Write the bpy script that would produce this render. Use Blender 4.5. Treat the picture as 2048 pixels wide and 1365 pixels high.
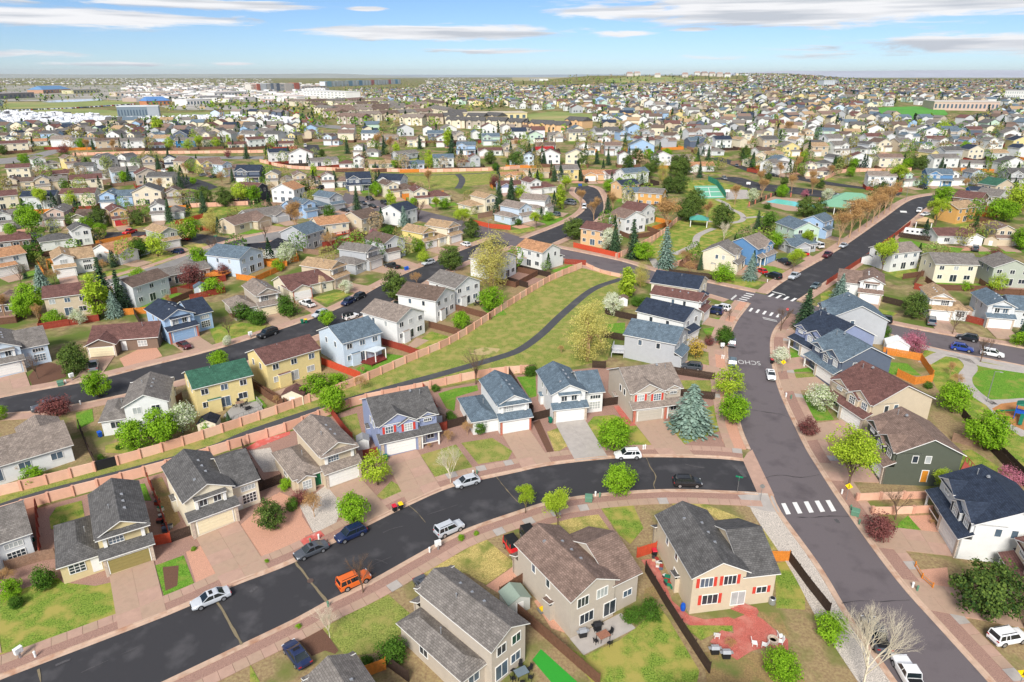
import bpy, math, random
from mathutils import Vector, Matrix
R = math.radians
random.seed(7)
scene = bpy.context.scene
for o in list(bpy.data.objects): bpy.data.objects.remove(o)

# ------------------------------------------------------------ camera, sky, sun, exposure
EYE, FOC, HOR = 66.5, 1350.0, 150.0          # eye height, focal length (px of a 2048 wide frame), eye-level row
PITCH = math.atan((682.5 - HOR) / FOC)
cam = bpy.data.cameras.new('camera'); camo = bpy.data.objects.new('camera', cam)
scene.collection.objects.link(camo); scene.camera = camo
cam.sensor_width = 36; cam.lens = 36 * FOC / 2048; cam.clip_start = 1; cam.clip_end = 60000
camo.location = (0, 0, EYE); camo.rotation_euler = (math.pi / 2 - PITCH, 0, 0)

SUN_EL, SUN_AZ = 40.0, 196.0                  # azimuth clockwise from +Y
world = bpy.data.worlds.new('World'); scene.world = world; world.use_nodes = True
def build_world():
    nt = world.node_tree; N = nt.nodes; L = nt.links; N.clear()
    def nd(t, **k):
        n = N.new(t)
        for a, b in k.items(): setattr(n, a, b)
        return n
    def mth(op, a, b=None, c=None, clamp=False):
        n = nd('ShaderNodeMath', operation=op); n.use_clamp = clamp
        for i, v in enumerate((a, b, c)):
            if v is None: continue
            if isinstance(v, (int, float)): n.inputs[i].default_value = v
            else: L.new(v, n.inputs[i])
        return n.outputs[0]
    out = nd('ShaderNodeOutputWorld'); bg = nd('ShaderNodeBackground')
    sky = nd('ShaderNodeTexSky', sky_type='NISHITA'); sky.sun_disc = False
    sky.sun_elevation = R(SUN_EL); sky.sun_rotation = R(SUN_AZ)
    sky.altitude = 1900; sky.air_density = 1.0; sky.dust_density = 0.2; sky.ozone_density = 3.0
    hs = nd('ShaderNodeMixRGB', blend_type='MULTIPLY'); hs.inputs[0].default_value = 1; hs.inputs[2].default_value = (*[c * SKYV for c in (.72, .86, 1.08)], 1)
    L.new(sky.outputs[0], hs.inputs[1])
    tc = nd('ShaderNodeTexCoord'); sp = nd('ShaderNodeSeparateXYZ'); L.new(tc.outputs['Generated'], sp.inputs[0])
    x, y, z = sp.outputs
    az = mth('ARCTAN2', x, y); el = mth('ARCSINE', z)
    # drifting banks of flat cloud: (azimuth, elevation, half width, half height, weight) in radians
    banks = [(.40,.082,.34,.030,1.0),(.18,.078,.16,.016,.8),(-.55,.062,.24,.013,.95),(-.40,.080,.16,.008,.9),(-.72,.072,.2,.016,.8),(-.10,.053,.21,.011,1.0),(-.55,.112,.4,.012,1.0),(.62,.034,.26,.014,.9),
             (-.70,.022,.2,.008,.8),(-.36,.013,.05,.003,.7),(.14,.051,.07,.005,.75),(.24,.055,.05,.004,.8),(-.19,.080,.03,.004,.8),(-.5,.012,.14,.004,.6),(-.02,.030,.15,.005,.7),(.55,.102,.3,.02,.9),(.36,.022,.2,.006,.55)]
    tot = None
    for a, e, sa, se, w in banks:
        da = mth('DIVIDE', mth('SUBTRACT', az, a), sa); de = mth('DIVIDE', mth('SUBTRACT', el, e), se)
        q = mth('ADD', mth('POWER', da, 2.0), mth('POWER', de, 2.0))
        g = mth('MULTIPLY', mth('POWER', 2.718, mth('MULTIPLY', q, -1.0)), w)
        tot = g if tot is None else mth('MAXIMUM', tot, g)
    # the same kind of banks over the rest of the sky
    cv = nd('ShaderNodeCombineXYZ'); L.new(mth('MULTIPLY', az, 1.6), cv.inputs[0]); L.new(mth('MULTIPLY', el, 9.0), cv.inputs[1])
    n0 = nd('ShaderNodeTexNoise'); n0.inputs['Scale'].default_value = 1.3; n0.inputs['Detail'].default_value = 2; L.new(cv.outputs[0], n0.inputs['Vector'])
    rest = mth('MULTIPLY', mth('SUBTRACT', n0.outputs[0], .40), 5.0, clamp=True)
    away = mth('MAXIMUM', mth('MULTIPLY', mth('SUBTRACT', el, .115), 25.0, clamp=True), mth('MULTIPLY', mth('SUBTRACT', mth('ABSOLUTE', az), .85), 6.0, clamp=True))
    tot = mth('MAXIMUM', tot, mth('MULTIPLY', rest, away))
    c2 = nd('ShaderNodeCombineXYZ'); L.new(mth('MULTIPLY', az, 9.0), c2.inputs[0]); L.new(mth('MULTIPLY', el, 75.0), c2.inputs[1])
    n1 = nd('ShaderNodeTexNoise'); n1.inputs['Scale'].default_value = 1.0; n1.inputs['Detail'].default_value = 7; n1.inputs['Roughness'].default_value = .66; n1.inputs['Distortion'].default_value = .5
    L.new(c2.outputs[0], n1.inputs['Vector'])
    dens = mth('ADD', mth('MULTIPLY', tot, .72), mth('MULTIPLY', n1.outputs[0], 1.05))
    mask = nd('ShaderNodeMapRange', interpolation_type='SMOOTHSTEP'); mask.inputs[1].default_value = .78; mask.inputs[2].default_value = 1.02
    L.new(dens, mask.inputs[0])
    c3 = nd('ShaderNodeCombineXYZ'); L.new(mth('MULTIPLY', az, 5.0), c3.inputs[0]); L.new(mth('MULTIPLY', el, 110.0), c3.inputs[1])
    n2 = nd('ShaderNodeTexNoise'); n2.inputs['Scale'].default_value = 1.0; n2.inputs['Detail'].default_value = 4; L.new(c3.outputs[0], n2.inputs['Vector'])
    rmp = nd('ShaderNodeValToRGB'); rmp.color_ramp.elements[0].position = .38; rmp.color_ramp.elements[1].position = .56
    rmp.color_ramp.elements[0].color = (*[c * CLOUDV for c in (.60, .64, .71)], 1); rmp.color_ramp.elements[1].color = (*[c * CLOUDV for c in (.97, .975, 1.0)], 1)
    L.new(n2.outputs[0], rmp.inputs[0])
    mx = nd('ShaderNodeMixRGB'); L.new(mask.outputs[0], mx.inputs[0]); L.new(hs.outputs[0], mx.inputs[1]); L.new(rmp.outputs[0], mx.inputs[2])
    L.new(mx.outputs[0], bg.inputs[0]); bg.inputs[1].default_value = SKYS
    L.new(bg.outputs[0], out.inputs[0])
SKYS, SKYV, CLOUDV = 0.10, 0.65, 5.9
world.cycles.sampling_method = 'MANUAL'; world.cycles.sample_map_resolution = 512
build_world()
sl = bpy.data.lights.new('sun', 'SUN'); sl.energy = 2.9; sl.angle = R(20); sl.color = (1, .96, .9)
so = bpy.data.objects.new('sun', sl); scene.collection.objects.link(so)
so.rotation_euler = (R(90 - SUN_EL), 0, R(180 - SUN_AZ)); so.location = (0, 0, 200)
vs = scene.view_settings; vs.view_transform = 'Standard'; vs.look = 'None'; vs.gamma = 1; vs.use_curve_mapping = False
vs.exposure = 0.74
scene.render.engine = 'CYCLES'
scene.cycles.max_bounces = 5; scene.cycles.diffuse_bounces = 2; scene.cycles.glossy_bounces = 2; scene.cycles.transparent_max_bounces = 4

# ------------------------------------------------------------ helpers
coll = scene.collection
def lin(c):
    return tuple((v / 255 / 12.92 if v / 255 <= .04045 else ((v / 255 + .055) / 1.055) ** 2.4) for v in c)
PROF = [(-.9, [(0,0),(420,21),(650,25),(1200,24),(3000,16),(6000,10),(20000,0)]),
        (-.2, [(0,0),(420,21),(650,25.5),(1200,25),(3000,17),(6000,10),(20000,0)]),
        (0.0, [(0,0),(420,21),(900,31),(1500,34),(2300,40),(2700,43),(4000,16),(20000,0)]),
        (.12, [(0,0),(420,21),(900,36),(1500,43),(2200,56),(2600,64),(3200,60),(5000,12),(20000,0)]),
        (.36, [(0,0),(420,21),(900,37.5),(1500,45),(2200,58),(2700,65),(3300,58),(5000,12),(20000,0)]),
        (.52, [(0,0),(420,21),(900,37.5),(1400,43),(2000,46),(2600,45),(4000,12),(20000,0)]),
        (.95, [(0,0),(420,21),(900,37.5),(1400,42),(1900,44),(2500,44),(4000,12),(20000,0)])]
def prof(p, y):
    if y <= 0: return .05 * y
    for (a, b), (c, d) in zip(p, p[1:]):
        if y <= c: return b + (d - b) * (y - a) / (c - a)
    return p[-1][1]
def hgt(x, y):
    if y <= 420: return .05 * y
    t = x / y
    if t <= PROF[0][0]: return prof(PROF[0][1], y)
    for (t0, p0), (t1, p1) in zip(PROF, PROF[1:]):
        if t <= t1:
            k = (t - t0) / (t1 - t0); k = k * k * (3 - 2 * k)
            return prof(p0, y) * (1 - k) + prof(p1, y) * k
    return prof(PROF[-1][1], y)
CP, SP = math.cos(PITCH), math.sin(PITCH)
TILE = {'Z': (0,0,1), 'A': (0,900,2.935), 'B': (500,900,2.935), 'C': (1000,900,2.935), 'D': (1448,900,2.935),
        'E': (0,550,3.0333), 'F': (500,550,3.0333), 'G': (1000,550,3.0333), 'H': (1448,550,3.0333),
        'I': (0,240,3.4133), 'J': (500,240,3.4133), 'K': (1000,240,3.4133), 'L': (1448,240,3.4133),
        'M': (0,130,4), 'N': (512,130,4), 'O': (1024,130,4), 'Q': (1536,130,4)}
def ground(px, py, dz=0.0):
    """survey: a sight line from the eye down to the terrain (dz metres above it)"""
    u = (px - 1024) / FOC; v = -(py - 682.5) / FOC
    dx, dy, dzz = u, CP + v * SP, -SP + v * CP
    if dzz > -.0008: dzz = -.0008
    lo, hi, t = 0, None, 10.0
    while t < 40000:
        if EYE + dzz * t <= hgt(dx * t, dy * t) + dz: hi = t; break
        lo = t; t *= 1.06
    if hi is None: hi = 40000
    for _ in range(40):
        m = (lo + hi) / 2
        if EYE + dzz * m <= hgt(dx * m, dy * m) + dz: hi = m
        else: lo = m
    return Vector((dx * hi, dy * hi))
def g(tile, x, y, dz=0):
    ox, oy, s = TILE[tile]; return ground(ox + x / s, oy + y / s, dz)
def gp(tile, pts, dz=0): return [g(tile, x, y, dz) for x, y in pts]
def proj(x, y, z):
    ry, rz = y, z - EYE
    d = ry * CP - rz * SP; v = ry * SP + rz * CP
    if d < 1: return (-9999, 9999)
    return (1024 + FOC * x / d, 682.5 - FOC * v / d)

class MB:
    def __init__(s): s.v, s.f, s.m = [], [], []
    def face(s, pts, m=0):
        n = len(s.v); s.v += [tuple(p) for p in pts]; s.f.append(tuple(range(n, n + len(pts)))); s.m.append(m)
    def prism(s, bot, top, m=0, mt=None, mb=None):
        n = len(s.v); k = len(bot); s.v += [tuple(p) for p in bot] + [tuple(p) for p in top]
        for i in range(k):
            j = (i + 1) % k; s.f.append((n + i, n + j, n + k + j, n + k + i)); s.m.append(m)
        s.f.append(tuple(range(n + k, n + 2 * k))); s.m.append(m if mt is None else mt)
        s.f.append(tuple(range(n + k - 1, n - 1, -1))); s.m.append(m if mb is None else mb)
    def box(s, x0, y0, z0, x1, y1, z1, m=0, mt=None):
        s.prism([(x0,y0,z0),(x1,y0,z0),(x1,y1,z0),(x0,y1,z0)], [(x0,y0,z1),(x1,y0,z1),(x1,y1,z1),(x0,y1,z1)], m, mt)
    def tube(s, a, b, ra, rb, n=6, m=0, cap=True):
        a, b = Vector(a), Vector(b); d = (b - a)
        if d.length < 1e-6: return
        d.normalize(); u = d.orthogonal().normalized(); w = d.cross(u)
        ring = lambda c, r: [c + (u * math.cos(i * 2 * math.pi / n) + w * math.sin(i * 2 * math.pi / n)) * r for i in range(n)]
        if cap: s.prism(ring(a, ra), ring(b, rb), m)
        else:
            k = len(s.v); s.v += [tuple(p) for p in ring(a, ra) + ring(b, rb)]
            for i in range(n):
                j = (i + 1) % n; s.f.append((k + i, k + j, k + n + j, k + n + i)); s.m.append(m)
    def lathe(s, prof, n=12, m=0, c=(0, 0)):
        k = len(s.v)
        for r, z in prof:
            for i in range(n): a = i * 2 * math.pi / n; s.v.append((c[0] + r * math.cos(a), c[1] + r * math.sin(a), z))
        for q in range(len(prof) - 1):
            for i in range(n):
                j = (i + 1) % n; s.f.append((k + q * n + i, k + q * n + j, k + q * n + n + j, k + q * n + n + i)); s.m.append(m)
        s.f.append(tuple(range(k + (len(prof) - 1) * n, k + len(prof) * n))); s.m.append(m)
        s.f.append(tuple(range(k + n - 1, k - 1, -1))); s.m.append(m)
    def mesh(s, name, mats, smooth=False):
        me = bpy.data.meshes.new(name); me.from_pydata(s.v, [], s.f)
        for m in (mats if isinstance(mats, (list, tuple)) else [mats]): me.materials.append(m)
        me.polygons.foreach_set('material_index', s.m)
        if smooth: me.polygons.foreach_set('use_smooth', [True] * len(s.f))
        me.update(); return me
    def build(s, name, mats, parent=None, smooth=False):
        return link(name, s.mesh(name, mats, smooth), parent)
def link(name, data, parent=None, loc=None, rz=None):
    o = bpy.data.objects.new(name, data); coll.objects.link(o)
    if parent: o.parent = parent
    if loc is not None: o.location = loc
    if rz is not None: o.rotation_euler = (0, 0, rz)
    return o
THINGS = []            # (object, description, world xy) - labels that would repeat get a place at the end
def tag(o, label, cat, group=None, kind=None, pos=None):
    o['label'] = label; o['category'] = cat
    if group: o['group'] = group
    if kind: o['kind'] = kind
    THINGS.append((o, label, pos)); return o
def empty(name, x, y, z=None, rz=0):
    o = link(name, None, None, (x, y, hgt(x, y) if z is None else z), rz); o.empty_display_size = .5; return o
def copytree(o, parent=None):
    c = o.copy(); coll.objects.link(c); c.parent = parent
    for ch in list(KIDS.get(o.name, [])): copytree(ch, c)
    return c
KIDS = {}

# ------------------------------------------------------------ materials
MATS = {}
def mat(name, col, rough=.85, var=.12, scale=4.0, col2=None, mix=None, bump=0.0, spec=.25, metal=0.0, coord='Object', detail=5, contrast=1.0):
    """procedural colour: base colour broken up by two sizes of noise"""
    if name in MATS: return MATS[name]
    m = bpy.data.materials.new(name); m.use_nodes = True; nt = m.node_tree; N = nt.nodes; L = nt.links
    b = N['Principled BSDF']; b.inputs['Roughness'].default_value = rough; b.inputs['Metallic'].default_value = metal
    b.inputs['Specular IOR Level'].default_value = spec
    tc = N.new('ShaderNodeTexCoord')
    n1 = N.new('ShaderNodeTexNoise'); n1.inputs['Scale'].default_value = scale; n1.inputs['Detail'].default_value = detail; n1.inputs['Roughness'].default_value = .62
    L.new(tc.outputs[coord], n1.inputs['Vector'])
    rp = N.new('ShaderNodeValToRGB'); e = rp.color_ramp.elements
    w = .22 / contrast; e[0].position = .5 - w; e[1].position = .5 + w
    c2 = col2 or col
    e[0].color = (*[max(0, v * (1 - var)) for v in col], 1); e[1].color = (*[min(1, v * (1 + var)) for v in c2], 1)
    L.new(n1.outputs[0], rp.inputs[0]); src = rp.outputs[0]
    if mix:                                  # a third colour in large patches: (colour, scale, lo, hi)
        c3, s3, lo, hi = mix
        n2 = N.new('ShaderNodeTexNoise'); n2.inputs['Scale'].default_value = s3; n2.inputs['Detail'].default_value = 4; L.new(tc.outputs[coord], n2.inputs['Vector'])
        mr = N.new('ShaderNodeMapRange'); mr.inputs[1].default_value = lo; mr.inputs[2].default_value = hi; L.new(n2.outputs[0], mr.inputs[0])
        mx = N.new('ShaderNodeMixRGB'); L.new(mr.outputs[0], mx.inputs[0]); L.new(src, mx.inputs[1]); mx.inputs[2].default_value = (*c3, 1); src = mx.outputs[0]
    L.new(src, b.inputs['Base Color'])
    if bump:
        bp = N.new('ShaderNodeBump'); bp.inputs['Strength'].default_value = bump; bp.inputs['Distance'].default_value = .05
        L.new(n1.outputs[0], bp.inputs['Height']); L.new(bp.outputs[0], b.inputs['Normal'])
    MATS[name] = m; return m
def siding(name, col):
    """painted lap siding: horizontal boards 18 cm high"""
    k = 'siding_' + name
    if k in MATS: return MATS[k]
    m = mat(k, col, .7, .05, 1.2); nt = m.node_tree; N = nt.nodes; L = nt.links; b = N['Principled BSDF']
    tc = N.new('ShaderNodeTexCoord'); sp = N.new('ShaderNodeSeparateXYZ'); L.new(tc.outputs['Object'], sp.inputs[0])
    a = N.new('ShaderNodeMath'); a.operation = 'MULTIPLY'; a.inputs[1].default_value = 1 / .2; L.new(sp.outputs[2], a.inputs[0])
    f = N.new('ShaderNodeMath'); f.operation = 'FRACT'; L.new(a.outputs[0], f.inputs[0])
    bp = N.new('ShaderNodeBump'); bp.inputs['Strength'].default_value = .55; bp.inputs['Distance'].default_value = .03; bp.invert = True
    L.new(f.outputs[0], bp.inputs['Height']); L.new(bp.outputs[0], b.inputs['Normal'])
    return m
def shingles(name, col, var=.2):
    """asphalt shingles: tabs in courses, each tab its own tone"""
    k = 'shingles_' + name
    if k in MATS: return MATS[k]
    m = bpy.data.materials.new(k); m.use_nodes = True; nt = m.node_tree; N = nt.nodes; L = nt.links; b = N['Principled BSDF']
    b.inputs['Roughness'].default_value = .92; b.inputs['Specular IOR Level'].default_value = .15
    tc = N.new('ShaderNodeTexCoord'); sp = N.new('ShaderNodeSeparateXYZ'); L.new(tc.outputs['Object'], sp.inputs[0])
    geo = N.new('ShaderNodeNewGeometry'); vt = N.new('ShaderNodeVectorTransform'); vt.vector_type = 'NORMAL'; vt.convert_from = 'WORLD'; vt.convert_to = 'OBJECT'
    L.new(geo.outputs['Normal'], vt.inputs[0]); sn = N.new('ShaderNodeSeparateXYZ'); L.new(vt.outputs[0], sn.inputs[0])
    def mt(op, a, b2):
        n = N.new('ShaderNodeMath'); n.operation = op
        for i, v in enumerate((a, b2)):
            if isinstance(v, (int, float)): n.inputs[i].default_value = v
            elif v is not None: L.new(v, n.inputs[i])
        return n.outputs[0]
    ax = mt('GREATER_THAN', mt('ABSOLUTE', sn.outputs[0], None), mt('ABSOLUTE', sn.outputs[1], None))
    mx = N.new('ShaderNodeMix'); mx.data_type = 'FLOAT'; L.new(ax, mx.inputs[0]); L.new(sp.outputs[0], mx.inputs[2]); L.new(sp.outputs[1], mx.inputs[3])
    cb = N.new('ShaderNodeCombineXYZ'); L.new(mx.outputs[0], cb.inputs[0]); L.new(mt('MULTIPLY', sp.outputs[2], 2.3), cb.inputs[1])
    br = N.new('ShaderNodeTexBrick'); br.inputs['Scale'].default_value = 1.0; br.inputs['Brick Width'].default_value = .42; br.inputs['Row Height'].default_value = .27
    br.inputs['Mortar Size'].default_value = .018; br.offset = .37
    d = [v * (1 - var) for v in col]; u = [min(1, v * (1 + var)) for v in col]
    br.inputs['Color1'].default_value = (*d, 1); br.inputs['Color2'].default_value = (*u, 1); br.inputs['Mortar'].default_value = (*[v * .45 for v in col], 1)
    L.new(cb.outputs[0], br.inputs['Vector'])
    n1 = N.new('ShaderNodeTexNoise'); n1.inputs['Scale'].default_value = .9; n1.inputs['Detail'].default_value = 6; L.new(tc.outputs['Object'], n1.inputs['Vector'])
    mr = N.new('ShaderNodeMapRange'); mr.inputs[1].default_value = .3; mr.inputs[2].default_value = .7; mr.inputs[3].default_value = .8; mr.inputs[4].default_value = 1.2; L.new(n1.outputs[0], mr.inputs[0])
    ml = N.new('ShaderNodeMixRGB'); ml.blend_type = 'MULTIPLY'; ml.inputs[0].default_value = 1; L.new(br.outputs[0], ml.inputs[1]); L.new(mr.outputs[0], ml.inputs[2])
    L.new(ml.outputs[0], b.inputs['Base Color'])
    bp = N.new('ShaderNodeBump'); bp.inputs['Strength'].default_value = .5; bp.inputs['Distance'].default_value = .02; L.new(br.outputs['Fac'], bp.inputs['Height']); bp.invert = True
    L.new(bp.outputs[0], b.inputs['Normal'])
    MATS[k] = m; return m
def leafmat(name, c1, c2, trans=.3):
    k = 'leaf_' + name
    if k in MATS: return MATS[k]
    m = bpy.data.materials.new(k); m.use_nodes = True; nt = m.node_tree; N = nt.nodes; L = nt.links; N.clear()
    out = N.new('ShaderNodeOutputMaterial'); tc = N.new('ShaderNodeTexCoord'); oi = N.new('ShaderNodeObjectInfo'); ge = N.new('ShaderNodeNewGeometry')
    n1 = N.new('ShaderNodeTexNoise'); n1.inputs['Scale'].default_value = 1.1; n1.inputs['Detail'].default_value = 3; L.new(tc.outputs['Object'], n1.inputs['Vector'])
    ad = N.new('ShaderNodeMath'); ad.operation = 'MULTIPLY_ADD'; L.new(ge.outputs['Random Per Island'], ad.inputs[0]); ad.inputs[1].default_value = .5; L.new(n1.outputs[0], ad.inputs[2])
    a2 = N.new('ShaderNodeMath'); a2.operation = 'MULTIPLY_ADD'; L.new(oi.outputs['Random'], a2.inputs[0]); a2.inputs[1].default_value = .22; L.new(ad.outputs[0], a2.inputs[2])
    rp = N.new('ShaderNodeValToRGB'); rp.color_ramp.elements[0].position = .5; rp.color_ramp.elements[1].position = 1.1
    rp.color_ramp.elements[0].color = (*c1, 1); rp.color_ramp.elements[1].color = (*c2, 1); L.new(a2.outputs[0], rp.inputs[0])
    d = N.new('ShaderNodeBsdfDiffuse'); t = N.new('ShaderNodeBsdfTranslucent'); mx = N.new('ShaderNodeMixShader'); mx.inputs[0].default_value = trans
    L.new(rp.outputs[0], d.inputs[0]); L.new(rp.outputs[0], t.inputs[0]); L.new(d.outputs[0], mx.inputs[1]); L.new(t.outputs[0], mx.inputs[2]); L.new(mx.outputs[0], out.inputs[0])
    MATS[k] = m; return m
def colattr(name, rough=.9):
    m = bpy.data.materials.new(name); m.use_nodes = True; N = m.node_tree.nodes; L = m.node_tree.links
    a = N.new('ShaderNodeAttribute'); a.attribute_name = 'paint'; b = N['Principled BSDF']; b.inputs['Roughness'].default_value = rough; b.inputs['Specular IOR Level'].default_value = .1
    L.new(a.outputs['Color'], b.inputs['Base Color']); return m
WALL = {'white': (232,232,228), 'cream': (233,222,196), 'tan': (212,195,168), 'beige': (214,196,150), 'grey': (186,188,190), 'pale grey': (214,216,216), 'taupe': (194,182,166),
        'light blue': (168,196,226), 'pale blue': (206,220,232), 'blue': (100,144,188), 'lavender blue': (150,160,190), 'slate blue': (100,110,126), 'yellow': (238,218,140), 'pale yellow': (232,212,150), 'olive grey': (140,138,118),
        'dark green': (92,97,84), 'orange': (222,170,100), 'peach': (226,186,140), 'brick': (190,120,95), 'mint': (198,220,200), 'brown': (134,112,96), 'pink tan': (205,180,165), 'red': (190,70,60), 'grey green': (182,188,172), 'bright blue': (70,150,210), 'charcoal': (70,74,82)}
WALL = {k: tuple(v * .92 for v in lin(c)) for k, c in WALL.items()}
ROOF = {'grey': (118,112,106), 'dark grey': (92,90,88), 'brown': (124,104,93), 'maroon': (106,76,70), 'tan': (162,136,106), 'orange': (172,128,94), 'slate': (94,108,118), 'navy': (50,58,72), 'green': (58,96,78),
        'red': (160,44,44), 'taupe': (134,122,112), 'umber': (104,88,78), 'black': (44,46,52)}
ROOF = {k: tuple(v * 1.15 for v in lin(c)) for k, c in ROOF.items()}
TRIM = mat('white_trim', lin((238,236,230)), .6, .04, 2); FOUND = mat('foundation_concrete', lin((170,162,150)), .9, .1, 2)
def glassmat(name, col):
    m = mat(name, col, .08, .25, .7, spec=.6); return m
GLASS = [glassmat('glass_dark', (.035,.045,.055)), glassmat('glass_blue', (.09,.13,.17)), glassmat('glass_blinds', (.42,.44,.43)), glassmat('glass_dark', (.035,.045,.055))]
CONC = mat('concrete_tan', lin((174,147,126)), .85, .12, .8, mix=(lin((168,138,120)), .8, .5, .75), bump=.15)
CONC2 = mat('concrete_pink', lin((178,146,128)), .85, .12, .8, mix=(lin((176,144,128)), .7, .5, .75), bump=.15)
CONC3 = mat('concrete_grey', lin((172,164,156)), .85, .12, .8, bump=.15)
REDC = mat('concrete_red', lin((196,98,88)), .85, .12, 1.5, mix=(lin((205,150,140)), 1.2, .5, .7))
KERB = mat('kerb_concrete', lin((192,164,142)), .85, .14, 1.0, mix=(lin((170,130,105)), .6, .5, .7))
def asphalt(name, col, patch, spec=.3, rough=.75):
    return mat(name, col, rough, .16, 30, mix=(patch, .32, .52, .82), bump=.2, spec=spec, detail=4)
ASPH_N = asphalt('asphalt_black', lin((57,56,58)), lin((86,84,85)))
ASPH_O = asphalt('asphalt_aged', lin((104,96,97)), lin((80,73,75)))
ASPH_G = asphalt('asphalt_grey', lin((138,134,130)), lin((120,116,114)))
PATH = asphalt('asphalt_path', lin((74,74,76)), lin((96,94,90)))
PAINT = mat('road_paint', lin((226,224,218)), .6, .1, 6)
GRASS = mat('grass_olive', lin((100,118,52)), .95, .4, 6, col2=lin((136,142,72)), mix=(lin((156,146,86)), .5, .44, .64), bump=.6, spec=.05, detail=7, contrast=1.3)
GRASSG = mat('grass_green', lin((82,116,38)), .95, .4, 6, col2=lin((124,142,60)), mix=(lin((160,150,80)), .45, .42, .62), bump=.6, spec=.05, detail=7, contrast=1.3)
GRASSB = mat('grass_bright', lin((76,122,38)), .95, .35, 6, col2=lin((108,146,52)), mix=(lin((134,142,68)), .5, .5, .7), bump=.6, spec=.05, detail=7, contrast=1.3)
GRASSY = mat('grass_straw', lin((156,142,80)), .95, .36, 6, col2=lin((186,166,104)), mix=(lin((118,126,62)), .4, .46, .66), bump=.6, spec=.05, detail=7, contrast=1.3)
TURF = mat('artificial_turf', lin((50,150,48)), .9, .1, 12)
DIRT = mat('dirt_lawn', lin((136,112,80)), .95, .22, 5, col2=lin((150,128,86)), mix=(lin((110,118,64)), .4, .5, .7), bump=.5, spec=.05, detail=4)
MULCH = mat('mulch_brown', lin((108,80,66)), .95, .35, 14, bump=.8, spec=.05, detail=4)
ROCKR = mat('red_gravel', lin((198,150,126)), .95, .28, 16, bump=.8, spec=.05, detail=4, contrast=1.6)
ROCKP = mat('purple_gravel', lin((158,126,112)), .95, .35, 14, bump=.8, spec=.05, detail=4, contrast=1.6)
ROCKG = mat('pale_river_rock', lin((190,180,168)), .95, .4, 9, bump=1.0, spec=.05, detail=4, contrast=1.8)
PAVER = mat('red_pavers', lin((178,98,86)), .85, .3, 9, mix=(lin((190,124,110)), .8, .45, .7), bump=.5, contrast=1.6)
BARK = mat('tree_bark', lin((112,92,76)), .95, .25, 6, bump=.5)
BARKW = mat('pale_bark', lin((226,214,188)), .95, .15, 6)
BARKT = mat('twig_tan', lin((186,152,116)), .95, .2, 6)
METAL = mat('galvanised_metal', (.45,.46,.47), .45, .08, 3, metal=.6)
BLACKM = mat('black_metal', (.02,.02,.022), .5, .1, 3)
# ------------------------------------------------------------ terrain
def smooth(pts, step=2.0):
    pts = [Vector(p) for p in pts]; P = [pts[0] * 2 - pts[1]] + pts + [pts[-1] * 2 - pts[-2]]; out = []
    for i in range(1, len(P) - 2):
        a, b, c, d = P[i-1:i+3]; n = max(1, int((c - b).length / step))
        for k in range(n):
            t = k / n; out.append(.5 * ((2 * b) + (c - a) * t + (2*a - 5*b + 4*c - d) * t*t + (3*b - a - 3*c + d) * t**3))
    return out + [pts[-1]]
def resamp(pts, n):
    L = [0]
    for a, b in zip(pts, pts[1:]): L.append(L[-1] + (b - a).length)
    out = []; j = 0
    for i in range(n):
        s = L[-1] * i / (n - 1)
        while j < len(pts) - 2 and L[j + 1] < s: j += 1
        k = (s - L[j]) / max(1e-9, L[j + 1] - L[j]); out.append(pts[j] + (pts[j + 1] - pts[j]) * k)
    return out
def length(pts): return sum((b - a).length for a, b in zip(pts, pts[1:]))
def offs(pts, d):
    out = []
    for i in range(len(pts)):
        t = pts[min(i + 1, len(pts) - 1)] - pts[max(i - 1, 0)]; t = t.normalized() if t.length > 1e-9 else Vector((1, 0))
        out.append(pts[i] + Vector((-t.y, t.x)) * d)
    return out
def gz(p, o=0): return (p[0], p[1], hgt(p[0], p[1]) + o)
ys = [-250,-100,0,60,120,180,240,300,360,420] + [420 + 30 * i for i in range(1, 60)] + [2250 + 60 * i for i in range(1, 30)] + [4200,5000,6500,9000,13000,20000,30000]
xs = [i / 40 * 1.45 for i in range(-40, 41)]
mb = MB(); nx = len(xs)
for y in ys:
    for t in xs: x = t * max(y, 260); mb.v.append((x, y, hgt(x, y)))
for j in range(len(ys) - 1):
    for i in range(nx - 1): mb.f.append((j*nx+i, j*nx+i+1, (j+1)*nx+i+1, (j+1)*nx+i)); mb.m.append(0)
EARTH = mat('neighbourhood_ground', lin((138,114,90)), .95, .35, .6, col2=lin((146,132,94)), mix=(lin((98,112,54)), .11, .42, .58), bump=.3, spec=.05, detail=5)
tag(mb.build('ground', EARTH), 'gently rising ground of lawns and bare earth under the suburb', 'ground', kind='structure')
# far ridges; the blue grey ones have distance haze painted into their base colour
def ridge(name, label, y, x0, x1, z0, z1, col, seed):
    rnd = random.Random(seed); b = MB(); n = 60; top = []
    for i in range(n + 1):
        k = i / n; x = x0 + (x1 - x0) * k
        z = z0 + (z1 - z0) * (.86 + .1 * math.sin(k * 7 + seed) + .04 * math.sin(k * 23)) * min(1, 6 * k, 6 * (1 - k) + .02); top.append((x, z))
    for (xa, za), (xb, zb) in zip(top, top[1:]):
        b.face([(xa, y - 2500, -60), (xb, y - 2500, -60), (xb, y, zb), (xa, y, za)])
        b.face([(xa, y, za), (xb, y, zb), (xb, y + 2500, -60), (xa, y + 2500, -60)])
    tag(b.build(name, mat(name + '_soil_haze', col, .95, .12, .0012)), label, 'hill', kind='structure')
ridge('ridge', 'long low olive ridge along the left horizon', 16000, -17000, -1500, 0, 100, lin((150,154,144)), 1)
ridge('mesa', 'flat pale ridge along the middle horizon', 21000, -9000, 9000, 0, 85, lin((150,160,165)), 2)
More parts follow.
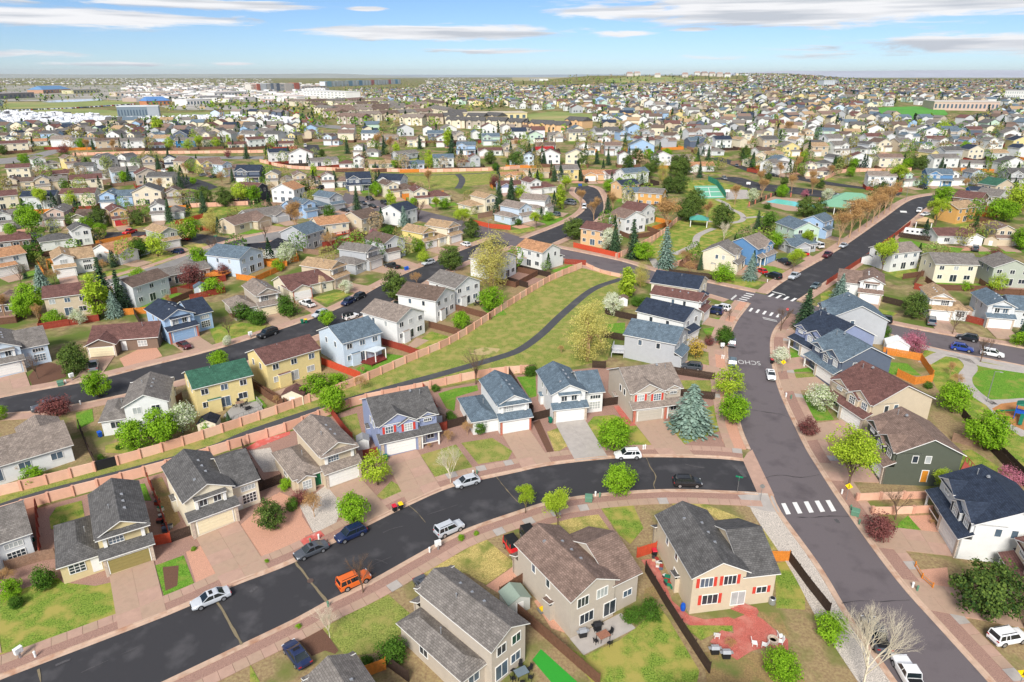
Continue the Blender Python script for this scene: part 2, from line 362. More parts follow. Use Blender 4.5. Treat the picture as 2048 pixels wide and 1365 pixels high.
ridge('far_range', 'flat blue grey range along the right horizon', 19000, 3500, 26000, 0, 215, lin((176,180,190)), 3)

# ------------------------------------------------------------ roads, kerbs, sidewalks
RZ = [0.02]
EDGES = {}
def road(name, label, left, right, m):
    l, r = smooth(left), smooth(right); n = max(8, int(max(length(l), length(r)) / 3)); l, r = resamp(l, n), resamp(r, n)
    RZ[0] += .004; b = MB()
    for i in range(n - 1): b.face([gz(l[i], RZ[0]), gz(r[i], RZ[0]), gz(r[i+1], RZ[0]), gz(l[i+1], RZ[0])])
    return tag(b.build(name, m), label, 'road', kind='structure')
def kerb(pts, side, label, parent=None):
    p = resamp(smooth(pts), max(3, int(length(pts) / 2.0))); b = MB()
    prof = [(-.25, .055), (.30, .075), (.36, .17), (.60, .17), (.62, .0)]
    rows = [[gz(q, z) for q in offs(p, side * d)] for d, z in prof]
    for a, c in zip(rows, rows[1:]):
        for i in range(len(p) - 1): b.face([a[i], a[i+1], c[i+1], c[i]])
    tag(b.build('kerb', KERB), label, 'kerb', kind='structure'); return p
def ribbon(name, label, pts, d0, d1, m, off, cat, step=2.0):
    p = resamp(smooth(pts), max(3, int(length(pts) / step))); a, c = offs(p, d0), offs(p, d1); b = MB()
    for i in range(len(p) - 1):
        b.prism([gz(a[i], -.05), gz(c[i], -.05), gz(c[i+1], -.05), gz(a[i+1], -.05)], [gz(a[i], off), gz(c[i], off), gz(c[i+1], off), gz(a[i+1], off)])
    return tag(b.build(name, m), label, cat, kind='structure')
def sidewalk(pts, side, d0, d1, label, red=()):
    p = smooth(pts, .5); n = int(length(p) / 1.62); p = resamp(p, n + 1); a, c = offs(p, side * d0), offs(p, side * d1); rnd = random.Random(len(pts))
    b = MB(); A, Cc = offs(p, side * (d0 + .02)), offs(p, side * (d1 - .02))
    for i in range(n): b.face([gz(A[i], .10), gz(Cc[i], .10), gz(Cc[i+1], .10), gz(A[i+1], .10)])
    root = tag(b.build('sidewalk', MULCH), label, 'sidewalk', kind='structure')
    for i in range(n):
        k = .012; q = [a[i] + (a[i+1] - a[i]) * k, a[i+1] + (a[i] - a[i+1]) * k, c[i+1] + (c[i] - c[i+1]) * k, c[i] + (c[i+1] - c[i]) * k]
        dz = rnd.uniform(-.006, .006); s = MB(); s.prism([gz(v, .06) for v in q], [gz(v, .145 + dz) for v in q])
        m = REDC if any(lo <= i / n < hi for lo, hi in red) else rnd.choice((CONC, CONC, CONC2, CONC2, CONC, CONC2, CONC2, CONC, CONC2, CONC3))
        s.build('slab', m, root)
    return p
def patch(name, label, pts, m, off, cat):
    b = MB(); b.prism([gz(p, -.1) for p in pts], [gz(p, off) for p in pts]); return tag(b.build(name, m), label, cat, kind='structure')
Z = lambda pts: gp('Z', pts)
U1 = Z([(-70,1387),(0,1358),(341,1227),(467,1171),(590,1123),(766,1035),(820,1009),(905,973),(1038,943),(1100,930),(1232,916),(1330,914),(1436,917),(1487,922)])
D1 = Z([(130,1460),(341,1360),(477,1295),(600,1236),(655,1205),(738,1166),(854,1101),(926,1063),(1031,1026),(1102,1004),(1204,989),(1327,981),(1430,983),(1515,987)])
road('road', 'curved street of fresh black asphalt in the foreground', U1, D1, ASPH_N)
L2 = Z([(1870,1480),(1785,1357),(1700,1237),(1639,1135),(1560,1026),(1543,989),(1499,900),(1478,845),(1458,745),(1455,690),(1471,646),(1500,607)])
R2 = Z([(2080,1480),(1980,1365),(1880,1255),(1789,1152),(1687,1012),(1640,940),(1606,883),(1557,774),(1542,698),(1550,659),(1580,628)])
road('road', 'wide aged purple grey road with the near crosswalk', L2, R2, ASPH_O)
L3 = Z([(1520,600),(1533,589),(1574,559),(1679,498),(1760,442),(1814,404),(1850,393),(1910,386)])
R3 = Z([(1580,612),(1594,602),(1650,565),(1759,492),(1814,448),(1858,413),(1890,400),(1930,392)])
road('road', 'straight dark road climbing to the upper right', L3, R3, ASPH_N)
U4 = Z([(690,386),(790,408),(846,422),(925,442),(1022,469),(1108,495),(1234,521),(1316,545),(1425,568),(1510,586),(1590,603),(1633,613),(1738,639),(1844,662),(2048,698),(2120,712)])
D4 = Z([(680,405),(758,424),(840,443),(925,466),(1022,492),(1129,518),(1176,533),(1243,549),(1396,583),(1457,600),(1520,617),(1580,632),(1660,643),(1765,665),(1844,690),(1910,705),(2048,732),(2120,748)])
road('road', 'aged grey cross street running through the four way junction', U4, D4, ASPH_O)
L5 = Z([(1050,478),(1132,445),(1167,422),(1170,404),(1149,386),(1152,375)]); R5 = Z([(1104,488),(1164,460),(1202,430),(1208,407),(1196,380),(1176,372)])
road('road', 'short black street curling up to a turning circle', L5, R5, ASPH_N)
U6 = Z([(-70,818),(0,796),(185,761),(297,733),(429,700),(600,646),(685,613),(783,560),(875,521),(931,498),(985,478)])
D6 = Z([(-70,850),(0,829),(79,822),(200,800),(323,771),(488,725),(590,690),(700,650),(807,606),(855,551),(939,521),(1022,492)])
D6 = Z([(-70,850),(0,829),(79,822),(200,800),(323,771),(488,725),(600,684),(720,635),(800,595),(870,552),(939,521),(1022,492)])
road('road', 'black street between the two middle rows of houses on the left', U6, D6, ASPH_N)
U7 = gp('I', [(640,1120),(720,1095),(1080,990),(1380,890),(1700,800),(2048,730)]) + gp('J', [(560,645),(700,585),(800,560)])
D7 = gp('I', [(660,1165),(760,1140),(1130,1025),(1500,930),(1720,850),(2048,790)]) + gp('J', [(620,680),(760,620),(850,590)])
road('road', 'pale grey street winding behind the navy roofed blue house', U7, D7, ASPH_G)
road('road', 'black court branching left from the pale grey street', gp('I', [(640,770),(1000,765),(1240,770),(1400,785),(1680,825)]), gp('I', [(640,815),(1000,815),(1240,825),(1380,850),(1560,880)]), ASPH_N)
road('road', 'black turning circle among the left rear houses', gp('I', [(1180,385),(1300,395),(1420,430),(1490,460)]), gp('I', [(1190,470),(1280,470),(1360,480),(1430,480)]), ASPH_N)
road('road', 'narrow grey road beside the long pink wall in the rear', gp('I', [(1200,245),(1400,250),(1800,250)]), gp('I', [(1200,262),(1400,268),(1800,270)]), ASPH_G)
road('road', 'small black parking stub in the rear rows', gp('J', [(375,170),(370,200),(360,235)]), gp('J', [(465,172),(475,200),(478,240)]), ASPH_N)
road('road', 'rear street on the left behind the tan houses', gp('I', [(-60,270),(150,250),(330,210),(420,190)]), gp('I', [(-60,310),(180,285),(330,245),(420,215)]), ASPH_G)
road('road', 'dark street sweeping past the pool car park', gp('K', [(1420,265),(1520,290),(1640,335),(1760,375)]) + gp('L', [(430,400),(700,445),(1000,480),(1190,520)]),
     gp('K', [(1500,255),(1600,285),(1690,330),(1790,355)]) + gp('L', [(430,370),(720,425),(1010,468),(1220,500)]), ASPH_N)
road('road', 'black car park beside the swimming pool', gp('K', [(1440,400),(1560,420),(1680,460),(1760,480)]) + gp('L', [(500,510),(760,545)]), gp('K', [(1560,390),(1640,395),(1760,430),(1830,440)]) + gp('L', [(640,480),(900,520)]), ASPH_N)
road('road', 'small grey side lane among the upper right houses', gp('L', [(1330,900),(1480,920),(1640,930),(1900,960)]), gp('L', [(1330,950),(1480,975),(1700,990),(1900,1010)]), ASPH_O)
road('road', 'far arterial road with queued traffic at upper left', gp('N', [(-80,260),(60,300),(250,380),(420,470),(560,505),(690,515)]), gp('N', [(-20,250),(130,300),(330,380),(520,465),(640,485),(700,492)]), ASPH_G)
road('road', 'far grey cross road behind the red roofed house', gp('K', [(180,120),(420,110),(600,75),(650,40)]), gp('K', [(220,145),(480,140),(620,120),(670,60)]), ASPH_G)
kerb(U1, 1, 'pinkish kerb on the upper side of the near curved street'); kerb(D1, -1, 'pinkish kerb on the lower side of the near curved street')
kerb(L2[:6], 1, 'kerb left of the wide road below the side street'); kerb(L2[6:], 1, 'kerb left of the wide road above the side street'); kerb(R2, -1, 'kerb right of the wide aged road')
kerb(L3[1:], 1, 'kerb on the left of the straight dark road'); kerb(R3[1:], -1, 'kerb on the right of the straight dark road')
kerb(U6, 1, 'kerb above the black middle street'); kerb(D6, -1, 'kerb below the black middle street')
kerb(U4[5:10], 1, 'kerb above the cross street left of the junction'); kerb(U4[11:], 1, 'kerb above the cross street right of the junction')
kerb(D4[4:10], -1, 'kerb below the cross street left of the junction'); kerb(D4[12:], -1, 'kerb below the cross street right of the junction')
kerb(L5, 1, 'kerb on the left of the short curling street'); kerb(R5, -1, 'kerb on the right of the short curling street')
kerb(U7, 1, 'kerb above the pale grey street'); kerb(D7, -1, 'kerb below the pale grey street')
SW = 'concrete slab sidewalk '
ribbon('gravel_strip', 'gravel strip between kerb and sidewalk above the near street', U1, .6, 2.05, ROCKP, .11, 'gravel')
ribbon('gravel_strip', 'gravel strip between kerb and sidewalk below the near street', D1, -.6, -2.05, ROCKP, .11, 'gravel')
sidewalk(U1, 1, 2.05, 3.5, SW + 'above the near curved street', red=((.24,.285),(.335,.36))); sidewalk(D1, -1, 2.05, 3.5, SW + 'below the near curved street')
ribbon('gravel_strip', 'red gravel strip left of the wide road by the spruce corner', L2[6:], .6, 2.6, ROCKR, .11, 'gravel')
ribbon('gravel_strip', 'pale river rock strip left of the wide road', L2[:6], .6, 4.2, ROCKG, .11, 'gravel')
ribbon('gravel_strip', 'red gravel strip right of the wide road', R2, -.6, -2.6, ROCKP, .11, 'gravel')
sidewalk(L2[6:], 1, 2.6, 4.1, SW + 'left of the wide road'); sidewalk(R2, -1, 2.6, 4.1, SW + 'right of the wide road')
ribbon('sidewalk', 'tan sidewalk left of the straight dark road', L3[1:], .6, 3.2, CONC2, .12, 'sidewalk'); ribbon('sidewalk', 'tan sidewalk right of the straight dark road', R3[1:], -.6, -2.6, CONC2, .12, 'sidewalk')
ribbon('sidewalk', 'tan sidewalk above the black middle street', U6, .6, 2.9, CONC2, .12, 'sidewalk'); ribbon('sidewalk', 'tan sidewalk below the black middle street', D6, -.6, -2.9, CONC2, .12, 'sidewalk')
ribbon('sidewalk', 'tan sidewalk above the cross street left of the junction', U4[5:10], .6, 2.8, CONC2, .12, 'sidewalk'); ribbon('sidewalk', 'tan sidewalk above the cross street right of the junction', U4[11:], .6, 2.8, CONC2, .12, 'sidewalk')
ribbon('sidewalk', 'tan sidewalk below the cross street left of the junction', D4[4:10], -.6, -2.6, CONC2, .12, 'sidewalk'); ribbon('sidewalk', 'grey sidewalk below the cross street by the park', D4[12:], -.6, -2.6, CONC3, .12, 'sidewalk')
ribbon('sidewalk', 'tan sidewalk left of the short curling street', L5, .6, 2.6, CONC2, .12, 'sidewalk'); ribbon('sidewalk', 'tan sidewalk right of the short curling street', R5, -.6, -2.6, CONC2, .12, 'sidewalk')
ribbon('sidewalk', 'tan sidewalk above the pale grey street', U7, .6, 2.6, CONC2, .12, 'sidewalk'); ribbon('sidewalk', 'tan sidewalk below the pale grey street', D7, -.6, -2.6, CONC2, .12, 'sidewalk')
patch('gutter_pan', 'pale concrete gutter pan where the near street meets the wide road', gp('C', [(1425,60),(1452,20),(1480,0),(1610,270),(1512,258)]), CONC2, .055, 'gutter')
patch('corner_ramp', 'concrete corner ramp under the stop sign', gp('C', [(1395,270),(1510,262),(1600,275),(1640,370),(1560,365),(1440,330)]), CONC3, .13, 'ramp')
# painted markings
def marks(name, label, quads, cat='road marking'):
    root = None
    for q in quads:
        c = sum(q, Vector((0, 0))) / len(q)
        if root is None: root = tag(empty(name, c.x, c.y), label, cat, kind='structure')
        b = MB(); zz = RZ[0] + .012
        b.prism([(p.x - root.location.x, p.y - root.location.y, hgt(*p) + zz - .006 - root.location.z) for p in q], [(p.x - root.location.x, p.y - root.location.y, hgt(*p) + zz - root.location.z) for p in q])
        b.build('stripe', PAINT, root)
def bars(tile, s, e, n, vec, w):
    a, b = g(tile, *s), g(tile, *e); out = []
    for i in range(n):
        k = i / (n - 1); px = s[0] + (e[0] - s[0]) * k; py = s[1] + (e[1] - s[1]) * k
        p = g(tile, px, py); q = g(tile, px + vec[0], py + vec[1]); d = (b - a).normalized() * w / 2
        out.append([p - d, p + d, q + d, q - d])
    return out
marks('crosswalk', 'five white crosswalk bars across the wide near road', [gp('D', q) for q in ([(335,318),(360,316),(392,380),(365,383)], [(400,312),(426,310),(460,375),(433,378)], [(467,308),(493,305),(527,370),(500,373)], [(531,303),(557,301),(593,365),(566,369)], [(595,300),(621,298),(658,362),(632,366)])])
marks('crosswalk', 'crosswalk bars on the lower side of the junction', bars('G', (1530,204), (1695,240), 5, (-16,20), .62))
marks('crosswalk', 'crosswalk bars on the left side of the junction', bars('G', (1492,114), (1438,158), 5, (48,10), .62))
marks('crosswalk', 'crosswalk bars on the upper right side of the junction', bars('H', (300,117), (436,144), 4, (-28,18), .7))
marks('stop_line', 'white stop line below the junction', bars('G', (1593,260), (1597,268), 2, (86,20), .3))
marks('stop_line', 'white stop line left of the junction', bars('G', (1432,124), (1436,128), 2, (-32,26), .35))
marks('stop_line', 'white stop line above the junction', bars('H', (292,102), (296,106), 2, (78,20), .35))
marks('speed_mark', 'white painted block on the straight dark road', [gp('L', [(1200,622),(1245,624),(1250,636),(1205,634)])])
tx = bpy.data.curves.new('lettering', 'FONT'); tx.body = 'SCHOOL'; tx.size = 3.4; tx.align_x = 'CENTER'; tx.align_y = 'CENTER'; tx.extrude = .002; tx.space_character = 1.05
tmp = bpy.data.objects.new('lettering', tx); coll.objects.link(tmp)
dg = bpy.context.evaluated_depsgraph_get(); tme = bpy.data.meshes.new_from_object(tmp.evaluated_get(dg)); bpy.data.objects.remove(tmp)
tme.materials.clear(); tme.materials.append(mat('faded_paint', lin((196,194,190)), .7, .15, 6))
c = g('G', 1476, 531); d = g('G', 1512, 534) - c
to = link('road_lettering', tme, None, (c.x, c.y, hgt(*c) + RZ[0] + .014), math.atan2(d.y, d.x) + math.pi); to.rotation_euler[0] = -math.atan(.05); to.scale = (.52, .85, 1)
tag(to, 'white word SCHOOL painted upside down on the wide road', 'road lettering', kind='structure')
# tar cracks and the manhole
CRACK = mat('crack_fill', lin((128,116,92)), .95, .25, 8)
def crack(label, tile, pts, w, m=CRACK):
    p = smooth(gp(tile, pts), .8); rnd = random.Random(len(label)); b = MB(); l, r = offs(p, w / 2), offs(p, -w / 2)
    l = [q + Vector((rnd.uniform(-.06,.06), rnd.uniform(-.06,.06))) for q in l]; r = [q + Vector((rnd.uniform(-.06,.06), rnd.uniform(-.06,.06))) for q in r]
    for i in range(len(p) - 1): b.face([gz(l[i], RZ[0] + .008), gz(r[i], RZ[0] + .008), gz(r[i+1], RZ[0] + .008), gz(l[i+1], RZ[0] + .008)])
    tag(b.build('pavement_crack', m), label, 'crack', kind='structure')
crack('wide tan crack across the near street beside the silver sedan', 'A', [(1275,900),(1310,950),(1360,1040),(1420,1145)], .30)
crack('wide tan crack running through the manhole', 'B', [(265,660),(350,770),(400,830),(455,895)], .32)
crack('thin tan crack by the red topped bin', 'B', [(930,330),(990,380),(1030,430)], .09)
crack('thin crack behind the compact white hatchback', 'B', [(1450,165),(1510,240),(1570,310)], .14)
crack('thin winding crack by the white crossover', 'C', [(860,50),(880,100),(915,160),(900,210),(912,236)], .12)
crack('tan seam at the lower left end of the street', 'A', [(228,1290),(240,1365)], .2)
TARC = mat('tar_seam', (.02,.02,.022), .7, .1, 5)
crack('dark transverse seam across the wide road by the maroon tree', 'H', [(160,820),(250,835),(350,850),(420,880)], .06, TARC)
crack('dark seam across the wide road above the crosswalk', 'D', [(230,170),(330,150),(450,165),(560,150)], .06, TARC)
crack('dark seam across the wide road below the crosswalk', 'D', [(380,395),(500,400),(620,392),(730,395)], .06, TARC)
crack('dark seam across the lower wide road', 'D', [(690,905),(800,890),(900,895),(1090,885)], .06, TARC)
WORN = mat('worn_asphalt', lin((84,82,83)), .9, .35, 6, detail=4)
crack('pale scuff mark on the near street beside the orange car', 'B', [(640,690),(690,700),(740,670),(830,630)], .1, WORN)
for lb, t, q, w in (('pale worn streak below the silver sedan', 'A', [(1470,840),(1490,825),(1510,808)], .5), ('pale worn streak at the lower left', 'A', [(325,1270),(370,1250),(415,1232)], .3), ('long pale streak on the lower near street', 'A', [(480,1310),(700,1210),(830,1150)], .08), ('white spatter above the black crossover', 'C', [(1090,88),(1140,100),(1200,108)], .25), ('worn patch near the end of the curve', 'C', [(1370,95),(1400,120),(1440,165)], .7), ('pale streak by the red lid bin', 'B', [(1040,385),(1100,365),(1220,325)], .12), ('pale streaks left of the boxy silver car', 'B', [(780,490),(840,465),(900,450)], .14), ('pale scratch near the orange car', 'B', [(735,645),(770,655),(805,672)], .12), ('pale spot on the wide road below the crosswalk', 'D', [(650,410),(665,420),(672,432)], .5)):
    crack(lb, t, q, w, WORN)
c = g('B', 355, 772); b = MB(); b.lathe([(.42, 0), (.42, .03), (.34, .034), (.34, .03)], 20); mo = b.build('manhole_cover', mat('rusty_iron', lin((96,78,70)), .7, .2, 8)); mo.location = gz(c, RZ[0] + .002); tag(mo, 'round rusty manhole cover in the near street', 'manhole')

# ------------------------------------------------------------ open ground, yards and beds
YARD = mat('yard_earth', lin((146,118,92)), .95, .25, 3, col2=lin((150,134,96)), mix=(lin((112,116,64)), .2, .5, .66), bump=.4, spec=.05, detail=4)
patch('meadow', 'open grassy greenbelt sloping between two pink walls', Z([(0,992),(126,961),(341,900),(600,812),(704,774),(817,725),(912,682),(1018,613),(1100,563),(1170,536),(1250,549),(1255,600),(1235,640),(1215,720),(1100,745),(1026,748),(846,781),(714,810),(590,857),(481,893),(326,942),(184,982),(0,1036)]), GRASS, .05, 'meadow')
patch('bare_patch', 'worn tan bare patch in the greenbelt', gp('F', [(1350,460),(1420,440),(1520,450),(1490,480),(1400,490),(1330,480)]), mat('dry_soil', lin((178,158,112)), .95, .2, 4, mix=(lin((130,134,70)), .6, .5, .6)), .056, 'soil')
ribbon('footpath', 'narrow black asphalt path winding through the greenbelt', Z([(-40,1028),(0,1016),(85,989),(307,931),(429,896),(500,866),(638,820),(784,776),(886,748),(1000,715),(1040,700),(1082,670),(1125,629),(1185,580),(1244,558)]), -1.1, 1.1, PATH, .07, 'path', 1.5)
patch('meadow', 'rear grassy greenbelt with a forked path', gp('J', [(0,270),(200,330),(600,350),(1000,365),(1800,345),(1720,400),(1640,440),(1250,470),(1150,430),(1000,380),(600,360),(300,345),(60,330)]), GRASS, .05, 'meadow')
ribbon('footpath', 'short dark path in the rear greenbelt', gp('J', [(1420,375),(1445,400),(1445,430),(1420,470)]), -1.6, 1.6, PATH, .09, 'path')
ribbon('footpath', 'long thin path along the rear greenbelt', gp('J', [(100,320),(500,350),(900,372),(1200,378),(1420,372),(1800,355)]), -.8, .8, PATH, .08, 'path')
patch('meadow', 'strip of grass before the tan ranch houses', gp('I', [(1280,610),(1600,590),(1740,595),(1560,640),(1380,680),(1300,660)]), GRASSG, .05, 'meadow')
# park with courts
patch('park_lawn', 'green park lawn around the winding paths and courts', gp('K', [(990,890),(1200,700),(1320,650),(1340,540),(1200,480),(1190,420),(1420,410),(1700,470),(1720,545),(1680,600),(1830,640),(1740,700),(1600,780),(1180,990),(1050,950),(870,930)]), GRASSG, .06, 'lawn')
for lb, t, p, w in (('curving concrete path through the lower park', 'K', [(1040,950),(1075,1010),(1090,1030)], 1.2), ('long curving concrete path in the park', 'K', [(1190,920),(1270,885),(1330,850),(1345,800),(1390,770),(1460,742)], 1.2),
                    ('winding path beside the courts', 'K', [(1480,545),(1545,575),(1565,605),(1640,640),(1662,672),(1640,695),(1580,705)], 1.1), ('short path toward the pool', 'K', [(1662,672),(1740,665),(1830,662)], 1.0), ('path by the picnic shelter', 'K', [(1330,640),(1400,680),(1440,700)], .9)):
    ribbon('footpath', lb, gp(t, p), -w, w, CONC3, .10, 'path', 1.5)
patch('tennis_court', 'green tennis court with white lines', gp('K', [(1325,452),(1478,450),(1535,535),(1355,540)]), mat('court_green', lin((112,182,150)), .7, .08, 1), .08, 'court')
marks('court_lines', 'white lines of the tennis court', [gp('K', q) for q in ([(1345,492),(1500,490),(1502,494),(1346,496)], [(1335,462),(1485,460),(1486,463),(1336,465)], [(1350,526),(1524,522),(1526,526),(1352,530)], [(1420,462),(1424,462),(1440,526),(1434,526)])])
patch('basketball_court', 'pale grey basketball court beside the tennis court', gp('K', [(1520,475),(1690,480),(1705,540),(1545,546)]), CONC3, .085, 'court')
patch('pool_deck', 'tan concrete deck around the swimming pool', gp('L', [(250,570),(340,525),(560,545),(720,590),(700,640),(420,620)]), CONC, .09, 'deck')
patch('swimming_pool', 'turquoise swimming pool behind an iron fence', gp('L', [(285,562),(360,541),(600,578),(690,592),(660,612),(560,604)]), mat('pool_water', lin((120,214,200)), .08, .1, 2, spec=.5), .10, 'pool')
patch('park_lawn', 'round green lawn of the playground park', gp('H', [(1480,640),(1500,605),(1560,585),(1640,577),(1840,590),(1840,775),(1700,775),(1600,765),(1520,715)]), GRASSB, .09, 'lawn')
patch('park_lawn', 'olive grass slope around the playground park', gp('H', [(1200,450),(1370,470),(1840,560),(1900,1365),(1840,1300),(1440,850),(1290,690),(1230,560)]), GRASSG, .05, 'lawn')
for lb, p, w in (('concrete path ring around the round lawn', [(1340,470),(1440,500),(1500,560),(1460,620),(1480,680),(1560,750),(1640,800),(1700,880),(1840,980)], 1.3), ('concrete path along the upper park edge', [(1210,540),(1330,480),(1440,500),(1560,545),(1840,590)], 1.2), ('path between lawn and playground', [(1600,775),(1700,775),(1840,765)], 1.0)):
    ribbon('footpath', lb, gp('H', p), -w, w, CONC3, .10, 'path', 1.5)
patch('play_surface', 'orange bark play surface at the right edge', gp('H', [(1625,815),(1680,785),(1840,765),(1840,955),(1760,920),(1690,880)]), mat('bark_chips', lin((176,122,74)), .95, .25, 8), .11, 'play area')
# foreground lots
patch('yard', 'mulch and gravel yards above the near street', gp('Z', [(-60,1370),(-60,1060),(0,1040),(184,986),(326,946),(481,897),(590,861),(714,814),(846,785),(1026,752),(1200,735),(1440,745),(1452,820),(1480,895),(1440,905),(1330,905),(1232,906),(1100,921),(1038,933),(905,963),(820,999),(766,1025),(590,1112),(467,1160),(341,1216),(0,1346)]), ROCKP, .035, 'yard')
patch('yard', 'gravel yards below the near street', gp('Z', [(330,1372),(470,1303),(600,1243),(738,1173),(860,1107),(930,1069),(1035,1032),(1104,1010),(1204,996),(1327,988),(1510,994),(1560,1030),(1636,1138),(1700,1245),(1800,1395),(1870,1480),(130,1480)]), YARD, .035, 'yard')
patch('yard', 'earthy yards right of the wide road', gp('Z', [(1985,1368),(1885,1255),(1795,1152),(1693,1012),(1646,940),(1612,883),(1565,774),(1550,698),(1558,662),(1600,640),(1660,648),(1770,672),(1850,700),(1900,790),(2000,930),(2100,1000),(2150,1400)]), YARD, .035, 'yard')
patch('yard', 'earthy yards between the black middle street and the greenbelt', gp('Z', [(-60,1010),(-60,860),(0,838),(200,808),(323,779),(488,733),(600,692),(720,643),(800,603),(870,560),(939,529),(1030,500),(1120,522),(1165,536),(1100,560),(1018,610),(912,680),(817,722),(704,771),(600,809),(341,897),(126,958),(0,989)]), YARD, .03, 'yard')
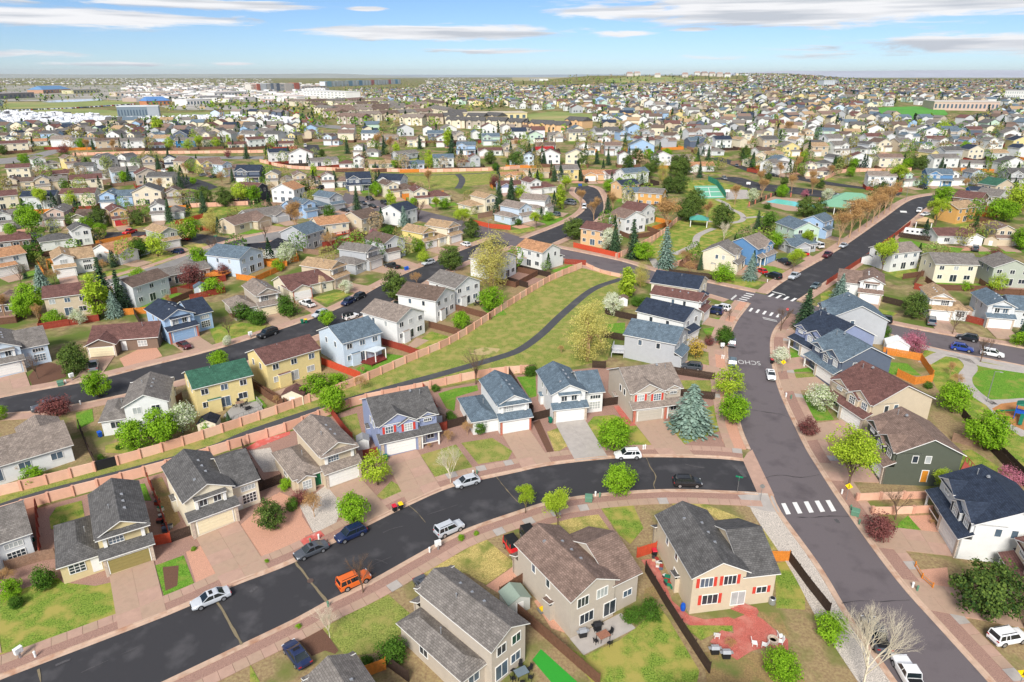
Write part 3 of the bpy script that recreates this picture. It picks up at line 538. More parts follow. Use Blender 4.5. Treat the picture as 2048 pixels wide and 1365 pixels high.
LAWNS = [('A', [(0,1205),(0,850),(130,820),(340,752),(370,782),(560,802),(650,782),(692,965),(400,1080)], GRASSG, 'wide patchy lawn at the lower left corner'),
 ('A', [(912,682),(1078,622),(1140,785),(962,858)], GRASSB, 'small lawn with a burnt patch between two driveways'),
 ('B', [(742,275),(830,185),(920,238),(800,300)], GRASS, 'small lawn behind the second street tree'),
 ('F', [(1035,1095),(1250,1032),(1350,1168),(1135,1248)], GRASS, 'olive lawn around the pale bare tree'), ('F', [(1282,1022),(1470,992),(1592,1072),(1565,1122),(1385,1150)], GRASS, 'curved lawn before the white house with blue grey roof'),
 ('G', [(285,955),(360,928),(410,1040),(335,1085)], GRASSY, 'narrow straw lawn beside the grey driveway'), ('G', [(525,912),(570,862),(690,852),(860,922),(918,1034),(600,1046)], GRASSG, 'lawn with a street tree before the mottled roof house'),
 ('G', [(1002,902),(1095,872),(1330,780),(1360,938),(1092,1040)], GRASSG, 'corner lawn under the big blue spruce'), ('G', [(102,622),(215,612),(222,738),(180,748)], GRASSB, 'dark green turf behind the two white houses'),
 ('G', [(1042,642),(1288,642),(1280,718),(1085,702)], GRASS, 'fenced side lawn above the blue spruce'), ('F', [(1142,722),(1240,692),(1378,672),(1386,702),(1250,742),(1240,828),(1192,812)], GRASSB, 'green back lawn with curved edging'),
 ('F', [(545,872),(648,842),(688,1000),(645,1012)], GRASS, 'back lawn left of the blue house with red shutters'), ('A', [(330,340),(480,300),(500,410),(300,470),(290,400)], GRASSG, 'back lawn above the beige corner house'), ('A', [(805,205),(850,200),(890,300),(840,300)], GRASSB, 'sliver of lawn beside the beige house'),
 ('B', [(1010,722),(1380,522),(1440,572),(1558,672),(1385,795),(1260,722),(1140,742),(1085,788)], GRASSY, 'straw coloured lawn before the brown roofed house'), ('B', [(425,1052),(800,842),(980,1000),(832,1128),(722,1198),(562,1212)], GRASS, 'square olive lawn below the orange car'),
 ('B', [(0,1260),(58,1365),(0,1365)], GRASSG, 'corner of lawn at the bottom left of the street'), ('C', [(595,348),(780,322),(842,462),(765,555),(700,500)], GRASSG, 'green lawn strip left of the paver path'),
 ('C', [(205,462),(430,402),(578,382),(648,478),(630,508),(480,518),(300,470)], GRASSY, 'straw lawn around the sparse yellow tree'), ('C', [(1005,312),(1180,312),(1388,392),(1578,482),(1636,588),(1565,598),(1225,372),(1035,352)], GRASSY, 'straw coloured corner lawn at the junction of two streets'),
 ('C', [(382,1152),(500,1212),(700,1122),(792,1052),(935,925),(992,1000),(1170,1300),(1150,1400),(560,1400)], GRASSG, 'back lawn below the concrete patio'), ('C', [(1612,672),(1700,652),(1790,790),(1790,940),(1622,930)], GRASSG, 'side lawn by the dark fence and the wide road'),
 ('C', [(1072,1035),(1360,1030),(1365,1065),(1280,1070),(1180,1120)], GRASSG, 'grass wedge left of the red patio'), ('D', [(952,492),(1080,388),(1213,545),(1002,568)], GRASSB, 'trim square lawn before the navy roofed house'),
 ('H', [(437,732),(562,730),(668,880),(562,888)], GRASSB, 'lawn under the white blossom tree'), ('H', [(382,557),(525,557),(533,590),(392,590)], GRASSB, 'thin bright lawn before the slate house'), ('H', [(392,602),(568,600),(542,664),(412,664)], GRASS, 'olive lawn before the dark blue house'),
 ('H', [(372,447),(520,447),(524,500),(382,504)], GRASSB, 'bright lawn between two driveways by the wide road'), ('H', [(382,337),(518,337),(518,378),(382,378)], GRASS, 'lawn before the teal roofed house'), ('H', [(982,530),(1110,540),(1195,612),(985,605)], GRASSB, 'green lawn inside the orange fence'),
 ('H', [(1440,1070),(1500,1062),(1700,1190),(1750,1290),(1480,1290),(1400,1250)], GRASSG, 'lawn behind the dark green house'), ('H', [(585,120),(640,95),(800,180),(770,215),(590,200)], GRASSG, 'corner lawn around the small blue spruce'), ('H', [(895,195),(1050,235),(1010,262),(885,240)], GRASSG, 'lawn right of the white house driveway'),
 ('E', [(1270,330),(1460,290),(1620,310),(1560,370),(1310,420)], GRASSG, 'lawn before the taupe house'), ('F', [(380,140),(560,100),(610,120),(470,180)], GRASSG, 'lawn with two mulch islands'), ('F', [(640,570),(830,480),(990,500),(780,560),(700,610)], GRASSB, 'green back lawn of the light blue house'),
 ('F', [(960,450),(1100,345),(1220,380),(1060,470)], GRASSG, 'back lawn below the white gabled house'), ('F', [(1400,200),(1500,180),(1560,240),(1470,260)], GRASSB, 'back lawn under the bright green tree'), ('E', [(460,840),(560,815),(570,890),(470,940)], GRASSB, 'side lawn by the purple leaved shrub'), ('E', [(1540,720),(1600,770),(1620,800),(1500,860),(1480,800)], GRASSB, 'back lawn beside the deck of the yellow house'),
 ('E', [(640,1040),(760,1000),(900,1020),(1000,1040),(860,1090),(640,1080)], GRASSG, 'flowering back lawn of the cream house'), ('K', [(350,1030),(480,990),(560,1000),(400,1060)], GRASSB, 'little lawn inside the pink wall end'), ('G', [(645,300),(760,290),(755,375),(650,365)], GRASSB, 'deep green back lawn by the yellow tree'), ('G', [(1230,330),(1310,320),(1320,420),(1290,430)], GRASSB, 'front lawn right of the navy roofed house'), ('G', [(1100,480),(1290,470),(1290,560),(1110,520)], GRASS, 'front lawn of the grey blue house'),
 ('G', [(1240,260),(1360,265),(1350,300),(1260,290)], GRASSB, 'front lawn with hedge by the navy car'), ('L', [(1190,810),(1400,850),(1640,880),(1600,905),(1350,870),(1200,840)], GRASSB, 'bright lawn of the maroon roofed ranch'), ('L', [(1730,880),(1990,890),(1990,910),(1740,920)], GRASSB, 'bright lawn right of the ranch driveway'),
 ('L', [(0,1090),(130,1090),(290,1110),(180,1150),(0,1130)], GRASSG, 'corner lawn with a blue spruce at the junction'), ('L', [(260,1010),(340,1000),(435,1045),(400,1060)], GRASSG, 'square lawn beside the black wagon'), ('I', [(690,1040),(950,1000),(990,1030),(760,1085)], GRASSG, 'lawn before the orange roofed ranch'), ('I', [(970,965),(1170,930),(1200,950),(1060,1000)], GRASSG, 'lawn below the round lime tree'),
 ('I', [(1500,760),(1780,745),(1800,775),(1560,785)], GRASSB, 'lawn before the tan ranch house'), ('I', [(1250,860),(1400,845),(1440,870),(1330,905)], GRASSY, 'corner island of dry grass'), ('K', [(270,690),(420,670),(440,690),(330,720)], GRASSB, 'lawn at the bend of the short street'), ('K', [(50,760),(230,730),(240,755),(120,780)], GRASSG, 'corner lawn of the pale blue house')]
for i, (t, p, m, lb) in enumerate(LAWNS): patch('lawn', lb, gp(t, p), m, .082 + .0005 * (i % 8), 'lawn')
BEDS = [('A', [(955,692),(1050,682),(1042,800),(972,832)], MULCH, 'burnt brown patch in the small lawn'), ('A', [(1092,602),(1190,560),(1300,732),(1152,786)], ROCKR, 'narrow red gravel bed left of the cream house driveway'),
 ('A', [(1412,442),(1640,250),(1761,300),(1800,560),(1532,636)], ROCKR, 'wide red gravel bed with a small pine'), ('B', [(0,400),(60,320),(150,262),(240,290),(370,490),(82,598),(0,520)], ROCKR, 'red gravel bed continuing under the small pine'),
 ('B', [(290,330),(450,205),(558,300),(498,450),(372,488)], ROCKG, 'grey rock bed under the tan bare shrub'), ('B', [(278,1112),(430,1052),(520,1180),(500,1200),(440,1180),(362,1212)], MULCH, 'dark mulch bed around the small white tree'), ('B', [(1385,800),(1540,692),(1600,752),(1502,868)], ROCKR, 'red rock bed beside the brown roofed house'),
 ('C', [(122,462),(330,372),(590,347),(700,520),(640,545),(520,525)], ROCKP, 'purple brown gravel under the sparse yellow tree'), ('C', [(830,650),(905,642),(960,760),(1010,890),(1110,975),(1200,1000),(1340,985),(1380,1000),(1365,1035),(1120,1033),(1050,1000),(1000,900)], PAVER, 'red paver path along the beige house'),
 ('C', [(1365,1000),(1470,958),(1545,1000),(1600,1050),(1690,1118),(1692,1178),(1642,1200),(1590,1152),(1480,1182),(1392,1238),(1232,1130),(1300,1062),(1372,1082)], PAVER, 'red paver patio with a fire pit'), ('C', [(1415,1035),(1480,1018),(1520,1055),(1490,1085),(1420,1080)], MULCH, 'planted island in the red patio'),
 ('C', [(1500,950),(1640,960),(1700,1100),(1600,1040),(1550,1000)], DIRT, 'bare earth right of the red patio'), ('C', [(1190,1190),(1480,1190),(1600,1210),(1800,1365),(1800,1480),(1220,1400)], DIRT, 'bare brown back yard below the red patio'),
 ('C', [(190,1235),(240,1172),(470,1380),(330,1400)], TURF, 'bright artificial turf strip at the bottom'), ('D', [(1095,712),(1310,692),(1332,900),(1500,980),(1380,1002),(1200,802)], ROCKR, 'red rock yard around the big pine'), ('D', [(1080,390),(1210,385),(1270,500),(1225,545)], ROCKR, 'red rock bed by the porch of the navy roofed house'),
 ('G', [(1345,1002),(1400,922),(1450,902),(1488,1050),(1400,1098)], ROCKR, 'red gravel corner bed by the street'), ('G', [(690,800),(725,795),(840,915),(770,922)], PAVER, 'red paver walk beside the mottled roof house'), ('G', [(200,900),(240,880),(330,1080),(290,1085)], MULCH, 'mulch bed with small plants between driveways'),
 ('E', [(725,510),(930,410),(985,495),(800,560),(760,570)], ROCKR, 'red gravel yard with a grey stone swale'), ('E', [(170,620),(260,520),(400,560),(400,620),(200,680)], MULCH, 'mulched bed with a bare tree'), ('E', [(1485,1060),(1560,1010),(1760,950),(1760,970),(1540,1060)], REDC, 'red edged bed along the pink wall'),
 ('E', [(1510,1070),(1640,1050),(1700,1190),(1600,1200)], ROCKG, 'pale gravel back yard beside the tan house'), ('A', [(890,180),(950,160),(1000,260),(1060,420),(1000,470),(920,300)], DIRT, 'cluttered dirt side yard of the cream house'), ('A', [(20,380),(200,330),(220,650),(60,700)], mat('deck_boards', lin((132,92,74)), .8, .2, 5), 'weathered brown deck strewn with belongings'),
 ('K', [(60,1090),(180,1070),(310,1090),(180,1140)], ROCKP, 'purple gravel back yard by the pink wall'), ('F', [(1180,330),(1300,290),(1400,300),(1300,370)], DIRT, 'bare back yard with a young tree'), ('C', [(850,820),(920,790),(960,850),(900,900),(840,880)], DIRT, 'bare earth strip behind the brown roofed house'),
 ('C', [(200,890),(300,850),(400,1080),(300,1050)], ROCKR, 'rocky side yard with a yellow sandbox'), ('G', [(1180,1060),(1310,1050),(1310,1095),(1150,1095)], ROCKR, 'red gravel strip by the storm drain'), ('F', [(1700,900),(1760,880),(1800,960),(1720,960)], ROCKP, 'purple gravel beside the grey driveway')]
for i, (t, p, m, lb) in enumerate(BEDS): patch('garden_bed', lb, gp(t, p), m, .066 + .0007 * (i % 10) + (.035 if 'burnt' in lb or 'island' in lb or 'red paver' in lb else 0), 'bed')
patch('patio', 'concrete patio with a table behind the brown roofed house', gp('C', [(410,1112),(710,962),(795,1050),(490,1208)]), CONC3, .12, 'patio')
patch('patio', 'concrete patio behind the white gabled house', gp('F', [(950,440),(1010,385),(1085,400),(1010,445)]), CONC, .12, 'patio')
patch('patio', 'tan patio behind the cream house with maroon roof', gp('F', [(130,720),(290,660),(330,690),(180,735)]), CONC, .12, 'patio')

# ------------------------------------------------------------ walls and fences
PINK = [mat('pink_wall_panel', lin((226,178,152)), .9, .08, .8), mat('pink_wall_panel_pale', lin((232,190,164)), .9, .08, .8), mat('pink_wall_panel_warm', lin((218,168,142)), .9, .08, .8)]
PCAP = mat('pink_wall_post', lin((206,156,132)), .9, .08, 2)
def masonry(pts, label, h=1.75, L=3.4, dark=()):
    p = smooth(pts, 1.0); n = max(1, round(length(p) / L)); p = resamp(p, n + 1); root = tag(empty('garden_wall', p[0].x, p[0].y), label, 'wall', 'pink panel walls'); o = root.location
    w = .09
    for i in range(n):
        d = (p[i+1] - p[i]).normalized(); nn = Vector((-d.y, d.x)) * w; a, c = p[i] + d * .2, p[i+1] - d * .2
        q = [a - nn, c - nn, c + nn, a + nn]; b = MB(); zb = [hgt(*v) - .25 - o.z for v in q]; zt = max(zb) + .25 + h
        b.prism([(v.x - o.x, v.y - o.y, z) for v, z in zip(q, zb)], [(v.x - o.x, v.y - o.y, zt) for v in q])
        if i in dark: b.build('panel', BLACKM, root)
        else: b.build('panel', PINK[(i * 7) % 3], root)
        s = MB(); x, y = p[i].x - o.x, p[i].y - o.y; z = hgt(*p[i]) - o.z; s.box(x - .22, y - .22, z - .25, x + .22, y + .22, z + h + .1); s.build('post', PCAP, root)
masonry(Z([(-60,1007),(0,992),(126,961),(341,900),(500,847),(600,812),(704,774),(817,725),(912,682),(1018,613),(1100,563),(1164,536)]), 'long pink panel wall above the greenbelt path', dark=(5,))
masonry(Z([(-60,1052),(0,1036),(75,1012),(184,982),(326,942),(481,893),(590,857),(714,810),(846,781),(971,754),(1072,744)]), 'long pink panel wall below the greenbelt path')
masonry(gp('K', [(590,1000),(700,1050),(830,1078)]), 'short low pink wall at the top of the greenbelt', 1.0)
masonry(gp('D', [(780,300),(930,292),(1190,285)]), 'upper pink wall across the right footway', 1.3); masonry(gp('D', [(868,378),(1000,378),(1225,368)]), 'lower pink wall across the right footway', 1.3)
masonry(gp('K', [(790,950),(940,880),(1100,790),(1180,720),(1215,690)]), 'pink wall bordering the park')
masonry(gp('J', [(70,290),(250,330),(500,345),(800,352),(1200,358),(1700,345),(1900,325)]), 'pink wall behind the rear greenbelt', 1.7, 4)
masonry(gp('I', [(500,245),(900,235),(1400,230),(1800,225)]), 'pink wall behind the rear left houses', 1.7, 4); masonry(gp('I', [(1280,600),(1500,590),(1740,580)]), 'pink wall by the tan ranch houses', 1.7, 4)
masonry(gp('L', [(690,410),(820,360),(1080,355),(1280,352)]), 'pink wall in the upper right', 1.7, 4); masonry(gp('K', [(1180,1010),(1340,950)]), 'short pink wall beside the cream corner house', 1.6)
WOOD = {'dark': mat('fence_dark', lin((66,52,44)), .9, .25, 3), 'brown': mat('fence_brown', lin((112,80,62)), .9, .25, 3), 'red': mat('fence_red', lin((150,66,50)), .9, .2, 3), 'orange': mat('fence_orange', lin((214,132,54)), .85, .2, 3), 'scarlet': mat('fence_scarlet', lin((196,80,52)), .85, .15, 3), 'weathered': mat('fence_weathered', lin((146,118,98)), .9, .25, 3)}
def wood(tile, pts, col, label, h=1.75, coarse=False):
    p = gp(tile, pts) if tile else pts; root = tag(empty('wooden_fence', p[0].x, p[0].y), label, 'fence', 'wooden yard fences'); o = root.location; b = MB(); rnd = random.Random(len(label) + int(p[0].x)); m = WOOD[col]
    bw = .6 if coarse else .15
    for a, c in zip(p, p[1:]):
        L = (c - a).length; d = (c - a) / L; nn = Vector((-d.y, d.x)); n = max(1, int(L / bw))
        for i in range(n):
            s, e = a + d * (L * i / n + .008), a + d * (L * (i + 1) / n - .008); t = .012 + rnd.uniform(0, .01); z = hgt(*s) - o.z; hh = h + rnd.uniform(-.03, .03)
            q = [s - nn * t, e - nn * t, e + nn * t, s + nn * t]; b.prism([(v.x - o.x, v.y - o.y, z - .1) for v in q], [(v.x - o.x, v.y - o.y, z + hh) for v in q])
        for hz in (.4, h - .35):
            q = [a + nn * .03, c + nn * .03, c + nn * .07, a + nn * .07]; b.prism([(v.x - o.x, v.y - o.y, hgt(*v) - o.z + hz) for v in q], [(v.x - o.x, v.y - o.y, hgt(*v) - o.z + hz + .09) for v in q])
        k = max(1, int(L / (5 if coarse else 2.4)))
        for i in range(k + 1):
            v = a + d * (L * i / k) + nn * .1; s = MB(); z = hgt(*v) - o.z; x, y = v.x - o.x, v.y - o.y; s.box(x - .05, y - .05, z - .2, x + .05, y + .05, z + h + .06)
            if coarse: b.box(x - .05, y - .05, z - .2, x + .05, y + .05, z + h + .06)
            else: s.build('post', m, root)
    bo = b.build('boards', m, root); bo['kind'] = 'stuff'
FENCES = [('F', [(435,545),(555,590),(668,634)], 'scarlet', 'bright orange red fence beside the light blue house'), ('F', [(800,425),(920,460),(1030,498)], 'red', 'dark red fence right of the light blue house'), ('F', [(1085,320),(1290,375)], 'brown', 'brown fence behind the white gabled house'), ('F', [(1245,215),(1460,275)], 'brown', 'brown fence above the young tree'),
 ('E', [(755,245),(915,232)], 'orange', 'orange fence beside the navy roofed blue house'), ('E', [(815,240),(900,395)], 'dark', 'dark fence between the maroon ranch and the blue house'), ('H', [(962,480),(1190,522),(1262,625)], 'orange', 'new orange fence around the square back lawn'), ('H', [(1045,615),(1155,668),(1265,650)], 'orange', 'lower run of new orange fence'),
 ('G', [(1020,598),(1298,640)], 'dark', 'dark fence along the grey blue house driveway'), ('G', [(1082,735),(1300,760)], 'dark', 'dark fence behind the blue spruce'), ('G', [(560,565),(640,570)], 'dark', 'dark fence at the bare yellow tree'), ('G', [(620,800),(726,785)], 'dark', 'dark gate fence left of the mottled roof house'), ('G', [(190,890),(302,862)], 'dark', 'dark gate fence between the two white houses'),
 ('F', [(1200,935),(1312,905)], 'dark', 'dark fence left of the white house with a bay window'), ('F', [(1145,950),(1197,940)], 'red', 'red gate right of the red shuttered house'), ('F', [(690,1118),(776,1096)], 'red', 'red fence beside the tan house garage'), ('A', [(1005,545),(1130,500)], 'dark', 'ragged dark picket fence beside the cream house'), ('A', [(870,190),(930,330),(1002,540)], 'red', 'red brown fence dividing the cluttered side yard'),
 ('A', [(215,345),(240,640)], 'red', 'brown red fence left of the beige house'), ('A', [(905,565),(1008,545)], 'scarlet', 'red gate right of the beige house'), ('A', [(40,715),(240,655),(330,640)], 'weathered', 'weathered tan fence at the lower left'), ('B', [(60,245),(190,195)], 'dark', 'ragged picket fence left of the bay window'), ('E', [(1470,1050),(1530,1170),(1600,1300)], 'dark', 'dark fence between the cream and tan houses'),
 ('F', [(1045,695),(1100,780),(1165,890)], 'red', 'red brown fence right of the red shuttered house'), ('F', [(1570,605),(1640,720),(1715,840)], 'dark', 'dark fence between the white houses'), ('F', [(480,830),(560,940),(620,1010)], 'red', 'red fence behind the tan house'), ('C', [(850,715),(960,900),(1060,1060),(1225,1315)], 'dark', 'long dark fence between the two lower back yards'),
 ('C', [(95,960),(290,1130),(580,1385)], 'brown', 'long brown fence below the grey shed'), ('D', [(248,655),(380,655)], 'orange', 'short orange fence by the river rock'), ('D', [(380,658),(490,810),(612,965)], 'dark', 'dark fence along the river rock and wide road'), ('C', [(805,635),(918,600)], 'scarlet', 'red wooden gate at the paver path'), ('B', [(655,1345),(800,1290)], 'orange', 'orange fence at the bottom edge'), ('B', [(800,1270),(930,1365)], 'dark', 'dark fence beside the bottom orange fence'),
 ('C', [(0,870),(165,765)], 'brown', 'brown fence behind the grey shed'), ('H', [(1440,860),(1600,1050),(1840,1310)], 'dark', 'long dark fence along the playground park'), ('H', [(1380,1010),(1560,1060)], 'weathered', 'weathered fence between the dark green and tan houses'), ('D', [(1590,0),(1761,170)], 'dark', 'dark fence behind the magenta tree'), ('K', [(500,870),(650,905),(815,945)], 'scarlet', 'red brown fence around the peach corner house'), ('K', [(1150,1055),(1300,1075),(1460,1092)], 'dark', 'dark fence beside the cream corner house'),
 ('J', [(1495,705),(1640,740),(1778,752)], 'scarlet', 'orange red fence beside the pale blue house'), ('K', [(110,1020),(345,1080)], 'dark', 'dark fence behind the white orange roofed house'), ('K', [(440,985),(585,995)], 'red', 'red fence at the end of the pink wall'), ('K', [(50,1110),(190,1150)], 'dark', 'dark fence beside the purple gravel yard'), ('E', [(1000,830),(1110,760)], 'brown', 'brown fence between the cream and yellow houses'), ('E', [(1540,690),(1640,740),(1740,800)], 'brown', 'brown fence right of the yellow house'),
 ('F', [(20,690),(130,770),(200,800)], 'brown', 'brown fence left of the cream house patio'), ('E', [(480,930),(540,1080),(590,1180)], 'dark', 'dark fence beside the vegetable garden'), ('G', [(635,240),(840,285)], 'dark', 'dark fence behind the white blossom tree'), ('G', [(620,380),(750,400)], 'dark', 'dark fence below the deep green back lawn'), ('L', [(1190,800),(1400,830)], 'dark', 'dark fence behind the parked trailer'), ('I', [(240,960),(300,1060)], 'orange', 'orange fence by the white garage house'),
 ('I', [(660,860),(900,810)], 'orange', 'orange fence behind the orange ranch'), ('I', [(1200,720),(1390,670)], 'scarlet', 'orange red fence by the pale willow'), ('I', [(1340,750),(1500,770)], 'red', 'red fence under the pale willow'), ('I', [(1800,980),(1960,1000)], 'orange', 'orange fence behind the navy roofs'), ('I', [(1300,1235),(1540,1180)], 'red', 'dark red fence behind the blue house'), ('H', [(960,165),(1100,200)], 'dark', 'dark fence right of the white corner house'), ('H', [(1385,260),(1570,310)], 'red', 'red brown fence between two garages'),
 ('H', [(1150,85),(1280,115)], 'red', 'red fence behind the round pine'), ('L', [(1060,880),(1180,790),(1270,720)], 'red', 'long red brown fence beside the straight dark road'), ('L', [(700,1130),(850,1030),(1000,930)], 'red', 'red brown fence along the lower straight road'), ('L', [(1300,1130),(1380,1010)], 'brown', 'brown fence between two upper right yards')]
for t, p, c, lb in FENCES: wood(t, p, c, lb)
# split rail by the big pine
p = gp('D', [(1120,690),(1160,760),(1222,815)]); root = tag(empty('rail_fence', p[0].x, p[0].y), 'low split rail fence before the big pine', 'fence'); o = root.location
for a, c in zip(p, p[1:]):
    for hz in (.35, .75): b = MB(); b.tube((a.x-o.x, a.y-o.y, hgt(*a)-o.z+hz), (c.x-o.x, c.y-o.y, hgt(*c)-o.z+hz), .05, .05, 6); b.build('rail', WOOD['orange'], root)
for v in p: b = MB(); b.box(v.x-o.x-.07, v.y-o.y-.07, hgt(*v)-o.z-.1, v.x-o.x+.07, v.y-o.y+.07, hgt(*v)-o.z+1.0); b.build('post', WOOD['orange'], root)

ROADPTS = {}
for l, r in ((L3, R3), (U4, D4), (L5, R5), (U6, D6), (U7, D7), (L2, R2), (U1, D1)):
    for q in resamp(smooth(l), 90) + resamp(smooth(r), 90): ROADPTS.setdefault((int(q.x // 15), int(q.y // 15)), []).append(q)
def clear_road(x, y, m=9): return not any((q - Vector((x, y))).length < m for di in (-1,0,1) for dj in (-1,0,1) for q in ROADPTS.get((int(x//15)+di, int(y//15)+dj), ()))
# ------------------------------------------------------------ houses
CACHE = {}
def cmesh(key, fn):
    if key not in CACHE: CACHE[key] = fn()
    return CACHE[key]
def window_mesh(w, h, nx, nz, lod):
    def fr():
        b = MB(); t = .085; a, c = w / 2, h / 2
        b.box(-a - t, -.07, -c - t, a + t, .03, -c); b.box(-a - t, -.07, c, a + t, .03, c + t); b.box(-a - t, -.07, -c, -a, .03, c); b.box(a, -.07, -c, a + t, .03, c)
        if lod == 0 or nx > 1:
            for i in range(1, nx): x = -a + w * i / nx; b.box(x - .035, -.06, -c, x + .035, .0, c)
            for i in range(1, nz): z = -c + h * i / nz; b.box(-a, -.055, z - .03, a, .0, z + .03)
        return b.mesh('window', TRIM)
    return cmesh(('win', w, h, nx, nz, lod), fr)
def pane_mesh(w, h, k):
    def fr():
        b = MB(); b.box(-w / 2, -.03, -h / 2, w / 2, .01, h / 2); return b.mesh('pane', GLASS[k])
    return cmesh(('pane', w, h, k), fr)
ROT = {'F': 0, 'B': math.pi, 'R': math.pi / 2, 'L': -math.pi / 2}
class House:
    def __init__(s, name, o, yaw, W, D, wall, roof, lod, mirror, rnd, trim=None):
        s.root = empty(name, o.x, o.y, None, yaw); s.W, s.D, s.lod, s.mir, s.rnd = W, D, lod, mirror, rnd
        s.wm = siding(wall, WALL[wall]); s.rm = shingles(roof, ROOF[roof]); s.wb, s.rb = MB(), MB(); s.ops = []; s.wall = wall; s.extra = []
        s.base = -1.3
    def X(s, x): return s.W - x if s.mir else x
    def fc(s, f): return {'L': 'R', 'R': 'L'}.get(f, f) if s.mir else f
    def xr(s, a, b):
        a, b = s.X(a), s.X(b); return (a, b) if a < b else (b, a)
    def block(s, x0, x1, y0, y1, h, axis, pitch=.45, ov=.4, z0=None, roof=True):
        x0, x1 = s.xr(x0, x1); z0 = s.base if z0 is None else z0; w = s.wb
        if axis == 'y':
            xm = (x0 + x1) / 2; r = (x1 - x0) / 2 * pitch
            for y in (y0, y1): w.face([(x0,y,z0),(x1,y,z0),(x1,y,h),(xm,y,h+r),(x0,y,h)])
            for x in (x0, x1): w.face([(x,y0,z0),(x,y1,z0),(x,y1,h),(x,y0,h)])
            if roof:
                for xe in (x0, x1):
                    e = xe + (ov if xe > xm else -ov); s.slab([(xm,y0-ov,h+r),(e,y0-ov,h-ov*pitch),(e,y1+ov,h-ov*pitch),(xm,y1+ov,h+r)])
        elif axis == 'x':
            ym = (y0 + y1) / 2; r = (y1 - y0) / 2 * pitch
            for x in (x0, x1): w.face([(x,y0,z0),(x,y1,z0),(x,y1,h),(x,ym,h+r),(x,y0,h)])
            for y in (y0, y1): w.face([(x0,y,z0),(x1,y,z0),(x1,y,h),(x0,y,h)])
            if roof:
                for ye in (y0, y1):
                    e = ye + (ov if ye > ym else -ov); s.slab([(x0-ov,ym,h+r),(x0-ov,e,h-ov*pitch),(x1+ov,e,h-ov*pitch),(x1+ov,ym,h+r)])
        else:
            for y in (y0, y1): w.face([(x0,y,z0),(x1,y,z0),(x1,y,h),(x0,y,h)])
            for x in (x0, x1): w.face([(x,y0,z0),(x,y1,z0),(x,y1,h),(x,y0,h)])
            if axis == 'hip':
                xa, xb, ya, yb = x0-ov, x1+ov, y0-ov, y1+ov; e = h - ov * pitch
                if xb - xa >= yb - ya:
                    k = (yb - ya) / 2; ym = (ya + yb) / 2; p, q = (xa+k, ym, e+k*pitch), (xb-k, ym, e+k*pitch)
                    s.slab([p,(xa,ya,e),(xb,ya,e),q]); s.slab([q,(xb,yb,e),(xa,yb,e),p]); s.slab([p,(xa,yb,e),(xa,ya,e)]); s.slab([q,(xb,ya,e),(xb,yb,e)])
                else:
                    k = (xb - xa) / 2; xm = (xa + xb) / 2; p, q = (xm, ya+k, e+k*pitch), (xm, yb-k, e+k*pitch)
                    s.slab([p,(xa,ya,e),(xb,ya,e)]); s.slab([q,(xb,yb,e),(xa,yb,e)]); s.slab([p,q,(xa,yb,e),(xa,ya,e)]); s.slab([q,p,(xb,ya,e),(xb,yb,e)])
    def slab(s, pts, t=.14):
        s.rb.prism([(x, y, z) for x, y, z in pts], [(x, y, z + t) for x, y, z in pts], 1, 0, 1)
    def shed(s, x0, x1, y0, y1, z0, z1, ov=.35):
        x0, x1 = s.xr(x0, x1); s.slab([(x0-ov,y1,z1),(x0-ov,y0-ov,z0-.1),(x1+ov,y0-ov,z0-.1),(x1+ov,y1,z1)])
    def win(s, face, u, plane, z, w, h, nx=2, nz=1, shutters=None):
        f = s.fc(face)
        if face in 'FB': loc = (s.X(u), plane, z)
        else: loc = (s.X(plane), u, z)
        w, h = round(w, 1), round(h, 1)
        o = link('window', window_mesh(w, h, nx, nz if s.lod == 0 else 1, s.lod), s.root, loc, ROT[f])
        k = s.rnd.randrange(4); link('pane', pane_mesh(w, h, k), o)
        if shutters:
            for sg in (-1, 1):
                b = cmesh(('shut', round(h, 1), shutters), lambda: (lambda q: (q.box(-.2, -.06, -h / 2 - .05, .2, .01, h / 2 + .05), q.mesh('shutter', mat('shutter_' + shutters, lin((205,70,56)) if shutters == 'red' else (.03,.035,.04), .7, .1, 3)))[1])(MB()))
                link('shutter', b, o, (sg * (w / 2 + .34), 0, 0))
        return o
    def garage(s, u, plane, w, col, h=2.15, face='F'):
        def fn():
            b = MB()
            for i in range(4):
                z = h * i / 4; b.box(-w / 2, -.05, z + .015, w / 2, .02, z + h / 4 - .015)
                for k in range(6): xa = -w / 2 + w * (k + .12) / 6; xb = -w / 2 + w * (k + .88) / 6; b.box(xa, -.062, z + .1, xb, -.045, z + h / 4 - .1)
            b.box(-w / 2 - .12, -.07, 0, -w / 2, .02, h + .12, 1); b.box(w / 2, -.07, 0, w / 2 + .12, .02, h + .12, 1); b.box(-w / 2, -.07, h, w / 2, .02, h + .12, 1)
            return b.mesh('garage_door', [mat('garage_' + col, GAR[col], .6, .04, 1.5), TRIM])
        link('garage_door', cmesh(('gar', round(w, 1), col, h), fn), s.root, (s.X(u), plane, .14), ROT[face])
    def door(s, face, u, plane, col='white', w=.95, h=2.1, z=.2):
        def fn():
            b = MB(); b.box(-w/2, -.05, 0, w/2, .02, h); b.box(-w/2-.1, -.06, 0, -w/2, .02, h+.1, 1); b.box(w/2, -.06, 0, w/2+.1, .02, h+.1, 1); b.box(-w/2, -.06, h, w/2, .02, h+.1, 1)
            b.box(w/2-.16, -.1, .95, w/2-.1, -.05, 1.08, 2)
            return b.mesh('door', [mat('door_' + col, DOOR[col], .55, .05, 2), TRIM, METAL])
        f = s.fc(face); loc = (s.X(u), plane, z) if face in 'FB' else (s.X(plane), u, z)
        link('door', cmesh(('door', col, w), fn), s.root, loc, ROT[f])
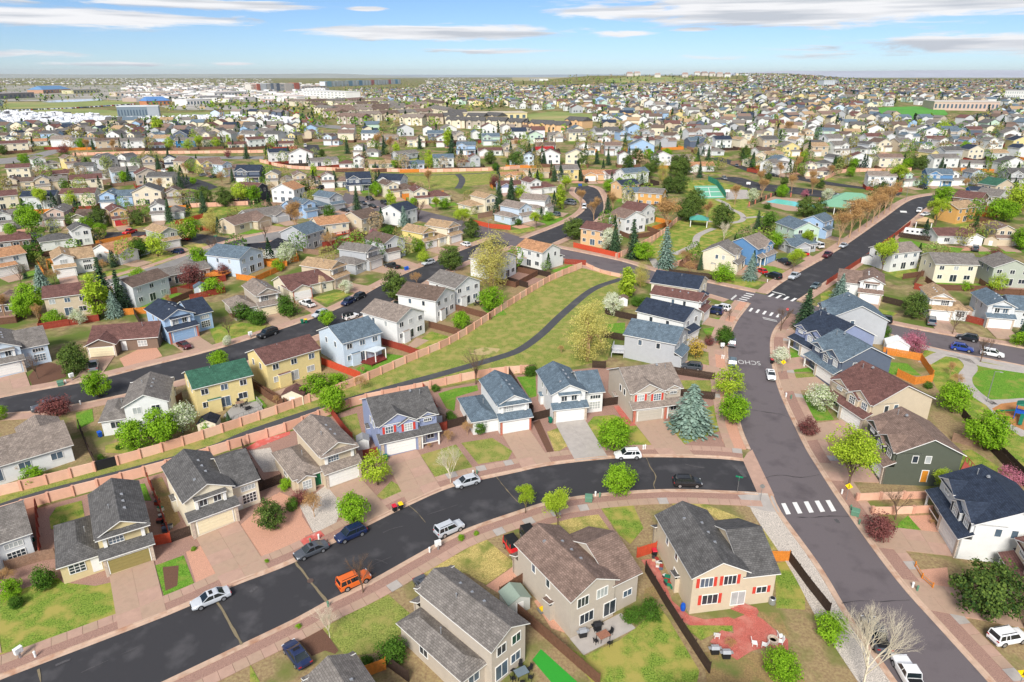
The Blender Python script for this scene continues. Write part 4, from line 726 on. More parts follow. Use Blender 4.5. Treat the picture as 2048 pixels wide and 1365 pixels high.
    def slider(s, face, u, plane, z=.2):
        o = s.win(face, u, plane, z + 1.05, 1.8, 2.0, 2, 1); o.name = 'sliding_door'
    def box(s, name, x0, y0, z0, x1, y1, z1, m):
        b = MB(); x0, x1 = s.xr(x0, x1); b.box(x0, y0, z0, x1, y1, z1); b.build(name, m, s.root)
    def vents(s, pts):
        for x, y, z, kind in pts:
            b = MB()
            if kind == 'pipe': b.tube((0,0,-.3), (0,0,.55), .06, .06, 8); b.tube((0,0,.55), (0,0,.68), .1, .1, 8)
            else: b.prism([(-.2,-.2,-.1),(.2,-.2,-.1),(.2,.2,-.1),(-.2,.2,-.1)], [(-.16,-.12,.16),(.16,-.12,.16),(.16,.16,.2),(-.16,.16,.2)])
            link('roof_vent', cmesh(('vent', kind), lambda: b.mesh('roof_vent', METAL)), s.root, (s.X(x), y, z))
    def finish(s, found=True):
        s.wb.build('wall', s.wm, s.root); s.rb.build('roof', [s.rm, TRIM], s.root)
GAR = {'white': lin((236,234,228)), 'cream': lin((236,222,186)), 'olive': lin((150,136,84)), 'tan': lin((206,190,164)), 'blue': lin((150,182,214)), 'red': lin((196,60,60)), 'grey': lin((176,178,178)), 'taupe': lin((190,182,168))}
DOOR = {'white': lin((230,230,226)), 'green': lin((30,110,70)), 'red': lin((150,40,36)), 'orange': lin((206,134,44)), 'dark': (.03,.035,.045), 'blue': lin((150,175,200))}
STONE = mat('stone_veneer', lin((196,178,160)), .9, .3, 5, bump=.5); BRICKM = mat('brick_veneer', lin((186,112,92)), .9, .25, 6, bump=.3)
def house_shape(s, style, gar='white', gw=5.6, shut=None, door='white', back=True, stone=None, opts=()):
    W, D, lod, rnd = s.W, s.D, s.lod, s.rnd; H2, H1 = 5.5, 2.8; near = lod == 0; pier = stone or STONE
    vent = []
    if style == 'T1':            # two storey gable over the garage, low hip wing beside it
        a = gw; s.block(0, a, 1.3, D, H2, 'y', .5); s.block(0, a, 0, 1.3, 2.75, 'flat'); s.shed(0, a, -.05, 1.3, 2.8, 3.55)
        s.block(a, W, 1.6, D - 1.2, H1, 'hip', .5, ov=.4)
        s.garage(a / 2, 0, min(4.9, a - .9), gar)
        if near:
            s.shed(.0, a, .78, 1.3, H2 - .12, H2 + .18, .3); s.win('F', a * .66, 1.3, 4.45, 1.7, 1.25, 4, 3); s.box('bracket', .5, 1.0, 3.7, .95, 1.3, H2 - .1, TRIM); s.box('bracket', a - .95, 1.0, 3.7, a - .5, 1.3, H2 - .1, TRIM)
            s.box('pier', 0, -.12, s.base, .38, .3, 2.7, pier); s.box('pier', a - .38, -.12, s.base, a, .3, 2.7, pier)
        else: s.win('F', a * .3, 1.3, 4.4, 1.1, 1.2); s.win('F', a * .7, 1.3, 4.4, 1.1, 1.2)
        s.door('F', a + .8, 1.6, door); s.win('F', a + (W - a) * .62, 1.6, 1.65, 1.8, 1.3, 3, 3)
        if 'bay' in opts: s.block(a + (W-a)*.34, a + (W-a)*.92, .8, 1.7, 2.5, 'y', .5, .25); s.win('F', a + (W-a)*.63, .8, 1.5, 1.3, 1.4, 3, 3)
        if lod < 2:
            s.win('R', 6, W, 1.6, 1.4, 1.2); s.win('L', 5, 0, 4.3, .7, 1.2, 1); s.win('L', 8, 0, 4.3, .7, 1.2, 1)
            for u in (.28, .72): s.win('B', a * u, D, 4.3, 1.3, 1.2)
            s.win('B', a * .3, D, 1.6, 1.4, 1.2); s.slider('B', a * .72, D); s.win('B', (a + W) / 2, D - 1.2, 1.6, 1.5, 1.2)
        rr = a / 2 * .5; vent = [(a/2 - .8, D*.35, H2+rr-.3, 'box'), (a/2 - .8, D*.5, H2+rr-.3, 'box'), (a/2-.8, D*.65, H2+rr-.3, 'box'), (a/2 + 1, D*.45, H2+rr-.4, 'pipe'), (a + 1.4, D*.5, 3.9, 'pipe')]
    elif style == 'T2':          # gable over the garage and a tall wing with its ridge along the street
        a = gw; s.block(0, a, 1.2, D, H2, 'y', .5); s.block(0, a, 0, 1.2, 2.75, 'flat'); s.shed(0, a, -.05, 1.2, 2.8, 3.5); s.block(a, W, 2.4, D - .3, 4.5, 'x', .5)
        s.garage(a / 2, 0, min(4.9, a - .9), gar)
        if near:
            s.win('F', a * .36, 1.2, 4.4, 1.0, 1.2, 2); s.win('F', a * .66, 1.2, 4.4, 1.0, 1.2, 2); s.shed(a*.18, a*.84, .72, 1.2, H2 - .3, H2 - .02, .1); s.box('bracket', a*.18, .9, 3.6, a*.18+.42, 1.2, H2-.3, TRIM); s.box('bracket', a*.84-.42, .9, 3.6, a*.84, 1.2, H2-.3, TRIM)
            s.box('pier', 0, -.12, s.base, .42, .3, 2.7, pier); s.box('pier', a - .42, -.12, s.base, a, .3, 2.7, pier)
        else: s.win('F', a * .5, 1.2, 4.4, 1.8, 1.2, 3)
        s.win('F', a + (W - a) * .62, 2.4, 1.6, 2.0, 1.5, 4, 3); s.win('F', a + (W - a) * .62, 2.4, 3.4, 2.0, .7, 4, 1); s.door('F', a + .75, 2.4, door)
        if lod < 2:
            s.win('L', 5, 0, 4.3, .7, 1.2, 1); s.win('L', 8.2, 0, 4.3, .7, 1.2, 1); s.win('L', 8.6, 0, 1.6, 1.4, 1.2); s.win('R', 6, W, 1.6, 1.2, 1.2)
            for u in (.26, .70): s.win('B', a * u, D, 4.3, 1.6 if near else 1.3, 1.3, 3, shutters=shut)
            s.win('B', a * .36 if near else a * .3, D, 1.6, 2.0, 1.4, 3, shutters=shut); s.slider('B', a * .9, D); s.win('B', a + (W - a) * .6, D - .3, 1.9, 1.3, .9, 2, shutters=shut)
            s.block(-.6 if not s.mir else -.6, 0, D * .62, D * .62 + 1.5, 2.0, 'flat'); s.shed(-.6, 0, D * .62, D * .62 + 1.5, 2.05, 2.25, .1)
        rr = a / 2 * .5; vent = [(a/2+.9, D*.4, H2+rr-.35, 'box'), (a/2+.9, D*.55, H2+rr-.35, 'box'), (a/2+.9, D*.7, H2+rr-.35, 'box'), (a/2-1, D*.3, H2+rr-.4, 'box'), (a + 1.6, D*.75, 5.4, 'pipe')]
    elif style == 'T3':          # ridge along the street, cross gables over the garage, columned porch
        a = gw + .5; s.block(0, W, 1.5, D, H2, 'x', .5); s.block(0, a, 0, 1.5, 2.75, 'flat'); s.shed(0, a, -.05, 1.5, 2.8, 3.7); s.block(0.3, a - .4, 1.15, D * .45, H2 - .1, 'y', .55, .3, z0=3.0); s.block(a * .5, a - .1, .85, D * .3, H2 - .5, 'y', .55, .25, z0=3.2)
        s.garage(a / 2, 0, min(4.9, a - 1.1), gar); s.win('F', a * .27, 1.15, 4.4, 1.3, 1.2, 3, 2, shutters=shut); s.win('F', a * .74, .85, 4.35, 1.4, 1.3, 3, 3, shutters=shut)
        s.shed(a, W, .1, 1.5, 2.75, 3.4); s.win('F', (a + W) / 2 + .5, 1.5, 1.5, 1.2, 1.3, 2); s.door('F', a + .8, 1.5, door)
        for x in (a + .25, W - .2): s.box('porch_post', x - .12, .0, s.base, x + .12, .24, 2.7, TRIM)
        if near: s.box('porch_rail', a + .4, .05, .7, W - .3, .12, .85, TRIM); s.box('pier', 0, -.12, s.base, .5, .3, 2.7, pier); s.box('pier', a - .5, -.12, s.base, a, .3, 2.7, pier); s.block(a + .6, W - .5, 1.3, D * .4, H2 + .1, 'y', .5, .25, z0=4.6); s.win('F', (a + W) / 2 + .05, 1.3, 4.7, 1.3, .5, 4, 1)
        if lod < 2:
            s.win('L', 6.4, 0, 4.3, .8, 1.2, 1); s.win('L', 4.4, 0, 4.3, .8, 1.2, 1); s.win('R', 6.2, W, 1.6, 1.2, 1.2, 2); s.win('R', 8, W, 4.4, .8, .8, 1)
            for u in (.2, .5, .8): s.win('B', W * u, D, 4.3, 1.3, 1.2)
            s.slider('B', W * .55, D); s.win('B', W * .22, D, 1.6, 1.8, 1.3, 3); s.win('B', W * .85, D, 1.6, 1.2, 1.1)
            if 'nochase' not in opts: s.block(-.6, 0, D * .6, D * .6 + 1.4, 2.0, 'flat'); s.shed(-.6, 0, D * .6, D * .6 + 1.4, 2.05, 2.25, .1)
        vent = [(W*.4, D*.68, H2+D*.14, 'box'), (W*.55, D*.68, H2+D*.14, 'box'), (W*.7, D*.5, H2+D*.24, 'box'), (W*.85, D*.45, H2+D*.2, 'pipe')]
    elif style in ('T5', 'T6'):  # plain two storey box, ridge along (T5) or across (T6) the street
        ax = 'x' if style == 'T5' else 'y'; a = gw; s.block(0, W, 1.5, D, H2, ax, .45); s.block(0, a, 0, 1.5, 2.75, 'flat'); s.shed(0, a, -.05, 1.5, 2.8, 3.5)
        s.garage(a / 2, 0, min(4.9, a - .7), gar); s.win('F', W * .25, 1.5, 4.4, 1.4, 1.2, 2); s.win('F', W * .7, 1.5, 4.4, 1.4, 1.2, 2); s.door('F', min(W - .7, a + .8), 1.5, door); s.win('F', W - 1.3, 1.5, 1.6, 1.2, 1.3)
        if lod < 2 or back:
            for u in (.16, .5, .84): s.win('B', W * u, D, 4.3, 1.2, 1.15, 2)
            s.win('B', W * .2, D, 1.6, 1.6, 1.2, 2); s.slider('B', W * .52, D)
            s.win('B', W * .85, D, 1.6, 1.2, 1.1, 2)
        if lod < 2:
            for f, x in (('L', 0), ('R', W)): s.win(f, D * .4, x, 4.2, .8, 1.2, 1); s.win(f, D * .72, x, 4.2, .8, 1.2, 1)
            if near: s.block(W * .6, W * .82, D, D + .6, 2.3, 'flat'); s.shed(W * .6, W * .82, D, D + .6, 2.5, 2.35, .1)
        r = (D - 1.5) / 2 * .45 if ax == 'x' else W / 2 * .45
        vent = [(W*.3, D*.66, H2+r*.62, 'box'), (W*.42, D*.66, H2+r*.62, 'box'), (W*.62, D*.62, H2+r*.7, 'pipe'), (W*.75, D*.66, H2+r*.62, 'box')] if ax == 'x' else [(W*.5+1, D*.4, H2+r*.75, 'box'), (W*.5+1, D*.6, H2+r*.75, 'box'), (W*.5-1, D*.5, H2+r*.75, 'pipe')]
    else:                        # T0: ranch with a front garage gable
        a = gw + .3; s.block(0, W, 2.6, D, H1 + .2, 'x', .45); s.block(0, a, 0, D * .5, H1 + .15, 'y', .45); s.garage(a / 2, 0, min(4.9, a - .8), gar)
        if stone and near: s.box('brick_front', .02, -.05, s.base, .45, .2, 2.9, pier); s.box('brick_front', a - .45, -.05, s.base, a - .02, .2, 2.9, pier)
        s.door('F', a + 1, 2.6, door); s.win('F', a + (W - a) * .6, 2.6, 1.6, 1.8, 1.3, 3, 2)
        if lod < 2 or back:
            for u in (.15, .45): s.win('B', W * u, D, 1.7, 1.6, 1.2)
            s.slider('B', W * .72, D); s.win('B', W * .9, D, 1.7, .9, 1.1, 1)
        if lod < 2: s.win('L', D * .7, 0, 1.7, 1.1, 1.1); s.win('R', D * .6, W, 1.7, 1.1, 1.1)
        vent = [(W*.35, D*.72, 3.9, 'box'), (W*.6, D*.72, 3.9, 'box'), (W*.75, D*.5, 4.9, 'pipe')]
    if 'sidedoor' in opts: s.door('L', D * .56, 0, 'orange')
    if lod < 2: s.vents(vent if near else vent[:2])
    s.finish()
HPOS = []      # (x, y, radius) of every built house
NH = [0]
def ray_hit(p, d, line):
    best = None
    for a, b in zip(line, line[1:]):
        e = b - a; den = d.x * e.y - d.y * e.x
        if abs(den) < 1e-9: continue
        t = ((a.x - p.x) * e.y - (a.y - p.y) * e.x) / den; k = ((a.x - p.x) * d.y - (a.y - p.y) * d.x) / den
        if t > 0 and -.02 <= k <= 1.02 and (best is None or t < best): best = t
    return best
def driveway(a, b, dirv, line, label, slabs, col=CONC, maxlen=14):
    ta, tb = (ray_hit(a, dirv, line), ray_hit(b, dirv, line)) if line else (None, None)
    ta = min(ta or 7, maxlen); tb = min(tb or 7, maxlen); ta -= .3; tb -= .3
    c = (a + b) / 2; root = tag(empty('driveway', c.x, c.y), label, 'driveway', kind='structure'); o = root.location; n = max(2, round((ta + tb) / 2 / 2.6)) if slabs else 1; m = 2 if slabs else 1; rnd = random.Random(int(c.x * 10))
    for i in range(n):
        for j in range(m):
            P = lambda k, u: (a + dirv * ta * k) * (1 - u) + (b + dirv * tb * k) * u
            q = [P(i/n, j/m), P(i/n, (j+1)/m), P((i+1)/n, (j+1)/m), P((i+1)/n, j/m)]; ce = sum(q, Vector((0,0))) / 4; q = [v + (ce - v).normalized() * .012 for v in q]
            s = MB(); dz = rnd.uniform(-.006, .006); s.prism([(v.x-o.x, v.y-o.y, hgt(*v)-o.z) for v in q], [(v.x-o.x, v.y-o.y, hgt(*v)-o.z+.155+dz) for v in q]); s.build('slab', col if rnd.random() < .7 or col is CONC3 else CONC2, root)
YM = [GRASSG, GRASS, DIRT, YARD, GRASSB, ROCKP, DIRT, GRASSG]
def yard(o, ex, ey, W, D, gw, mir, rnd):
    P = lambda x, y: o + ex * (W - x if mir else x) + ey * y; off = .04 + .0009 * (NH[0] % 40)
    q = [P(gw + .3, -.3), P(W + 1.2, -.3), P(W + 1.2, -5.5), P(gw + .3, -5.5)]
    if all(clear_road(v.x, v.y, 3.2) for v in q): patch('lawn', 'small front garden of a middle distance house', q, rnd.choice((GRASSG, GRASSB, GRASSY, ROCKR, GRASSG)), off + .04, 'lawn')
    B = [P(-1.6, D - .5), P(-1.6, D + 6.5), P(W + 1.6, D + 6.5), P(W + 1.6, D - .5)]
    if all(clear_road(v.x, v.y, 3.5) for v in B):
        patch('back_yard', 'fenced back yard of a middle distance house', B, rnd.choice(YM), off, 'yard')
        c = rnd.choice(('brown', 'brown', 'weathered', 'weathered', 'dark', 'red', 'brown', 'orange')); wood(None, B if rnd.random() < .6 else B[:3], c, {'scarlet': 'orange red', 'dark': 'dark brown'}.get(c, c) + ' wooden back yard fence', 1.75, True)
def house(mode, tile, x1, y1, x2, y2, style, wall, roof, W=None, D=11.5, mir=0, lod=1, label=None, line=None, gar=None, gw=5.6, shut=None, door='white', stone=None, opts=(), drive=True, col=CONC):
    """mode F: the two points are the foot of the garage front; W: of the whole front; B: of the back wall; SL/SR: of the side wall with the front to the left/right"""
    A, B = g(tile, x1, y1), g(tile, x2, y2); u = (B - A).normalized(); v = Vector((-u.y, u.x)); L = (B - A).length; rnd = random.Random(NH[0]); NH[0] += 1
    if mode == 'F':
        gw = min(max(L, 5.2), 6.8); W = W or 10.5; c = (A + B) / 2; o = c - u * (gw / 2 if not mir else W - gw / 2); yaw = math.atan2(u.y, u.x)
        if style == 'T3': pass
    elif mode == 'W': W = W or min(max(L, 9), 15); o = A; yaw = math.atan2(u.y, u.x)
    elif mode == 'B': W = W or min(max(L, 8.5), 15); o = B + v * D; yaw = math.atan2(-u.y, -u.x)
    elif mode == 'SL': D = min(max(L, 9), 14); W = W or 10.5; o = A + v * W; yaw = math.atan2(-v.y, -v.x)
    else: D = min(max(L, 9), 14); W = W or 10.5; o = B; yaw = math.atan2(v.y, v.x)
    ex = Vector((math.cos(yaw), math.sin(yaw))); ey = Vector((-ex.y, ex.x)); c = o + ex * W / 2 + ey * D / 2
    name = 'house'
    s = House(name, o, yaw, W, D, wall, roof, lod, mir, rnd); s.root.location.z = max(hgt(*(o)), hgt(*(o + ex * W))) + .02 - (.3 if mode == 'B' else 0)
    gw = min(gw, W * .62); house_shape(s, style, gar or {'cream': 'cream', 'tan': 'tan', 'taupe': 'taupe', 'grey': 'grey'}.get(wall, 'white'), gw, shut, door, stone=stone, opts=opts)
    st = 'single storey' if style == 'T0' else 'two storey'
    tag(s.root, label or f'{wall} {st} house with {roof} roof', 'house', 'suburban houses', pos=c)
    HPOS.append((c.x, c.y, max(W, D) / 2))
    if drive and mode != 'B':
        g0, g1 = (W - gw + .3, W - .3) if mir else (.3, gw - .3)
        driveway(o + ex * g0, o + ex * g1, -ey, line, (label.split(' with')[0] + ' driveway of concrete slabs') if label and len(label.split(' with')[0].split()) < 9 else f'concrete driveway before the {wall} house with {roof} roof', lod == 0, col)
    if lod: yard(o, ex, ey, W, D, gw, mir, rnd)
    if 'sidedoor' in opts: pass
    return s.root
N1, S6L = U1, smooth(U6)
h = house
# the row above the near street
h('F','Z',-115,1212,-12,1172,'T2','pale grey','grey',10.5,12,0,0,'pale grey house cut by the left edge beside the beige house',N1)
h('F','Z',214,1155,312,1120,'T1','beige','dark grey',10.8,13,1,0,'beige house with olive garage door nearest the lower left corner',N1,'olive')
h('F','Z',388,1079,482,1041,'T2','cream','dark grey',10.6,13,0,0,'cream house with cream garage door beside the red gravel bed',N1,'cream')
h('F','Z',655,980,723,954,'T1','tan','taupe',10.4,12.5,1,0,'tan house with a bay window and green front door',N1,'white',door='green',opts=('bay',))
h('F','Z',764,918,840,899,'T3','lavender blue','dark grey',10.6,12.5,0,0,'lavender blue house with red shutters above the near street',N1,'white',gw=6.2,shut='red')
h('F','Z',1001,871,1062,860,'T1','white','slate',10.6,12.5,1,0,'white house with slate roof and brick garage piers',N1,'white',stone=BRICKM)
h('F','Z',1107,848,1175,840,'T2','white','slate',10.4,12,0,0,'white house with slate roof beside the grey driveway',N1,'white',col=CONC3)
h('F','Z',1265,847,1331,838,'T3','taupe','taupe',10.2,12.5,0,0,'taupe house with mottled roof left of the big blue spruce',N1,'taupe',gw=6.2,shut='red',stone=BRICKM)
# backs below the near street
h('B','Z',966,1394,1050,1322,'T1','taupe','grey',None,14,0,0,'taupe house at the bottom centre with two stepped roofs',D1[::-1],gw=6.6)
h('B','Z',1140,1278,1275,1206,'T2','taupe','brown',None,13,1,0,'taupe house with brown roof behind the concrete patio',None,gw=7.5)
h('B','Z',1378,1229,1545,1208,'T2','tan','dark grey',None,13.5,1,0,'tan house with red shutters behind the red paver patio',None,gw=7.6,shut='red')
h('B','Z',730,1640,830,1570,'T1','taupe','grey',None,14,0,0,'grey roof of a house cut by the bottom edge near the navy car',None,gw=6.4)
h('B','Z',1390,1660,1560,1640,'T5','taupe','grey',None,11,0,0,'grey roof just showing at the bottom edge right of centre',None)
# right of the wide road
h('SL','Z',1908,1117,2090,1138,'T3','white','navy',11.5,13,1,0,'white house with navy roof and dormers at the right edge',R2,'white',shut='dark')
h('SL','Z',1761,969,1908,975,'T3','dark green','brown',10.8,13,1,0,'dark green house with white trim beside the pink walls',R2,'white',opts=('nochase','sidedoor'))
h('SL','Z',1720,871,1858,852,'T3','tan','maroon',11.2,13,1,0,'tan house with maroon roof and white porch columns',R2,'white',opts=('nochase',))
h('SL','Z',1662,778,1772,768,'T3','slate blue','slate',10.4,13,1,0,'dark slate blue house with grey roof right of the wide road',R2,'white',opts=('nochase',))
h('SL','Z',1634,735,1761,716,'T3','lavender blue','navy',10.2,13,1,0,'blue house with near black roof right of the wide road',R2,'white',opts=('nochase',))
h('SL','Z',1640,682,1765,690,'T3','grey','slate',10.5,13,1,0,'grey house with teal slate roof beside the dark conifer',R2,'white',opts=('nochase',))
h('SL','Z',2052,1262,2200,1290,'T3','tan','maroon',10.5,13,1,0,'brown roofed porch of a house at the right edge',R2)
# middle of the picture, fronts to the wide road
h('SR','Z',1247,715,1359,741,'T6','grey','slate',9.6,13,0,0,'grey house with slate roof and a rear deck by the yellow tree',L2[::-1])
h('SR','Z',1272,664,1374,694,'T6','white','navy',9.4,13,0,0,'white house with navy roof above the slate roofed grey house',L2[::-1])
h('SR','Z',1300,628,1404,650,'T1','white','maroon',10,13,0,0,'white house with maroon roof between two navy roofs',L2[::-1])
h('SR','Z',1295,603,1402,623,'T6','cream','navy',9.6,13,0,0,'cream house with navy roof at the junction corner',L2[::-1])
# backs to the greenbelt
h('B','Z',-60,992,150,922,'T0','white','taupe',15,13,0,0,'white single storey house with olive grey roof at the left edge',None)
h('B','Z',207,880,345,857,'T1','white','grey',None,11.5,0,0,'white house with grey roof behind two lime trees',None,gw=7.0)
h('B','Z',399,833,510,801,'T5','pale yellow','green',None,10,0,0,'pale yellow house with green roof and rear deck',None)
h('B','Z',540,782,643,745,'T5','pale yellow','maroon',None,10,0,0,'pale yellow house with maroon roof beside the orange fence',None)
h('B','Z',693,736,764,711,'T5','pale blue','slate',9.5,12,0,0,'pale blue house with dark roof and a covered red deck',None)
h('B','Z',795,692,850,666,'T6','white','taupe',9.2,13,0,0,'white gabled house with taupe roof right of the pale blue house',None)
h('B','Z',868,649,911,622,'T6','white','umber',9.2,13,0,0,'white gabled house with umber roof above the young tree',None)
h('B','Z',925,614,960,601,'T6','white','grey',9,12,0,0,'white house with pale grey roof left of the yellow poplar',None)
h('B','Z',985,572,1032,548,'T6','white','taupe',9,12,0,1,'white house hidden behind the tall yellow poplar',None)
h('B','Z',1022,523,1084,543,'T5','white','orange',11,9.5,0,0,'white house with orange roof at the end of the pink wall',None)
# across the black middle street
h('F','Z',-20,762,54,744,'T2','pale blue','grey',11.5,13,0,0,'pale blue grey house at the left edge across the middle street',S6L)
h('F','Z',178,718,232,713,'T0','brown','maroon',14,12,0,0,'maroon roofed stone ranch beside the round pine',S6L,'cream',stone=STONE)
h('F','Z',333,692,407,670,'T2','light blue','navy',11.5,12.5,0,0,'light blue house with navy roof and blue garage doors',S6L,'blue',stone=BRICKM)
h('F','Z',522,636,566,626,'T1','taupe','taupe',11.5,12.5,1,0,'taupe house with two round green shrubs in front',S6L,'cream')
h('F','Z',590,606,622,598,'T0','cream','maroon',13,13,0,0,'maroon roofed ranch with a salmon brick garage',S6L,'white',stone=BRICKM)
h('F','Z',668,581,702,565,'T1','tan','tan',10.5,12,1,0,'tan house with tan roof before the white blossom tree',S6L,'tan')
h('F','Z',741,543,766,532,'T1','grey','grey',11,12,1,0,'grey house with grey roof behind the black pickup',S6L,'white')
h('F','Z',776,525,804,517,'T6','pale grey','umber',8.5,12,0,0,'narrow pale grey house with umber roof beside the yellow house',S6L,'white')
h('F','Z',850,502,876,494,'T1','yellow','tan',10.5,11,1,0,'bright yellow house with tan roof',S6L,'white')
h('F','Z',894,493,930,480,'T1','cream','tan',10.5,11,1,0,'cream house with tan roof at the street corner',S6L,'white')
